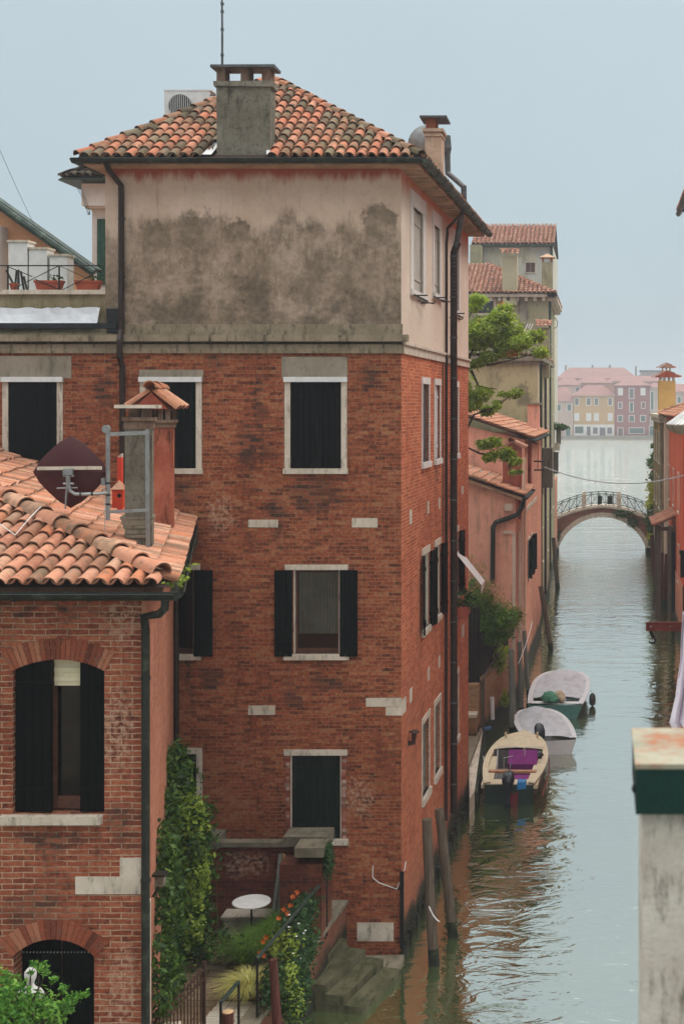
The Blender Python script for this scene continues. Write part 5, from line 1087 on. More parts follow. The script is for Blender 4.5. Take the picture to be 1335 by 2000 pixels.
# tamarisk
t = thing('tamarisk_shrub', (-4.1, 42.5, 1), 'feathery pink and green tamarisk shrub leaning over the dark wooden fence', 'shrub')
bl = []; bt = []; mb2 = MB(); bs = Vector((-4.3, 42.6, .6))
for (px, py, r, n, pk) in ((935, 1190, .6, 2000, 0), (960, 1205, .6, 2200, 0), (925, 1230, .6, 1800, 0), (985, 1210, .45, 1300, 0), (940, 1165, .4, 700, 0), (1005, 1200, .25, 400, 0), (930, 1140, .3, 400, 0), (975, 1230, .5, 1000, 0), (935, 1110, .25, 200, 1), (1008, 1195, .3, 200, 1), (955, 1150, .35, 400, 1), (950, 1170, .35, 400, 1), (975, 1180, .35, 450, 1), (1000, 1200, .3, 260, 1), (1015, 1210, .16, 70, 1), (925, 1120, .2, 120, 1), (940, 1140, .2, 110, 1), (920, 1160, .3, 260, 1), (965, 1245, .4, 500, 0), (920, 1090, .15, 60, 1)):
    c = P(px, py, 42.6 + R.uniform(-.5, .5)); (bt if pk else bl).append((c, (r, r, r * .7), n)); branchy(mb2, bs, c, .03, .006, 6, .1, 4)
m = MB(); leaves(m, bl, .06, .25, droop=.5); m.build('foliage', MT['leaf_tamg'], t); m = MB(); leaves(m, bt, .045, .3); m.build('flower_plumes', MT['leaf_tam'], t); mb2.build('stem', MT['bark'], t)
t = thing('wall_shrub', (-3.2, 43.5, 1.5), 'small bright green bush hanging over the low canal wall beside the grey poles', 'shrub')
m = MB(); leaves(m, [(P(975, 1285, 43.4), (.25, .3, .35), 420), (P(968, 1305, 43.2), (.25, .3, .2), 240), (P(985, 1270, 43.8), (.15, .2, .15), 120), (P(985, 1365, 43.3), (.12, .2, .25), 200)], .055); m.build('foliage', MT['leaf_bright'], t)
# ================================================================== BOATS
def hull_sections(L, Wd, Hh, stern=.85, bowp=2.2, n=14, flare=.80, sheer=.22):
    secs = []
    for i in range(n + 1):
        f = i / n; w_ = Wd / 2 * ((stern + (1 - stern) * math.sin(min(f / .45, 1) * math.pi / 2)) if f < .45 else math.sqrt(max(0, 1 - ((f - .45) / .55) ** bowp))); top = Hh * (1 + sheer * f * f * 1.4)
        secs.append((f * L, max(w_, .015), top))
    return secs
def boat(name, base, rot, L, Wd, Hh, label, hullm, deckm, stern=.85, cover=None, bowp=2.2, red=None):
    t = thing(name, base, label, 'boat', 'boats moored along the left bank'); ca, sa = math.cos(rot), math.sin(rot)
    def T(x, y, z): return Vector((base[0] + x * ca - y * sa, base[1] + x * sa + y * ca, z))
    S = hull_sections(L, Wd, Hh, stern, bowp); rows = []
    prof = [(0.0, -.18), (.55, -.15), (.80, -.02), (.90, .5), (1.0, 1.0)]
    m = MB()
    for (y, w_, top) in S:
        r = []
        for s_ in (-1, 1):
            pr = prof[::-1] if s_ < 0 else prof[1:]
            for (k, hz) in pr: r.append(T(s_ * w_ * k, y + (hz * .12 if y > L * .8 else 0), hz * top if hz > 0 else hz))
        rows.append(r)
    m.grid(rows); m.poly(rows[0]); m.build('hull', hullm, t, smooth=True)
    gw_ = .13 * Wd / 1.6; m = MB(); 
    inner = [(y + (.12 if i == 0 else 0) - (.10 * (1 if i == len(S) - 1 else 0)), max(w_ - gw_, .004), top) for i, (y, w_, top) in enumerate(S)]
    for s_ in (-1, 1):
        m.grid([[T(s_ * (w_ + .02), y, top + .015) for (y, w_, top) in S], [T(s_ * (w_ + .02), y, top + .05) for (y, w_, top) in S], [T(s_ * iw, iy, top + .05) for (iy, iw, top) in inner], [T(s_ * iw, iy, top - .06) for (iy, iw, top) in inner]])
    m.build('gunwale', deckm, t, smooth=True)
    return t, T, S
cream = mat_simple('boat_cream', (206, 190, 158), .55, .1, sc=4); bgreen = mat_simple('boat_green', (18, 44, 34), .45, .15); bteal = mat_simple('boat_teal', (84, 134, 128), .5, .12); bwhite = mat_simple('boat_white', (210, 212, 212), .4, .05); bgrey = mat_simple('boat_grey', (110, 108, 104), .7, .1); purple = mat_simple('purple_cloth', (128, 44, 120), .85, .12); tarp = mat_simple('tarpaulin', (196, 200, 204), .7, .12, sc=2.2, bump=.07, stretch=(1.6, .8, 1))
motorm = mat_simple('motor_black', (24, 30, 38), .35, .1); netm = mat_simple('net_green', (96, 160, 130), .9, .2, sc=12, bump=.03)
# nearest boat
bs = at(993, 1572, 0.0); bt_, T, S = boat('motor_boat', (bs.x, bs.y, 0), -.02, 4.9, 1.72, .52, 'nearest boat, cream open motor boat with green transom and purple seat covers', bgreen, cream, stern=.74)
m = MB(); fd = [(y, w_ - .04, top) for (y, w_, top) in S if y > 2.9]
fd = [(y, w_, top) for (y, w_, top) in fd]
m.grid([[T(-w_, y, top + .052), T(-w_ * .5, y, top + .085), T(0, y, top + .10), T(w_ * .5, y, top + .085), T(w_, y, top + .052)] for (y, w_, top) in fd]); m.build('fore_deck', cream, bt_, smooth=True)
m = MB(); m.poly([T(-.62, .25, .12), T(.62, .25, .12), T(.6, 3.0, .14), T(-.6, 3.0, .14)]); m.poly([T(-.75, 3.0, .14), T(.75, 3.0, .14), T(.7, 3.0, .66), T(-.7, 3.0, .66)]); m.build('floor', bgrey, bt_)
m = MB(); 
for s_ in (-1, 1):
    m.hexa([T(s_ * .44, .1, .40), T(s_ * .74, .1, .40), T(s_ * .80, 2.7, .44), T(s_ * .56, 2.7, .44), T(s_ * .44, .1, .50), T(s_ * .74, .1, .50), T(s_ * .80, 2.7, .55), T(s_ * .56, 2.7, .55)])
m.hexa([T(-.62, .06, .42), T(.62, .06, .42), T(.62, .5, .42), T(-.62, .5, .42), T(-.62, .06, .53), T(.62, .06, .53), T(.62, .5, .53), T(-.62, .5, .53)])
m.build_split('side_bench', cream, bt_)
m = MB(); m.hexa([T(-.72, 1.15, .5), T(.72, 1.15, .5), T(.72, 1.32, .5), T(-.72, 1.32, .5), T(-.72, 1.15, .56), T(.72, 1.15, .56), T(.72, 1.32, .56), T(-.72, 1.32, .56)]); m.build('thwart', mat_simple('thwart', (176, 130, 96), .7), bt_)
m = MB(); m.hexa([T(-.2, 1.9, .15), T(.6, 1.9, .15), T(.6, 2.5, .15), T(-.2, 2.5, .15), T(-.2, 1.9, .55), T(.6, 1.9, .55), T(.6, 2.3, .85), T(-.2, 2.3, .85)]); m.hexa([T(-.05, .7, .15), T(.5, .7, .15), T(.5, 1.1, .15), T(-.05, 1.1, .15), T(-.05, .7, .44), T(.5, .7, .44), T(.5, 1.1, .48), T(-.05, 1.1, .48)]); m.build_split('seat_cover', purple, bt_)
m = MB(); 
for a in (-.5, .25): m.tube([T(a, 2.0, .2), T(a, 2.2, .95), T(a + .55, 2.2, .95)], .014, 6)
m.tube([T(-.5, 1.5, .2), T(-.5, 2.2, .9)], .014, 6); m.tube([T(-.3, 1.8, .2), T(-.3, 1.8, .75), T(-.05, 1.8, .8)], .012, 6); m.build('rail_frame', MT['frame_white'], bt_)
m = MB(); 
for s_ in (-1, 1):
    m.poly([T(s_ * (.06 if False else .24), -.012, -.1), T(s_ * .62, -.012, -.1), T(s_ * .64, -.012, .50), T(s_ * .44, -.012, .52), T(s_ * .28, -.012, .34)])
m.build_split('transom_panel', bgreen, bt_)
for s_ in (-1, 1): m = MB(); m.beam(T(s_ * .45, 4.2, .62), T(s_ * .47, 4.2, .86), .06, .06); m.build('bollard', cream, bt_)
m = MB(); m.lathe(T(.6, 2.6, .5), [(.08, 0), (.15, .06), (.16, .12), (.10, .2), (.03, .22)], 12); m.build('helmet', motorm, bt_, smooth=True)
def motor(T, x, y, z, tilt, parent, sc=1.0):
    rows = []
    for (f, w_, h0, h1) in ((-.30, .08, .02, .16), (-.2, .15, -.02, .26), (0, .17, -.04, .30), (.2, .15, -.04, .26), (.3, .09, .0, .18)):
        r = []
        for k in range(13):
            an = 6.2832 * k / 12; cx_ = w_ * math.copysign(abs(math.cos(an)) ** .7, math.cos(an)); cz_ = (h0 + h1) / 2 + (h1 - h0) / 2 * math.copysign(abs(math.sin(an)) ** .7, math.sin(an)); yy, zz = f * math.cos(tilt) - cz_ * math.sin(tilt), f * math.sin(tilt) + cz_ * math.cos(tilt); r.append(T(x + cx_ * sc, y + yy * sc, z + zz * sc))
        rows.append(r)
    m = MB(); m.grid(rows); m.poly(rows[0][:-1]); m.poly(rows[-1][:-1][::-1]); o = m.build('outboard_motor', motorm, parent, smooth=True)
    m = MB(); dn = Vector((0, -math.sin(tilt), math.cos(tilt))); q = lambda yy, zz: T(x, y + (yy * math.cos(tilt) - zz * math.sin(tilt)) * sc, z + (yy * math.sin(tilt) + zz * math.cos(tilt)) * sc)
    m.beam(q(-.05, -.02), q(-.1, -.6), .09, .14); m.beam(q(-.02, -.55), q(-.25, -.58), .12, .03); m.build('motor_leg', motorm, o); return o, q
o, q = motor(T, .0, -.16, .62, .15, bt_)
m = MB(); m.tube([q(.2, .1), q(.5, .18), q(.75, .2)], .02, 6); m.build('tiller', motorm, o)
m = MB(); m.hexa([T(.22, -.02, .40), T(.46, -.02, .44), T(.46, .2, .5), T(.22, .2, .5), T(.22, -.02, .6), T(.42, -.02, .6), T(.44, .2, .62), T(.22, .2, .62)]); m.build('blue_bag', mat_simple('blue_bag', (38, 120, 180), .6), bt_)
m = MB(); m.hexa([T(.0, -.014, -.1), T(.22, -.014, -.1), T(.22, -.02, -.1), T(.0, -.02, -.1), T(.05, -.014, .30), T(.25, -.014, .34), T(.25, -.02, .34), T(.05, -.02, .30)]); m.build('red_panel', mat_simple('red_p', (110, 28, 40), .6), bt_)
m = MB(); m.tube([T(.86, .1, .2), T(.93, 2, .28), T(.86, 3.3, .34)], .02, 5); m.build('rub_strip', mat_simple('rub_red', (120, 60, 44), .7), bt_)
# white covered boat with outboard
bs = at(1078, 1474, 0.0); t, T, S = boat('covered_boat', (bs.x, bs.y, 0), .20, 3.7, 1.72, .42, 'middle boat, small white boat under a pale tarpaulin with a tilted black outboard', bwhite, bwhite, stern=.84, bowp=2.8)
m = MB(); m.grid([[T(k * (w_ - .12), y, top + .052 + .10 * (1 - k * k) + R.uniform(-.006, .006)) for k in (-1, -.66, -.33, 0, .33, .66, 1)] for (y, w_, top) in S[0:-1] for _ in (0,) if w_ > .15]); m.build('tarpaulin', tarp, t, smooth=True)
o, q = motor(T, -.42, -.12, .66, .75, t, .95)
# far boat with green net
bs = at(1083, 1404, 0.0); t, T, S = boat('covered_boat', (bs.x, bs.y, 0), -.04, 5.0, 2.05, .46, 'farthest boat with teal hull, pale deck cover and a green net bundle on the stern', bteal, bwhite, stern=.88, bowp=3.2)
m = MB(); m.grid([[T(k * (w_ - .14), y, top + .055 + .09 * (1 - k * k) + R.uniform(-.006, .006)) for k in (-1, -.66, -.33, 0, .33, .66, 1)] for (y, w_, top) in S[2:-1] if w_ > .15]); m.build('deck_cover', tarp, t, smooth=True)
m = MB(); m.grid([[T(k * (w_ - .1), y, top + .05) for k in (-1, 0, 1)] for (y, w_, top) in S[:2]]); m.build('stern_deck', bwhite, t)
def lump(mb, c, r, n=10, jit=.18):
    rows = []
    for i in range(n + 1):
        th = math.pi * i / n; rows.append([Vector(c) + Vector((r[0] * math.sin(th) * math.cos(6.2832 * k / n), r[1] * math.sin(th) * math.sin(6.2832 * k / n), r[2] * math.cos(th))) * (1 + (R.uniform(-jit, jit) if 0 < k < n else 0)) - Vector(c) * (0) if False else Vector(c) + Vector((r[0] * math.sin(th) * math.cos(6.2832 * k / n), r[1] * math.sin(th) * math.sin(6.2832 * k / n), r[2] * math.cos(th))) * (1 + jit * math.sin(k * 2.3 + i * 1.7)) for k in range(n + 1)])
        rows[-1][-1] = rows[-1][0]
    mb.grid(rows)
nt = thing('net_bundle', T(-.12, .2, .62), 'crumpled green fishing net heaped on the stern of the farthest boat', 'net'); m = MB(); lump(m, T(-.2, .25, .70), (.26, .22, .15)); lump(m, T(-.08, .12, .62), (.22, .16, .12)); lump(m, T(-.3, .15, .66), (.15, .16, .15)); m.build('net', netm, nt, smooth=True)
m = MB(); lump(m, T(.12, .3, .72), (.18, .2, .15)); lump(m, T(.22, .15, .66), (.12, .16, .12)); m.build('sack', cream, nt, smooth=True)
m = MB(); m.tube([T(1.12, 1.9, .55), T(1.12, 1.9, .5)], .01, 5); m.lathe(T(1.16, 1.9, -.0), [(.02, 0), (.10, .06), (.12, .2), (.10, .38), (.03, .46)], 12); m.build('fender', MT['pipe_grey'], t, smooth=True)
for (a, b) in (((1003, 1500), (990, 1480)), ):
    pass
def rope(name, p0, p1, sag, label, r=.012, n=14):
    t = MB(); p0 = Vector(p0); p1 = Vector(p1); t.tube([p0.lerp(p1, k / n) - Vector((0, 0, sag * 4 * (k / n) * (1 - k / n))) for k in range(n + 1)], r, 5); o = t.build(name, MT['white_paint'], None); tag(o, label, 'rope'); return o
rope('mooring_rope', Vector((-3.3, 37.5, .5)), Vector((-2.95, 35.2, .5)), .12, 'pale mooring rope from the stone landing to the stern of the nearest boat')
rope('mooring_rope', Vector((-2.6, 42.2, 2.2)), Vector((-2.35, 46.2, 2.9)), .1, 'thin pale rope tied between the grey mooring poles')
rope('mooring_rope', at(837, 1770, 1.35), at(858, 1800, 1.1), .05, 'thin pale rope tied round the nearest mooring pole')
# ================================================================== TREE BEHIND THE MAIN HOUSE
t = thing('courtyard_tree', (-5.2, 39.5, .6), 'bright green tree with spreading branches reaching out behind the main brick house', 'tree')
tr = MB(); base = Vector((-5.2, 39.5, .6)); f1 = Vector((-5.0, 39.5, 7.5)); branchy(tr, base, f1, .22, .14, 8, .12, 10)
D = 39.5
br = {'a': [f1, P(900, 740, D), P(915, 715, D), P(960, 712, D), P(1010, 700, D), P(1045, 690, D)], 'b': [f1, P(905, 850, D), P(925, 810, D), P(965, 795, D), P(1000, 770, D)], 'c': [f1, P(905, 870, D), P(935, 885, D), P(965, 890, D), P(995, 900, D)], 'd': [f1, P(890, 700, D), P(905, 640, D), P(925, 600, D)], 'e': [P(905, 720, D), P(930, 670, D), P(960, 640, D)], 'f': [P(915, 715, D), P(935, 755, D), P(970, 760, D)]}
for k_, pts in br.items(): tr.tube([p + Vector((0, R.uniform(-.1, .1), 0)) for p in pts], [.05 - .04 * i / (len(pts) - 1) for i in range(len(pts))], 6)
bl = []
for (px, py, r, n) in ((930, 585, .22, 160), (925, 600, .2, 120), (940, 640, .38, 420), (975, 625, .35, 420), (985, 600, .22, 150), (965, 660, .4, 460), (930, 670, .35, 380), (1000, 650, .32, 340), (1020, 670, .3, 280), (1040, 665, .25, 200), (1052, 690, .22, 150), (985, 685, .32, 320), (950, 695, .25, 220), (925, 705, .2, 150), (1045, 655, .12, 70), (940, 770, .25, 220), (925, 795, .25, 220), (950, 800, .2, 150), (1005, 765, .16, 110), (985, 775, .12, 60), (965, 790, .12, 60), (945, 865, .2, 160), (965, 860, .22, 200), (985, 885, .24, 220), (1000, 905, .18, 130), (960, 890, .2, 150), (1008, 920, .1, 50), (915, 770, .2, 150), (880, 650, .7, 700), (870, 760, .8, 700)):
    for s_ in range(2):
        c = P(px + R.uniform(-6, 6), py + R.uniform(-6, 6), D + R.uniform(-.6, .6)); bl.append((c, (r * 1.05, r * 1.05, r * .62), int(n * 1.5))); 
    if px > 900: tr.tube([P(px, py, D), P(px - 12, py + 16, D + .1), min((p for pts in br.values() for p in pts), key=lambda q: (q - P(px, py, D)).length)], [.008, .014, .02], 4)
m = MB(); leaves(m, bl, .066, .36, up=.5); m.build('crown', MT['leaf_bright'], t); tr.build('trunk', MT['bark'], t)
m = MB(); leaves(m, [(P(978, 598, D), (.1, .1, .08), 60), (P(1000, 690, D - .3), (.3, .2, .1), 60), (P(940, 645, D - .3), (.3, .2, .2), 50)], .04); m.build('red_leaves', mat_leaf('leaf_red', [(180, 90, 50), (196, 130, 60)]), t)
# ================================================================== GENERIC HOUSE BLOCK
def block(name, label, x1, y0, y1, z, wallm, roofm='tile_far', x0=-14, hip=None, over=.35, cat='house', side=1):
    """a block with its canal wall at x1; walls, eave, hipped roof"""
    t = thing(name, ((x0 + x1) / 2, (y0 + y1) / 2, 0), label, cat); m = MB(); m.box(min(x0, x1), max(x0, x1), y0, y1, -.8, z); m.build('wall', wallm, t); return t
pinkm = mat_plaster('plaster_pink', (224, 166, 144), (212, 152, 130), (176, 140, 120), drip=.35, sc=1.6, tide=True); pinkbr = mat_brick('brick_pink', [(170, 108, 84), (194, 128, 102), (206, 144, 118), (214, 160, 136)], (204, 168, 144), soot=.2, algae=True, fade=.3)
beigem = mat_plaster('plaster_beige', (176, 166, 128), (158, 150, 114), (112, 106, 84), spots=[(-3.6, 10.9, .5, .8), (-6, 8, 1, 1)], drip=.25, sc=.5, tide=True); greym = mat_plaster('plaster_old', (156, 150, 118), (136, 130, 104), (98, 92, 74), drip=.25, sc=.5, tide=True); palem = mat_plaster('plaster_pale', (186, 180, 152), (176, 178, 176), (150, 140, 116), sc=.5)
t = thing('pink_house', (-5, 54, 0), 'pink plastered canal house with tall chimneys and a dark downpipe on its gable', 'house')
# low front volume 46..50, canal wall X=-2.95 ; gable verge falling to the canal
y0, y1, y2 = 46.0, 50.5, 61.5; xr = -2.93; xr2 = -2.72; ze = 7.2
m = MB(); xl = -9; zl = ze + (xr - xl) * .34
m.poly([(xl, y0, -.6), (xr, y0, -.6), (xr, y0, ze), (xl, y0, zl)]); m.build('gable_wall', pinkm, t)
WP = Wall(xr, y0, xr2 - xr, y2 - y0); LP = y2 - y0
hp_ = [(6.5, 7.2, 3.6, 5.1), (8.3, 9.0, 3.6, 5.1)]
m = MB(); WP.grid(m, 0, 4.5, -.6, ze, []); WP.grid(m, 4.5, LP, -.6, 9.15, hp_, rev=.2); m.poly([(xl, y2, -.6), (xr2, y2, -.6), (xr2, y2, 9.2), (xl, y2, 9.2)]); m.build('canal_wall', pinkbr, t)
m = MB(); m.poly([(xl, y1, 6), (WP.p(4.5, 0, 0).x, y1, 6), (WP.p(4.5, 0, 0).x, y1, 9.15), (xl, y1, 10.6)]); m.build('upper_gable_wall', pinkm, t)
for h in hp_: window(t, WP, *h, kind='closed', angs=None, fw=.08, sill=.1, lintel=.1); 
for h in hp_:
    m = MB(); leaf_panel(m, WP, h[0] - .02, h[2], h[3], .36, 22, -1, planks=1, bar=False); m.build('shutter', MT['shutter'], t); m = MB(); leaf_panel(m, WP, h[1] + .02, h[2], h[3], .36, 22, 1, planks=1, bar=False); m.build('shutter', MT['shutter'], t)
m = MB(); u = MB(); e1 = WP.p(0, .28, ze + .12); e2 = WP.p(4.5, .28, ze + .12); e1.y = y0 - .25; rise = lambda p, w_: Vector((p.x - w_, p.y, p.z + w_ * .34))
tile_roof(m, [e1, e2, rise(e2, 6), rise(e1, 6)], segs=5, under=u)
e3 = WP.p(4.5, .28, 9.2); e4 = WP.p(LP, .28, 9.2); e3.y = y1 - .3; tile_roof(m, [e3, e4, rise(e4, 6), rise(e3, 6)], segs=4, under=u, detail=False)
ridge(m, rise(e1, 0) + Vector((0, .02, .02)), rise(e1, 6) + Vector((0, .02, .02)), .09, .4)
rf = u.build('roof', MT['tile_under'], t); m.build('roof_tiles', MT['tile_left'], rf, smooth=True)
m = MB(); m.beam(e1 + Vector((0, .12, -.12)), rise(e1, 6) + Vector((0, .12, -.12)), .14, .10); m.build('verge_board', MT['soffit'], t)
m = MB(); gutter(m, e1 + Vector((.06, 0, -.06)), e2 + Vector((.06, 0, -.06)), .09); gutter(m, e3 + Vector((.06, 0, -.06)), e4 + Vector((.06, 0, -.06)), .09); m.build('gutter', MT['gutter'], t)
g = e1 + Vector((.02, .1, -.1)); m = MB(); m.tube([g, g + Vector((-.05, 0, -.25)), P(1010, 1005, 45.9), P(992, 1012, 45.9), P(968, 1020, 45.9), P(962, 1030, 45.9), P(961, 1140, 45.9)], .085, 8); m.build('downpipe', MT['gutter'], t)
m = MB(); WW = Wall(0, y0, 1, 0); WW.box(m, X(1000, 46), xr, 0, .03, -.5, 6.0); WW.box(m, X(982, 46), X(1002, 46), 0, .06, 6.0, 6.1); WW.box(m, X(985, 46), X(1000, 46), 0, .09, Zp(983, 46) - .25, Zp(983, 46)); m.build('corner_pilaster', MT['plaster_side'], t)
m = MB(); 
for i in range(26): WP.box(m, 4.6 + i * .26, 4.75 + i * .26, 0, .06, 6.35 + .0 * i, 6.5)
m.build('brick_dentils', MT['stone'], t)
m = MB()
for (a, za, zb) in ((1.0, .8, 6.0), (1.6, .8, 6.2), (2.4, 1.2, 6.5), (4.0, 1, 6.8)): m.tube([WP.p(a, .05, za), WP.p(a, .05, zb)], .045, 6)
m.build('wall_pipe', MT['plaster_side'], t)
redch = mat_plaster('chimney_red', (160, 92, 74), (134, 72, 58), (80, 52, 44), bumpd=.01, sc=1.2)
def chimney(parent, px0, px1, pyb, pyt, d, mat, cap='gable', dep=.7, capm='tile_far'):
    x0, x1 = X(px0, d), X(px1, d); zt = Zp(pyt, d); zb = Zp(pyb, d); m = MB(); m.box(x0, x1, d, d + dep, zb - 1.0, zt); c = m.build('chimney', mat, parent); w_ = x1 - x0
    if cap == 'gable':
        xm = (x0 + x1) / 2; ht = w_ * .42; o = w_ * .18; f_ = [(x0, d - .05, zt), (x1, d - .05, zt), (xm, d - .05, zt + ht * .8)]; g_ = [(a, d + dep + .05, c_) for a, b, c_ in f_]; m = MB(); m.poly(f_); m.poly(g_[::-1]); m.poly([f_[0], g_[0], g_[2], f_[2]]); m.poly([f_[1], g_[1], g_[2], f_[2]]); m.build('chimney_gable', mat, c)
        m = MB(); n = 3
        for k in range(n): yy = d + dep * k / (n - 1); ridge(m, (x0 - o, yy, zt - .02), (xm, yy, zt + ht * .85), .13, .5, up=0); ridge(m, (x1 + o, yy, zt - .02), (xm, yy, zt + ht * .85), .13, .5, up=0)
        ridge(m, (xm, d - .15, zt + ht * .85), (xm, d + dep + .15, zt + ht * .85), .12, .4); m.build('chimney_tiles', MT[capm], c, smooth=True)
    elif cap == 'slab':
        m = MB(); m.box(x0 - .08, x1 + .08, d - .08, d + dep + .08, zt, zt + .08); m.build('chimney_slab', MT['stone_grey'], c)
    elif cap == 'tiles':
        m = MB(); n = max(3, int(w_ / .22)); 
        for k in range(n + 1): xx = x0 + w_ * k / n; ridge(m, (xx, d - .22, zt + .02), (xx, d + dep * .5, zt + .3), .10, .3, up=0)
        ridge(m, (x0 - .1, d + dep * .5, zt + .3), (x1 + .1, d + dep * .5, zt + .3), .1, .4); m.build('chimney_tiles', MT[capm], c, smooth=True)
    elif cap == 'hat':
        m = MB(); xm = (x0 + x1) / 2; ym = d + dep / 2; h_ = w_ / 2
        for a in (-1, 1):
            for b in (-1, 1): m.box(xm + a * h_ * .8 - .05, xm + a * h_ * .8 + .05, ym + b * dep * .4 - .05, ym + b * dep * .4 + .05, zt, zt + .28)
        m.build_split('chimney_pier', MT['brick_voussoir'], c)
        m = MB(); q = [(xm - h_ * 1.45, ym - dep * .7, zt + .28), (xm + h_ * 1.45, ym - dep * .7, zt + .28), (xm + h_ * 1.45, ym + dep * .7, zt + .28), (xm - h_ * 1.45, ym + dep * .7, zt + .28)]; ap = (xm, ym, zt + .28 + h_ * .9)
        for i in range(4): m.poly([q[i], q[(i + 1) % 4], ap])
        m.poly(q[::-1]); m.build('chimney_hat', MT['soffit'], c)
    return c
chimney(rf, 981, 1016, 960, 876, 47.2, redch, 'gable'); 
c = chimney(rf, 990, 1036, 900, 868, 52.2, redch, 'gable', .9); chimney(rf, 1029, 1052, 870, 790, 58.5, pinkm, 'slab')
m = MB(); m.tube([P(1022, 965, 46.8), P(1023, 893, 46.8)], .04, 6); m.build('flue_pipe', MT['plaster_side'], t)
m = MB()
for py in (901, 918): m.tube([P(1038, py, 56), P(1062, py, 56)], .035, 5)
m.build('iron_bar', MT['iron'], t)
# skylight / clutter on the low roof
m = MB(); c = P(945, 925, 49); m.obox(c, Vector((.95, 0, -.32)), Vector((0, 1, 0)), Vector((.32, 0, .95)), .5, .4, .06); m.build('skylight', MT['galv'], t)
# ---- tall houses
def side_windows(t, W, us, zs, w_=.9, h_=1.6, mat='shutter'):
    for u in us:
        for z in zs: window(t, W, u, u + w_, z, z + h_, kind='closed', fw=.12, detail=False, shut=mat)
x1 = -2.94; t = thing('beige_house', (-7, 67, 0), 'tall plain beige plastered house behind the pink house and the tree', 'house'); yb0, yb1 = 62.0, 73.5; z = 12.55
WBf = Wall(0, yb0, 1, 0); WBs = Wall(x1, yb0, 0.012, 1)
m = MB(); WBf.grid(m, -15, x1, -.6, z); WBs.grid(m, 0, 11.5, -.6, z); m.poly([(-15, yb1, -.6), (x1, yb1, -.6), (x1, yb1, z), (-15, yb1, z)]); m.build('wall', beigem, t)
m = MB(); WBf.box(m, -15, x1 + .3, 0, .28, z, z + .22); WBs.box(m, -.28, 11.5, 0, .3, z, z + .22); WBf.box(m, -15, x1 + .15, 0, .14, z - .16, z); m.build('cornice', MT['stone_grey'], t)
m = MB(); u = MB(); tile_roof(m, [(-15, yb0 - .25, z + .24), (x1 + .3, yb0 - .25, z + .24), (x1 - 3, yb0 + 4, z + .34), (-15, yb0 + 4, z + .34)], segs=4, detail=False, under=u); tile_roof(m, [(x1 + .3, yb0 - .25, z + .24), (x1 + .3, yb1, z + .24), (x1 - 3, yb1, z + .34), (x1 - 3, yb0 + 4, z + .34)], segs=4, detail=False, under=u); r_ = u.build('roof', MT['tile_under'], t); m.build('roof_tiles', MT['tile_far'], r_)
m = MB(); WBs.box(m, .1, .5, 0, .03, .6, z - .2); WBs.box(m, 3.2, 3.5, 0, .04, .6, z - .2); WBs.box(m, 8, 8.3, 0, .04, .6, z - .2); m.build('pilaster', MT['plaster_side'], t)
m = MB()
for a in (1.6, 5.6): m.tube([WBs.p(a, .1, .8), WBs.p(a, .1, z)], .07, 6)
m.build('downpipe', MT['gutter'], t)
side_windows(t, WBs, (2.1, 4.2, 6.3, 9.2), (2.6, 6.0, 9.3), .8, 1.6)
m = MB(); WBs.box(m, 4.4, 5.2, .0, .5, 6.3, 8.3); m.build('shutter_box', MT['wood_pole'], t)
m = MB()
for k in range(3): m.tube([P(1022 + k * 5, 650, 61.8), P(1030 + k * 5, 632, 61.8)], .03, 5)
m.build('roof_rack', MT['white_paint'], t)
c = chimney(t, 1049, 1072, 700, 640, 67, greym, 'tiles', .8)
t = thing('old_house', (-7, 80, 0), 'old grey green plastered house with corbelled cornice and hipped clay tile roof', 'house'); yo0, yo1 = 75.0, 87.0; z = 16.6; x1 = -2.97
WOf = Wall(0, yo0, 1, 0); WOs = Wall(x1, yo0, 0, 1)
ho = [(X(931, 75), X(963, 75), Zp(612, 75), Zp(587, 75))]
m = MB(); WOf.grid(m, -15, x1, -.6, z, ho); WOs.grid(m, 0, 12, -.6, z); m.build('wall', greym, t)
window(t, WOf, *ho[0], kind='single', angs=None, fw=.14, lintel=.14, sill=.12)
m = MB(); WOf.box(m, X(1010, 75), X(1030, 75), 0, .02, Zp(650, 75), Zp(590, 75)); m.build('cement_patch', MT['patch'], t)
m = MB(); WOf.box(m, -15, x1 + .5, 0, .4, z, z + .16); WOs.box(m, -.4, 12, 0, .5, z, z + .16)
for k in range(22): xx = x1 - .2 - k * .5; WOf.box(m, xx - .08, xx + .08, 0, .3, z - .22, z)
for k in range(20): WOs.box(m, k * .6, k * .6 + .16, 0, .4, z - .22, z)
m.build('cornice', MT['stone'], t)
m = MB(); u = MB(); zz = z + .2; tile_roof(m, [(-15, yo0 - .45, zz), (x1 + .4, yo0 - .45, zz), (x1 - 3.8, yo0 + 4.2, zz + 2.1), (-15, yo0 + 4.2, zz + 2.1)], segs=5, detail=True, under=u, w=.26); tile_roof(m, [(x1 + .4, yo0 - .45, zz), (x1 + .4, yo1, zz), (x1 - 3.8, yo1, zz + 2.1), (x1 - 3.8, yo0 + 4.2, zz + 2.1)], segs=4, detail=False, under=u, w=.26); ridge(m, (x1 + .4, yo0 - .45, zz), (x1 - 3.8, yo0 + 4.2, zz + 2.1), .13); r_ = u.build('roof', MT['tile_under'], t); m.build('roof_tiles', MT['tile_far'], r_, smooth=True)
chimney(r_, 980, 1009, 561, 499, 74.7, mat_plaster('ch_pale', (176, 168, 140), (160, 152, 124)), 'tiles', .8)
chimney(r_, 1057, 1078, 552, 512, 78.5, greym, 'hat', .7)
side_windows(t, WOs, (2, 5, 8), (4, 8, 12.3), .9, 1.8)
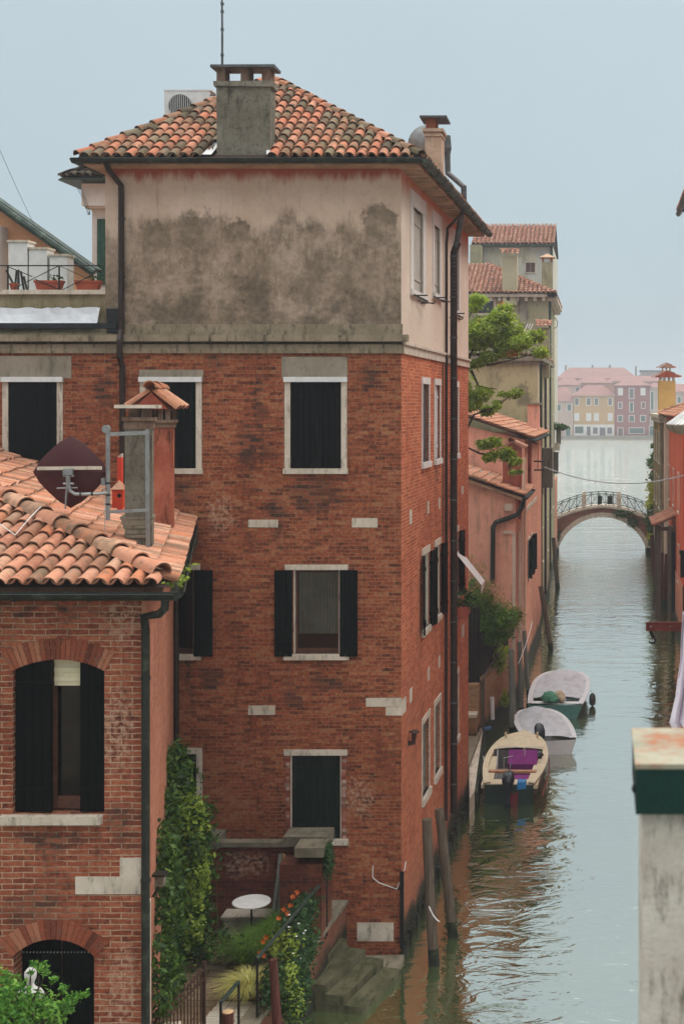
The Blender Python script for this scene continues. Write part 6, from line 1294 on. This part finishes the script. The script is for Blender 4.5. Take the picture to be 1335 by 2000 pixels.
m = MB(); m.tube([WOs.p(.6, .12, 1), WOs.p(.6, .12, z)], .09, 6); m.tube([P(1082, 620, 76), P(1088, 628, 76), P(1087, 638, 76), P(1080, 642, 76)], .02, 4); m.tube([WOs.p(4, .4, z + .2), WOs.p(-.3, .45, z + .12)], .12, 8); m.build('downpipe', MT['gutter_green'], t)
t = thing('back_house', (-8, 95, 0), 'farthest pale grey house on the left bank with straight tile roof above the others', 'house'); y0 = 90.0; z = Zp(481, 90); x1 = X(1079, 90)
WK = Wall(0, y0, 1, 0); WKs = Wall(x1, y0, 0, 1); hk = [(X(1026, 90), X(1044, 90), Zp(532, 90), Zp(513, 90))]; xl = X(938, 90)
m = MB(); WK.grid(m, xl, x1, -.6, z, hk); WKs.grid(m, 0, 10, -.6, z); m.poly([(xl, 90, 10), (xl, 100, 10), (xl, 100, z), (xl, 90, z)]); m.build('wall', palem, t)
window(t, WK, *hk[0], kind='closed', shut='frame_brown', fw=.06, lintel=.06, sill=.06, detail=False)
m = MB(); u = MB(); tile_roof(m, [(X(921, 90), y0 - .5, z + .1), (x1 + .12, y0 - .5, z + .1), (x1 + .12, y0 + 3.5, z + 1.9), (X(921, 90), y0 + 3.5, z + 1.9)], segs=5, under=u, w=.30, ex=.42); u.poly([(X(921, 90), y0 + 3.5, z + 1.86), (x1 + .1, y0 + 3.5, z + 1.86), (x1 + .1, y0 + 9, z + .1), (X(921, 90), y0 + 9, z + .1)]); r_ = u.build('roof', MT['tile_under'], t); m.build('roof_tiles', MT['tile_far'], r_, smooth=True)
m = MB(); WK.box(m, X(921, 90), x1 + .1, 0, .5, z - .06, z + .08); m.tube([(x1 - .1, y0 - .1, 14), (x1 - .1, y0 - .1, z)], .1, 6); m.build('gutter', MT['gutter_green'], t)
m = MB(); m.box(X(917, 88), X(938, 88), 88, 96, 14, Zp(478, 88)); m.build('annex_wall', greym, t)
# moss covered balcony, sign boxes on the left bank
t = thing('balcony_planter', P(1092, 835, 86), 'mossy stone ledge with plants jutting from the left bank above the bridge', 'balcony')
m = MB(); d = 86; m.box(X(1078, d), X(1103, d), d, d + 1.4, Zp(840, d), Zp(836, d)); m.box(X(1085, d), X(1094, d), d + .2, d + 1, Zp(868, d), Zp(840, d)); m.build('ledge', MT['stone_grey'], t); m = MB(); leaves(m, [(P(1085, 833, d), (.3, .5, .2), 200), (P(1098, 834, d), (.3, .5, .16), 200)], .09); m.build('foliage', MT['leaf_ivy'], t); m = MB(); m.box(X(1080, d), X(1092, d), d, d + 1, Zp(880, d), Zp(866, d)); m.build('bracket', MT['stone'], t)
t = thing('shutter_boxes', P(1072, 905, 84), 'weathered brown hanging sign board on the left bank wall above the bridge', 'sign board')
m = MB(); d = 84; m.box(X(1065, d), X(1077, d), d, d + .3, Zp(922, d), Zp(886, d)); m.box(X(1079, d), X(1089, d), d + .5, d + .7, Zp(926, d), Zp(885, d)); m.build('board', MT['wood_pole'], t); m = MB(); m.beam(P(1062, 884, d + .1), P(1090, 884, d + .4), .06, .06); m.build('bracket', MT['iron'], t)
t = thing('quay_wall', (-3.3, 88, 0), 'weathered brick canal wall on the left bank beside the bridge', 'wall')
m = MB(); m.box(-9, -2.95, 87, 91.7, -.8, 5.5); m.build('brick_face', pinkbr, t)
# ================================================================== BRIDGE
bt = thing('bridge', (.15, 92, 0), 'arched brick and stone footbridge with iron railings across the canal', 'bridge')
by0, by1 = 92.0, 94.4; xa, xb = -3.0, 3.36; xc = (xa + xb) / 2; hwid = (xb - xa) / 2; rise_ = 2.64
r_ = (hwid ** 2 + rise_ ** 2) / (2 * rise_); zc = rise_ - r_
def arch_z(x): return zc + math.sqrt(max(r_ * r_ - (x - xc) ** 2, 0))
def deck_z(x): f = abs(x - xc) / 4.2; return 3.28 - 1.35 * f ** 1.8
N = 40; XS = [xa - 1.2 + (xb - xa + 2.4) * i / N for i in range(N + 1)]
m = MB()
for yy in (by0, by1):
    for i in range(N):
        a, b = XS[i], XS[i + 1]; la = arch_z(a) + .30 if xa < a < xb else -.5; lb = arch_z(b) + .30 if xa < b < xb else -.5
        m.poly([(a, yy, min(la, deck_z(a))), (b, yy, min(lb, deck_z(b))), (b, yy, deck_z(b)), (a, yy, deck_z(a))])
m.build_split('spandrel', mat_brick('bridge_brick', [(96, 60, 48), (124, 78, 60), (146, 98, 76), (110, 84, 66)], (130, 112, 94), soot=.5), bt)
m = MB(); M_ = 30
for i in range(M_):
    t0 = math.pi * 0; a0 = math.asin(min(.9999, hwid / r_)); an0 = -a0 + 2 * a0 * i / M_; an1 = -a0 + 2 * a0 * (i + 1) / M_ - .006; q = []
    for rr, an in ((r_, an0), (r_, an1), (r_ + .32, an1), (r_ + .32, an0)): q.append((xc + rr * math.sin(an), zc + rr * math.cos(an)))
    m.hexa([(q[0][0], by0 - .04, q[0][1]), (q[1][0], by0 - .04, q[1][1]), (q[1][0], by1 + .04, q[1][1]), (q[0][0], by1 + .04, q[0][1]), (q[3][0], by0 - .04, q[3][1]), (q[2][0], by0 - .04, q[2][1]), (q[2][0], by1 + .04, q[2][1]), (q[3][0], by1 + .04, q[3][1])])
m.build('arch_ring', MT['stone'], bt)
m = MB()
for i in range(N):
    a, b = XS[i], XS[i + 1]
    m.hexa([(a, by0 - .10, deck_z(a)), (b - .01, by0 - .10, deck_z(b)), (b - .01, by1 + .1, deck_z(b)), (a, by1 + .1, deck_z(a)), (a, by0 - .10, deck_z(a) + .14), (b - .01, by0 - .10, deck_z(b) + .14), (b - .01, by1 + .1, deck_z(b) + .14), (a, by1 + .1, deck_z(a) + .14)])
m.build('coping', MT['stone'], bt)
m = MB(); m.box(xa - .6, xa + .1, by0 - .15, by1 + .15, -.5, .5); m.box(xb - .1, xb + .6, by0 - .15, by1 + .15, -.5, .5); m.build('abutment', mat_algae, bt)
for yy in (by0, by1):
    for x in (xc - 1.28, xc + 1.18): m = MB(); m.box(x - .14, x + .14, yy - .08, yy + .2, deck_z(x) + .14, 4.25); m.build('stone_post', MT['stone'], bt)
    m = MB(); K = 17; pts = [(XS[0] + (XS[-1] - XS[0]) * i / K) for i in range(K + 1)]
    top = [Vector((x, yy, deck_z(x) + 1.0)) for x in pts]; bot = [Vector((x, yy, deck_z(x) + .2)) for x in pts]; m.tube(top, .028, 6); m.tube(bot, .02, 5)
    for i, x in enumerate(pts):
        m.tube([bot[i], top[i]], .016, 5)
        if i < K: m.tube([bot[i], top[i + 1]], .013, 4); m.tube([top[i], bot[i + 1]], .013, 4)
    m.build('railing', MT['iron'], bt)
for x, w_ in ((X(1170, 92), .3), (X(1190, 92), .36)):
    t = thing('planter', (x, by0 - .1, 3.5), 'dark planter hanging on the bridge railing, ' + ('left' if x < .3 else 'right') + ' one of two', 'planter', 'planters on the bridge railing')
    m = MB(); m.box(x - w_ / 2, x + w_ / 2, by0 - .22, by0 - .03, 3.55, 4.12); m.build('box', MT['dark'], t); m = MB(); leaves(m, [((x, by0 - .15, 3.95), (w_ / 2, .12, .3), 90)], .05); m.build('foliage', MT['leaf_dark'], t)
m = MB(); leaves(m, [((X(1215, 92), by0 - .1, 2.9), (.6, .15, .25), 500), ((X(1235, 92), by0 - .1, 2.3), (.4, .15, .35), 350), ((X(1085, 92), by0 - .1, 1.3), (.3, .15, .4), 200)], .06); o = m.build('hanging_creeper', MT['leaf_ivy'], None); tag(o, 'green creeper growing over the stone arch of the bridge', 'creeper')
# ================================================================== RIGHT BANK
RX = 3.62; orange = mat_plaster('plaster_orange_red', (198, 96, 66), (184, 86, 60), (150, 76, 56), sc=.5, tide=True); ochre = mat_plaster('plaster_ochre', (196, 158, 98), (180, 142, 86)); brownm = mat_plaster('plaster_brown', (150, 128, 92), (116, 98, 68), (64, 56, 44), drip=.4, sc=.8, tide=True)
t = thing('right_tall_house', (8, 45, 0), 'tall house at the right edge of which only the corner of the tiled eave shows', 'house')
m = MB(); m.box(RX + .05, 12, 27, 52, -.8, 18.1); m.build('wall', orange, t)
m = MB(); u = MB(); e = [(RX - .5, 52.2, 18.15), (RX - .5, 26.8, 18.15), (RX + 3, 30, 19.3), (RX + 3, 49, 19.3)]; tile_roof(m, e, segs=4, detail=True, under=u); tile_roof(m, [(RX + 8, 52.2, 18.15), (RX - .5, 52.2, 18.15), (RX + 3, 49, 19.3), (RX + 8, 49, 19.3)], segs=4, under=u); r2_ = u.build('roof', MT['tile_under'], t); m.build('roof_tiles', MT['tile_far'], r2_)
m = MB(); gutter(m, (RX - .5, 26.8, 18.05), (RX - .5, 52.3, 18.05), .1); m.build('gutter', MT['gutter'], t)
WT = Wall(RX + .05, 52, 0, -1)
for k in range(6):
    for z in (2.5, 6.5, 10.5, 14.2): window(t, WT, 2 + k * 3.8, 3 + k * 3.8, z, z + 1.7, kind='closed', detail=False)
t = thing('red_house', (7, 65, 0), 'orange red canal house on the right bank with scalloped tile eave', 'house')
m = MB(); WRh = Wall(RX, 72, 0, -1); m.box(RX, 11, 57.5, 72, -.8, 9.9); m.build('wall', orange, t)
m = MB(); m.box(RX - .03, RX + .1, 57.5, 70, -.8, 2.6); m.build('base', pinkbr, t)
m = MB(); u = MB(); tile_roof(m, [(RX - .35, 72.1, 9.95), (RX - .35, 57.3, 9.95), (RX + 4, 57.3, 11.4), (RX + 4, 72.1, 11.4)], segs=5, under=u); r_r = u.build('roof', MT['tile_under'], t); m.build('roof_tiles', MT['tile_left'], r_r, smooth=True)
ridge(m := MB(), (RX - .4, 72.1, 10.02), (RX + 4, 72.1, 11.45), .12); m.build('ridge_tiles', MT['tile_left'], r_r)
for u_ in (3.0, 7.0, 11.0): window(t, WRh, u_, u_ + .9, 5.6, 7.3, kind='closed', detail=False); window(t, WRh, u_, u_ + .9, 2.4, 4.0, kind='closed', detail=False)
m = MB(); m.box(RX - .1, RX, 69.0, 69.4, .5, 9.7); m.tube([(RX - .1, 70.6, .6), (RX - .1, 70.6, 9.8)], .1, 6); m.build('pilaster', MT['plaster_side'], t)
t = thing('brown_house', (7, 78, 0), 'narrow weathered brown house corner with dark shutters between the red house and the bridge', 'house')
m = MB(); m.box(RX - .2, 11, 72.2, 84, -.8, 9.75); m.build('wall', brownm, t); m = MB(); m.box(RX - .45, 11, 72, 84.2, 9.75, 9.95); m.box(RX - .35, 11, 72.1, 84.1, 9.5, 9.75); m.build('cornice', MT['stone'], t)
Wb = Wall(RX - .2, 84, 0, -1)
for u_ in (1.5, 4.5, 7.6, 9.8): 
    for z in (1.8, 4.6, 7.2): window(t, Wb, u_, u_ + .9, z, z + 1.7, kind='closed', detail=False)
m = MB(); m.box(RX - .3, RX - .2, 72.3, 72.8, .5, 9.4); m.build('pilaster', MT['stone_grey'], t)
d = 76; t = thing('bell_chimney', P(1300, 800, d), 'ochre yellow tower like chimney with two tiers of little tiled gables on the right bank', 'chimney')
m = MB(); a, b = X(1285, d), X(1318, d); m.box(a, b, d, d + 1.0, 9, Zp(744, d)); m.build('shaft', ochre, t)
m = MB(); z = Zp(744, d)
for k in range(4): xx = a + .05 + (b - a - .2) * k / 3; m.box(xx, xx + .12, d + .05, d + .2, z, z + .22); m.box(xx, xx + .12, d + .8, d + .95, z, z + .22)
m.build_split('lower_pier', MT['stone'], t)
m = MB(); xm = (a + b) / 2
def gab(m, x0, x1, z0, z1, y0, y1):
    xm = (x0 + x1) / 2; f_ = [(x0, y0, z0), (x1, y0, z0), (xm, y0, z1)]; g_ = [(p, y1, q) for p, _, q in f_]; m.poly(f_); m.poly(g_[::-1]); m.poly([f_[0], g_[0], g_[2], f_[2]]); m.poly([f_[1], g_[1], g_[2], f_[2]]); m.poly([f_[0], f_[1], g_[1], g_[0]])
gab(m, a - .25, b + .25, z + .22, z + .55, d - .1, d + 1.1); m.build('lower_cap', MT['terracotta'], t)
m = MB(); s0, s1 = X(1292, d), X(1309, d); m.box(s0, s1, d + .2, d + .8, z + .35, Zp(725, d)); z2 = Zp(725, d); m.box(s0, s0 + .08, d + .25, d + .4, z2, z2 + .2); m.box(s1 - .08, s1, d + .25, d + .4, z2, z2 + .2); m.box((s0 + s1) / 2 - .04, (s0 + s1) / 2 + .04, d + .25, d + .4, z2, z2 + .2); m.build('upper_shaft', ochre, t)
m = MB(); gab(m, s0 - .2, s1 + .2, z2 + .2, z2 + .45, d + .1, d + .9)
for yy in (d, d + .5, d + 1): ridge(m, (a - .3, yy, z + .22), (xm, yy, z + .56), .08, .4, up=0); ridge(m, (b + .3, yy, z + .22), (xm, yy, z + .56), .08, .4, up=0)
for yy in (d + .2, d + .8): ridge(m, (s0 - .25, yy, z2 + .2), ((s0 + s1) / 2, yy, z2 + .46), .06, .3, up=0); ridge(m, (s1 + .25, yy, z2 + .2), ((s0 + s1) / 2, yy, z2 + .46), .06, .3, up=0)
m.build('upper_cap', MT['tile_far'], t)
# climbing vine near the bridge
t = thing('climbing_vine', (3.3, 88, 0), 'yellow green climbing vine on the right bank beside the bridge', 'vine')
bl = []; by_ = []
for (px, py, r, n, ylw) in ((1279, 890, .3, 200, 0), (1272, 905, .35, 260, 0), (1276, 930, .35, 280, 0), (1272, 950, .35, 300, 1), (1276, 970, .4, 320, 1), (1270, 985, .35, 260, 1), (1274, 1000, .4, 320, 0), (1268, 1015, .35, 260, 0), (1272, 1030, .35, 260, 0), (1276, 870, .2, 100, 0), (1270, 1045, .3, 160, 1), (1274, 1060, .3, 160, 0)): (by_ if ylw else bl).append((P(px, py, 88 + R.uniform(-1, 1)), (r, .8, r), n))
m = MB(); leaves(m, bl, .09); m.build('foliage', MT['leaf_ivy'], t); m = MB(); leaves(m, by_, .09); m.build('young_leaves', mat_leaf('leaf_yel', [(140, 160, 40), (180, 186, 60), (200, 200, 80)]), t)
m = MB(); branchy(m, (3.5, 88, -.5), P(1277, 880, 88), .08, .03, 8, .1); m.build('stem', MT['bark'], t)
t = thing('garden_wall', (5, 88, 0), 'brick wall behind the climbing vine on the right bank', 'wall'); m = MB(); m.box(RX + .1, 9, 84.1, 96, -.8, 6.6); m.build('brick_face', pinkbr, t)
# tiled canopy
d = 64; t = thing('tiled_canopy', (3.2, 64, 3.5), 'small clay tiled canopy on timber posts over a canal door on the right bank', 'canopy')
m = MB(); u = MB(); z1_, z0_ = Zp(1006, 64), Zp(1036, 64); x0_ = X(1270, 64) + .1
tile_roof(m, [(x0_, 66.5, z0_ + .35), (x0_, 62.5, z0_ + .35), (RX + .05, 62.5, z1_ + .1), (RX + .05, 66.5, z1_ + .1)], segs=5, under=u, w=.3); r_c = u.build('roof', MT['tile_under'], t); m.build('roof_tiles', MT['tile_far'], r_c, smooth=True)
for x, y in ((x0_ + .25, 62.8), (x0_ + .25, 66.2), (x0_ + .75, 62.8)): m = MB(); m.beam((x, y, -.4), (x, y, z0_ + .35), .14, .14); m.build('post', MT['wood_pole'], t)
m = MB(); m.box(x0_ + .15, RX, 62.75, 62.9, z0_ + .1, z0_ + .28); m.build('cross_beam', MT['wood_pole'], t); m = MB(); m.box(RX - .25, RX, 62.8, 65.8, .6, z0_); m.build('dark_door_recess', MT['dark'], t)  # near-black box paints the shade of the door recess
# crane beam with hook
d = 30; t = thing('crane_beam', (3.6, 30, Zp(1224, d)), 'rusty red steel crane beam reaching in from the right edge over the water', 'beam')
x0 = X(1260, d); z0, z1 = Zp(1232, d), Zp(1215, d); m = MB(); m.box(x0, RX + .3, d - .05, d + .05, z1 - .02, z1); m.box(x0, RX + .3, d - .05, d + .05, z0, z0 + .02); m.box(x0 + .002, RX + .3, d - .008, d + .008, z0 + .02, z1 - .02); m.build('girder', mat_simple('rust_red', (112, 46, 34), .7, .2, metal=.1), t)
m = MB(); m.tube([(x0 + .9 * .12, d, (z0 + z1) / 2), (x0 + .11, d - .03, (z0 + z1) / 2)], .02, 6); 
for k in (.55, 1.4): m.lathe((x0 + k, d - .06, (z0 + z1) / 2), [(.015, 0), (.015, .02)], 6)
m.build('bolt', MT['galv'], t)
t = thing('crane_hook', P(1273, 1240, d), 'black iron hook hanging from the end of the crane beam', 'hook')
hx = X(1274, d); m = MB(); m.beam((hx - .06, d, z0), (hx, d, z0 - .13), .09, .07); m.lathe((hx, d, z0 - .17), [(.02, 0), (.045, .02), (.045, .06), (.03, .08)], 10); m.build('block', MT['iron'], t)
m = MB(); cz = z0 - .22; pts = [Vector((hx + .02, d, z0 - .13))] + [Vector((hx - .015 + .075 * math.cos(a), d, cz + .065 * math.sin(a))) for a in [math.radians(k) for k in range(50, -200, -25)]]; m.tube(pts, [.018] * 3 + [.022] * (len(pts) - 5) + [.014, .006], 8); m.build('hook', MT['iron'], t)
# bowl shaped lamp at the right edge
d = 20; t = thing('street_lamp', P(1330, 830, d), 'grey bowl shaped lamp with a ribbed white top jutting in at the right edge', 'lamp')
c = P(1352, 830, d); m = MB(); R_ = X(1352, d) - X(1298, d); m.lathe(c, [(.05, -.15), (R_ * .55, -.14), (R_ * .85, -.09), (R_ * 1.0, -.01), (R_ * 1.0, .01), (R_ * .96, .01)], 32); m.build('bowl', MT['patch'], t, smooth=True)
m = MB()
for k in range(28):
    an = 6.2832 * k / 28; m.tube([c + Vector((R_ * .95 * math.cos(an), R_ * .95 * math.sin(an), .012)), c + Vector((R_ * .6 * math.cos(an), R_ * .6 * math.sin(an), .12)), c + Vector((R_ * .25 * math.cos(an), R_ * .25 * math.sin(an), .23))], .014, 5)
m.lathe(c, [(R_ * .93, .005), (R_ * .55, .12), (R_ * .2, .22), (.06, .3)], 28); m.build('ribbed_top', MT['white_paint'], t, smooth=True)
m = MB(); m.tube([c + Vector((0, 0, .28)), c + Vector((.3, 0, .45)), (RX, d + 7.1, c.z + .4)], .035, 8); m.build('arm', MT['iron'], t)
# laundry
t = thing('hanging_cloth', P(1325, 1240, 12), 'pale lilac white cloth hanging down at the right edge above the foreground pier', 'laundry')
d = 12.0; rows = []
outl = [(1332, 1330 - 1330 + 1195), (1329, 1240), (1327, 1290), (1322, 1325), (1318, 1360), (1310, 1395), (1306, 1412), (1312, 1424)]
for i, (px, py) in enumerate(outl):
    r = []
    for k in range(15):
        f = k / 14; x_ = px + (1372 - px) * f; r.append(P(x_, py + (6 * math.sin(k * 1.1) if i == len(outl) - 1 else 0), d + .05 * math.sin(k * 1.7 + i * .25)))
    rows.append(r)
m = MB(); m.grid(rows); m.grid([[p + Vector((0, .012, 0)) for p in r] for r in rows]); m.build('cloth', mat_simple('cloth', (214, 206, 216), .9, .05, sc=6), t, smooth=True)
m = MB(); m.tube([P(1380, 1188, d), P(1332, 1194, d), P(1420, 1180, d), (3.2, 10, 8.9)], .006, 4); m.build('line', MT['cable'], t)
# dark lantern bit at right edge
t = thing('wall_lantern', P(1331, 1100, 30), 'small black lantern just entering the frame at the right edge above the crane beam', 'lantern')
d = 34; m = MB(); m.box(X(1328, d), X(1342, d), d, d + .2, Zp(1128, d), Zp(1082, d)); m.box(X(1326, d), X(1344, d), d - .03, d + .23, Zp(1082, d), Zp(1076, d)); m.beam(P(1338, 1080, d + .1), (RX + .1, d + .1, Zp(1060, d)), .04, .04); m.build('housing', MT['dark'], t)
# string across the canal, wires
def wire(name, p0, p1, sag, label, r, mt='cable', n=30, beads=0):
    m = MB(); p0 = Vector(p0); p1 = Vector(p1); f = lambda k: p0.lerp(p1, k) - Vector((0, 0, sag * 4 * k * (1 - k))); m.tube([f(k / n) for k in range(n + 1)], r, 5)
    if beads:
        for k in range(beads): c = f((k + .5) / beads); m.tube([c + Vector((-r * 3, 0, 0)), c + Vector((r * 3, 0, 0))], r * 2.2, 6)
    o = m.build(name, MT[mt]); tag(o, label, 'cable'); return o
wire('light_string', P(1062, 912, 56), P(1345, 925, 56), .55, 'beaded string of small lights sagging across the canal before the bridge', .014, 'galv', beads=60)
wire('overhead_wire', P(1060, 1010, 70), P(1345, 985, 66), .15, 'thin pale wire crossing the canal just at bridge height', .008, 'galv')
wire('overhead_wire', P(-40, 200, 22), P(75, 455, 30), .05, 'thin dark wire coming down through the sky at the top left', .004)
# ================================================================== FAR WATERFRONT
FD = 403.0
def fX(px, d=FD): return X(px, d)
def far_house(label, px0, px1, eave, ridge_, col, wins, roofc=(196, 128, 110), ground=None, name='waterfront_house', d=FD, base=856, dep=14, winm='shutter_teal'):
    t = thing(name, (fX((px0 + px1) / 2, d), d, .5), label, 'house', 'houses across the wide water'); x0, x1 = X(px0, d), X(px1, d); ze = Zp(eave, d)
    m = MB(); m.box(x0, x1, d, d + dep, .5, ze); m.build('wall', mat_plaster('far_' + str(int(px0)) + str(int(eave)), col, tuple(int(c * .93) for c in col), sc=.1), t)
    zr = Zp(ridge_, d + dep / 2); m = MB(); o = .6; q = [(x0 - o, d - o, ze), (x1 + o, d - o, ze), (x1 + o, d + dep + o, ze), (x0 - o, d + dep + o, ze)]; r0, r1 = (x0 + min(4, (x1 - x0) * .3), d + dep / 2, zr), (x1 - min(4, (x1 - x0) * .3), d + dep / 2, zr)
    m.poly([q[0], q[1], r1, r0]); m.poly([q[1], q[2], r1]); m.poly([q[2], q[3], r0, r1]); m.poly([q[3], q[0], r0]); m.poly(q[::-1]); m.build('roof', far_roof, t)
    for (a, b, c, e_, mt_) in wins:
        xa_, xb_, za, zb = X(a, d), X(b, d), Zp(c, d), Zp(e_, d)
        m = MB(); m.box(xa_ - .22, xb_ + .22, d - .12, d + .05, zb - .2, za + .2); w_ = m.build('window', MT['plaster_white'], t)
        m = MB(); m.box(xa_, xb_, d - .16, d - .121, zb, za); m.build('shutter', MT[mt_], w_)
    if ground:
        m = MB(); m.box(x0 + .1, x1 - .1, d - .08, d, .5, Zp(ground, d)); m.build('ground_floor_front', MT['plaster_white'], t)
    return t
def far_roofm():
    s = NT('far_roof'); pos = s.obj(); w_ = s.n('TexWave', {'Vector': pos, 'Scale': .9, 'Distortion': 1.0}, bands_direction='X'); n = s.noise(pos, .35, 4); c = s.mix(s.sm(n, .3, .7), lin(138, 98, 88), lin(120, 84, 76)); c = s.mix(s.math('MULTIPLY', w_.outputs[1], .25), c, lin(140, 88, 74)); return s.pbr(c, .9)
far_roof = far_roofm()
W2 = 'shutter_teal'; G_ = 'pipe_grey'
far_house('pale pink waterfront house with two green windows at the left of the far row', 1078, 1118, 783, 756, (180, 154, 138), [(1087, 1094, 790, 802, W2), (1107, 1114, 790, 802, W2), (1104, 1113, 832, 852, W2)])
far_house('yellow ochre waterfront house with two rows of four windows and a white ground floor', 1119, 1199, 773, 752, (176, 140, 88), [(a, a + 7, 778, 791, G_) for a in (1122, 1145, 1160, 1187)] + [(a, a + 7, 808, 821, 'frame_white') for a in (1122, 1145, 1160, 1187)] + [(1122, 1138, 833, 846, W2), (1145, 1152, 833, 852, G_), (1157, 1166, 835, 847, G_), (1170, 1181, 835, 853, G_), (1185, 1194, 835, 847, G_)], ground=829)
far_house('dark red waterfront house three windows wide with green shutters', 1200, 1267, 753, 742, (132, 70, 62), [(1207, 1214, 759, 771, 'frame_white'), (1228, 1236, 759, 778, G_), (1251, 1258, 759, 771, 'frame_white'), (1207, 1213, 786, 797, G_), (1229, 1235, 786, 804, W2), (1252, 1258, 786, 797, 'frame_brown'), (1206, 1214, 812, 823, W2), (1228, 1237, 812, 823, W2), (1250, 1259, 812, 823, W2), (1206, 1215, 836, 853, 'frame_brown'), (1228, 1256, 836, 846, W2)])
m = MB(); m.box(fX(1222), fX(1267), FD - .3, FD - .05, .5, Zp(831, FD)); o = m.build('wall_panel', MT['plaster_white']); bpy.data.objects.remove(o)
far_house('narrow pale waterfront house with tall dark openings right of the red one', 1268, 1292, 757, 748, (166, 148, 134), [(1270, 1275, 765, 800, W2), (1270, 1275, 810, 822, W2), (1267.5, 1276, 832, 853, W2)])
far_house('pale waterfront house of the far row behind the ochre chimney', 1293, 1400, 765, 750, (170, 142, 126), [(1322, 1328, 775, 787, W2), (1322, 1328, 800, 812, W2)])
far_house('low pale house behind the pink waterfront house', 1085, 1132, 752, 738, (204, 176, 160), [(1124, 1130, 757, 768, G_), (1095, 1102, 757, 768, G_)], d=425, name='back_row_house')
far_house('orange brown house with broad roof behind the yellow waterfront house', 1120, 1196, 748, 737, (196, 140, 110), [(1150, 1156, 755, 763, G_)], d=428, name='back_row_house')
far_house('pinkish house behind the red waterfront house', 1180, 1300, 745, 734, (200, 150, 132), [], d=432, name='back_row_house')
t = far_house('very long red roofed hall rising behind all the waterfront houses', 1088, 1241, 739, 718, (204, 160, 144), [], d=455, name='long_hall', dep=18)
for px in (1104, 1156, 1190): m = MB(); d = 464; m.box(X(px - 2, d), X(px + 2, d), d - .5, d + .5, 15, Zp(713, d)); m.build('chimney', MT['patch'], t)
m = MB(); d = 455; m.poly([(X(1240, d), d - 1, Zp(739, d)), (X(1242, d), d + 9, Zp(708, d)), (X(1243, d), d + 19, Zp(739, d)), (X(1243, d), d + 9, 10)]); m.box(X(1240, d), X(1243, d), d + 4, d + 8, 15, Zp(714, d)); m.build('gable_end', MT['patch'], t)
t = thing('roof_pavilion', (X(1270, 450), 450, 0), 'grey glazed roof pavilion on the skyline right of the long red roof', 'pavilion')
d = 450; m = MB(); m.box(X(1246, d), X(1292, d), d, d + 12, .5, Zp(741, d)); m.build('wall', MT['patch'], t); m = MB(); m.box(X(1250, d), X(1292, d), d + 1, d + 10, Zp(733, d), Zp(726, d)); m.build('glazing', MT['plaster_white'], t); m = MB(); m.box(X(1249, d), X(1293, d), d, d + 11, Zp(726, d), Zp(723, d)); m.box(X(1246, d), X(1293, d), d, d + 11, Zp(741, d), Zp(733, d)); m.build('roof', MT['pipe_grey'], t)
m = MB(); m.box(-60, fX(1088), FD - 3, FD + 1, .0, .8); m.box(fX(1060), fX(1420), FD - 3.5, FD + .8, -.2, 1.0); struct(m.build('far_promenade', MT['stone_grey']))
for i, (px0, px1, ev) in enumerate(((860, 960, 770), (960, 1076, 762), (1402, 1500, 760), (1500, 1600, 772))):
    far_house(('rose', 'ochre', 'brown', 'cream')[i] + ' plastered house of the far row hidden behind the near buildings', px0, px1, ev, ev - 15, ((200, 150, 140), (200, 160, 110), (160, 120, 100), (210, 200, 180))[i], [])
# ================================================================== FOREGROUND PIER (own roof terrace)
t = thing('terrace_pier', (.2, 3.3, 8.6), 'blurred white plastered pier with a dark green and rust cap in the right foreground', 'pier')
d = 3.25; x0 = X(1253, d); x1 = x0 + .34
m = MB(); m.box(x0, x1, d + .01, d + .30, 8.55, Zp(1572, d), 0); m.build('shaft', mat_plaster('pier_pl', (206, 200, 188), (186, 178, 164), (96, 84, 66), sc=9, bumpd=.003), t)
m = MB(); xa = X(1240, d); zt_, zb_ = Zp(1488, d), Zp(1586, d); m.box(xa, x1 + .03, d - .02, d + .34, zb_, zt_ - .012); m.build('cap_band', mat_simple('cap_green', (16, 54, 48), .5, .15, sc=14), t)
capt = mat_simple('cap_top', (150, 146, 126), .8, .15, sc=6, col2=(146, 92, 64), m2=(.5, .68)); m = MB(); m.box(xa - .002, x1 + .032, d - .022, d + .342, zt_ - .012, zt_); m.build('cap_top', capt, t)
m = MB(); c = Vector((xa, d + .02, Zp(1545, d))); m.lathe(c, [(.006, -.01), (.01, 0), (.006, .012)], 8); m.build('bolt', MT['iron'], t)
m = MB(); m.box(-2.2, 2.2, -2.5, 3.75, 8.35, 8.55); struct(m.build('terrace_floor', MT['concrete'])); 
t = thing('viewpoint_house', (0, .5, 0), 'house under the foreground terrace, below the bottom edge of the picture', 'house'); m = MB(); m.box(-2.0, 2.0, -2.4, 3.6, -.6, 8.34); m.build('wall', orange, t)
# ================================================================== HAZE
def haze():
    me = MB(); me.box(-880, 880, -55, 1500, -2.5, 30); o = me.build('haze', None); o.data.materials.clear()
    mt = bpy.data.materials.new('haze'); mt.use_nodes = True; nt = mt.node_tree; nt.nodes.clear(); out = nt.nodes.new('ShaderNodeOutputMaterial'); v = nt.nodes.new('ShaderNodeVolumePrincipled')
    v.inputs['Color'].default_value = (.93, .96, 1.0, 1); v.inputs['Density'].default_value = HAZE_D; v.inputs['Anisotropy'].default_value = .2; nt.links.new(v.outputs[0], out.inputs['Volume']); o.data.materials.append(mt); o['kind'] = 'stuff'; return o
HAZE_D = 0.0009
haze()
